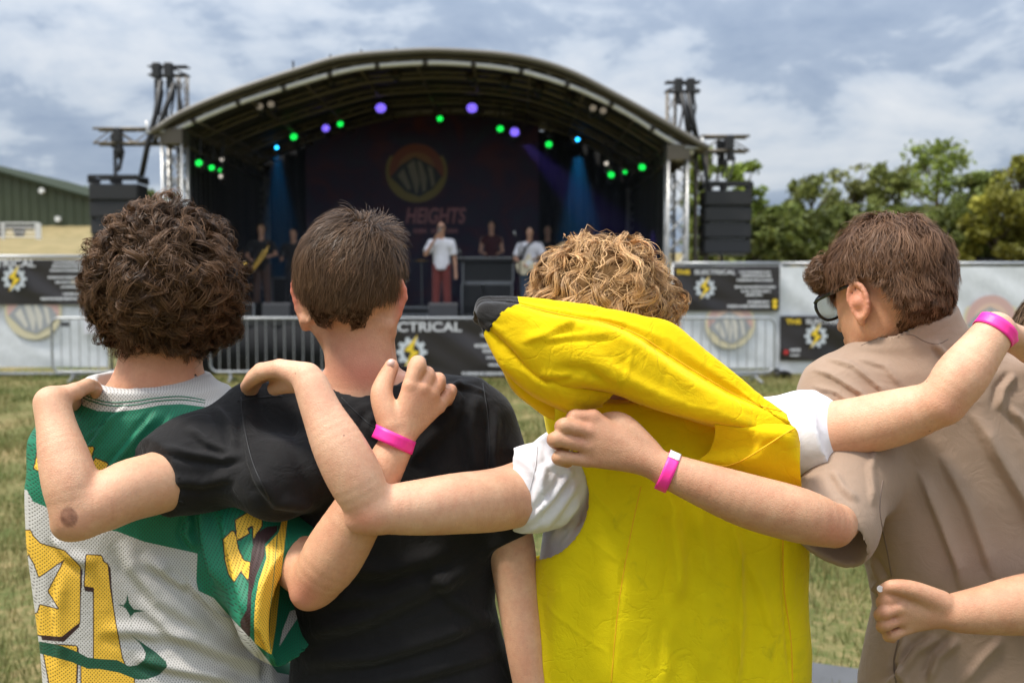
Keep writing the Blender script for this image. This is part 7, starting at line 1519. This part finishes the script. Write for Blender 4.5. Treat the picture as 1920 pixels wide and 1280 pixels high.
    seam('sleeve_seam', sb, [(1522, 765), (1555, 757), (1600, 763)], 0.0014, M_seam_g, root); seam('side_seam', sb, [(1655, 900), (1650, 960), (1665, 1040), (1672, 1080)], 0.0012, M_seam_g, root); seam('hem_seam', sb, [(1685, 1198), (1676, 1240), (1680, 1279)], 0.0014, M_seam_g, root)
    legs('trousers', root, 0.86, 1.70, 0.84, M_darkpants)
    # glasses
    Mg = mat('black_acetate', (0.008, 0.008, 0.009), rough=0.25); Ml = mat('glasses_lens', (0.8, 0.85, 0.8), rough=0.05); Ml.node_tree.nodes['Principled BSDF'].inputs['Transmission Weight'].default_value = 0.85; Ml.node_tree.nodes['Principled BSDF'].inputs['Alpha'].default_value = 0.75
    def TT(q): return Vector(T(q))
    fr = MB()
    for s in (-1, 1):
        ring = [TT((s * 0.036 + 0.030 * math.cos(a) * 1.0, 0.108 - 0.006 * abs(math.cos(a)), 0.006 + 0.022 * math.sin(a))) for a in np.linspace(0, 6.283, 24, False)]; fr.tube(ring, 0.0028, 6, closed=True)
    fr.tube([TT((-0.008, 0.112, 0.010)), TT((0, 0.114, 0.012)), TT((0.008, 0.112, 0.010))], 0.0025)
    g = fr.build('glasses', Mg, root, True, world=True)
    for s in (-1, 1):
        t = MB().tube([TT((s * 0.066, 0.103, 0.012)), TT((s * 0.074, 0.085, 0.014)), TT((s * 0.084, 0.04, 0.016)), TT((s * 0.086, 0.005, 0.018)), TT((s * 0.086, -0.016, 0.008)), TT((s * 0.084, -0.030, -0.006))], 0.0030, 6).build('temple_arm', Mg); t.parent = g
        ln = MB().prism([(0.028 * math.cos(a), 0.020 * math.sin(a)) for a in np.linspace(0, 6.283, 20, False)], TT((s * 0.036, 0.107, 0.006)), TT((1, 0, 0)) - TT((0, 0, 0)), TT((0, 0, 1)) - TT((0, 0, 0)), (TT((0, 1, 0)) - TT((0, 0, 0))) * 0.0015).build('lens', Ml); ln.parent = g
    # hair: textured crop, curly fringe
    rs = (0.085, 0.101, 0.102); Ch = P(1667, 526, 1.70); wh = np.array((0.12, -0.18, 0.97)); wh /= np.linalg.norm(wh)
    def keep(u):
        nape = np.where(np.abs(u[:, 0]) > 0.75, -0.30, -0.92)
        nape = np.maximum(nape, -0.22 - 1.25 * (0.85 - np.abs(u[:, 0])))
        return ((u[:, 2] > nape) & ~((u[:, 1] > 0.12) & (u[:, 2] < 0.0)) & ~((u[:, 1] > 0.50) & (u[:, 2] < 0.35)) & ~((np.abs(u[:, 0]) > 0.66) & (u[:, 2] < 0.02) & (u[:, 1] > -0.42))).astype(float)
    def flow(u):
        d = u - wh; t = d - u * (d * u).sum(1, keepdims=True); l = np.linalg.norm(t, axis=1, keepdims=True) + 1e-6; t /= l
        return t * 1.0 + np.cross(u, t) * 0.35 * np.exp(-(l / .5) ** 2) + np.clip(u[:, 1:2], 0, 1) * np.array((0, 1.0, -0.2)) + np.array((0, 0, -0.2))
    def length(u): t = np.clip((u[:, 2] + 0.5) / 1.1, 0, 1); return (0.016 + 0.038 * t + 0.03 * np.clip(u[:, 1] - 0.2, 0, 1)) * np.where((np.abs(u[:, 0]) > 0.72) & (u[:, 2] < 0.45), 0.45, 1.0)
    def lay(u): t = np.clip((u[:, 2] + 0.7) / 1.3, 0, 1); return 0.35 + 0.65 * t
    mh = hair_mat('brown_crop')
    hair('hair', root, Ch, rot, rs, (0.106, 0.124, 0.127), 21000, 9, keep, flow, length, lay, curl=(0.0022, 0.03), clumps=900, width=0.0005, cols=((0.042, 0.020, 0.011), (0.290, 0.155, 0.085)), seed=31, cap=0.25, messy=0.30, m=mh, tipw=0.3, hbump=0.06, extra=(wh, 1500, 0.3), low=0.55)
    fc = P(1547, 510, 1.77)
    hair('fringe', root, fc, rot, (0.02, 0.015, 0.018), (0.038, 0.033, 0.042), 2600, 12, lambda u: np.ones(len(u)), lambda u: np.stack([0 * u[:, 0] - .3, u[:, 1] * 0 + .4, -np.ones(len(u))], 1), lambda u: np.full(len(u), 0.045), 1.0, curl=(0.006, 0.028), clumps=110, width=0.0006, cols=((0.045, 0.022, 0.012), (0.30, 0.17, 0.095)), seed=33, cap=0.55, messy=0.5, m=mh)
    return root, sb
person_beige()

# ---------------------------------------------------------------- 5: long-haired neighbour at the right edge
def person_neighbour():
    root = empty('person', (1.16, 1.86, 0), 0, 'long-haired person at the right edge with a hand on the waist beside them', 'person', 'friends with arms round each other')
    C = P(2000, 655, 1.84); rot = rotd(0, 0, -10)
    rows = [(770, 1960, 2060, 1.86, .05), (800, 1900, 2120, 1.86, .075), (860, 1880, 2150, 1.86, .09), (1000, 1890, 2140, 1.86, .095), (1150, 1900, 2120, 1.86, .09), (1300, 1890, 2130, 1.86, .10), (1480, 1880, 2140, 1.86, .11)]
    hp, T = head_prims(C, rot, 0.95)
    arm = chain([(1920, 850, 1.84, 50), (2040, 1010, 1.66, 46), (2080, 1110, 1.55, 48)], 0.02) + chain([(2080, 1110, 1.55, 46), (1990, 1120, 1.51, 54), (1920, 1133, 1.495, 56), (1850, 1143, 1.49, 46), (1795, 1148, 1.49, 37)], 0.012)
    arm += hand((1785, 1148, 1.49, 36), [(1694, 1118, 1.487, 14), (1684, 1138, 1.480, 15), (1688, 1160, 1.484, 14), (1700, 1178, 1.49, 12)],
                [[(1664, 1123, 1.482, 12.5), (1654, 1130, 1.50, 12), (1664, 1142, 1.535, 11)], [(1660, 1147, 1.478, 12.5), (1650, 1153, 1.498, 12), (1662, 1160, 1.535, 11)], [(1662, 1170, 1.482, 11.5), (1653, 1175, 1.50, 11), (1666, 1180, 1.535, 10)], [(1676, 1189, 1.488, 10), (1664, 1193, 1.505, 9.5), (1674, 1196, 1.535, 9)]],
                [(1765, 1130, 1.485, 24), (1712, 1106, 1.475, 18), (1674, 1099, 1.475, 13.5), (1655, 1106, 1.485, 11)], kf=0.001)
    pr = hp + chain([(2000, 700, 1.85, 55), (2005, 790, 1.86, 60)], 0.03) + [('u', loft(rows), 0.03)] + arm + chain([(2110, 850, 1.86, 48), (2170, 1050, 1.86, 40), (2180, 1250, 1.84, 32)], 0.03)
    o, bv = body_obj('b', root, pr, (0.50, 1.38, 0.62), (1.42, 2.02, 1.95), SK4, red=lambda x, y, v: 0.25 * blob(x, y, (1670, 1130), (26, 40)))
    Mn = mat('pale_nail_varnish', (0.8, 0.72, 0.72), rough=0.2)
    for (a, b, c) in ((1650, 1103, 1.476),):
        MB().prism([(0.0065 * math.cos(t), 0.005 * math.sin(t)) for t in np.linspace(0, 6.283, 12, False)], P(a, b, c), (-0.8, -0.2, 0.35), (0.3, 0, 0.9), (0, -0.0015, 0)).build('thumb_nail', Mn, root, world=True)
    v, f = sdf_mesh('top', [('u', loft([(r_[0], r_[1] - 6, r_[2] + 6, r_[3], r_[4] + .008) for r_ in rows[1:]]), 0), ('u', cone(P(1920, 850, 1.84), P(1990, 950, 1.74), 0.058, 0.055), 0.03)], (0.8, 1.6, 0.6), (1.4, 2.02, 1.5), 0.008); n = vnormals(v, f); v = v + n * (fbm(v, 10, 3, 5) * .005)[:, None]
    link('top', mesh_np('top', v, f), cloth_mat('grey_cotton', (0.25, 0.25, 0.27)), root, True)
    legs('trousers', root, 1.16, 1.86, 0.84, M_denim)
    def keep(u): return (~((u[:, 1] > 0.45) & (u[:, 2] < 0.4))).astype(float) * (u[:, 2] > -0.5)
    def flow(u): return np.stack([u[:, 0] * 0.2, u[:, 1] * 0.1, -np.ones(len(u))], 1)
    hair('hair', root, P(2000, 638, 1.835), rot, (0.082, 0.096, 0.095), (0.10, 0.112, 0.112), 9000, 12, keep, flow, lambda u: np.full(len(u), 0.16), 1.0, curl=(0.001, 0.06), clumps=300, width=0.0008, cols=((0.05, 0.028, 0.015), (0.30, 0.19, 0.11)), seed=41, cap=0.7, messy=0.08, m=hair_mat('long_brown_hair'))
person_neighbour()
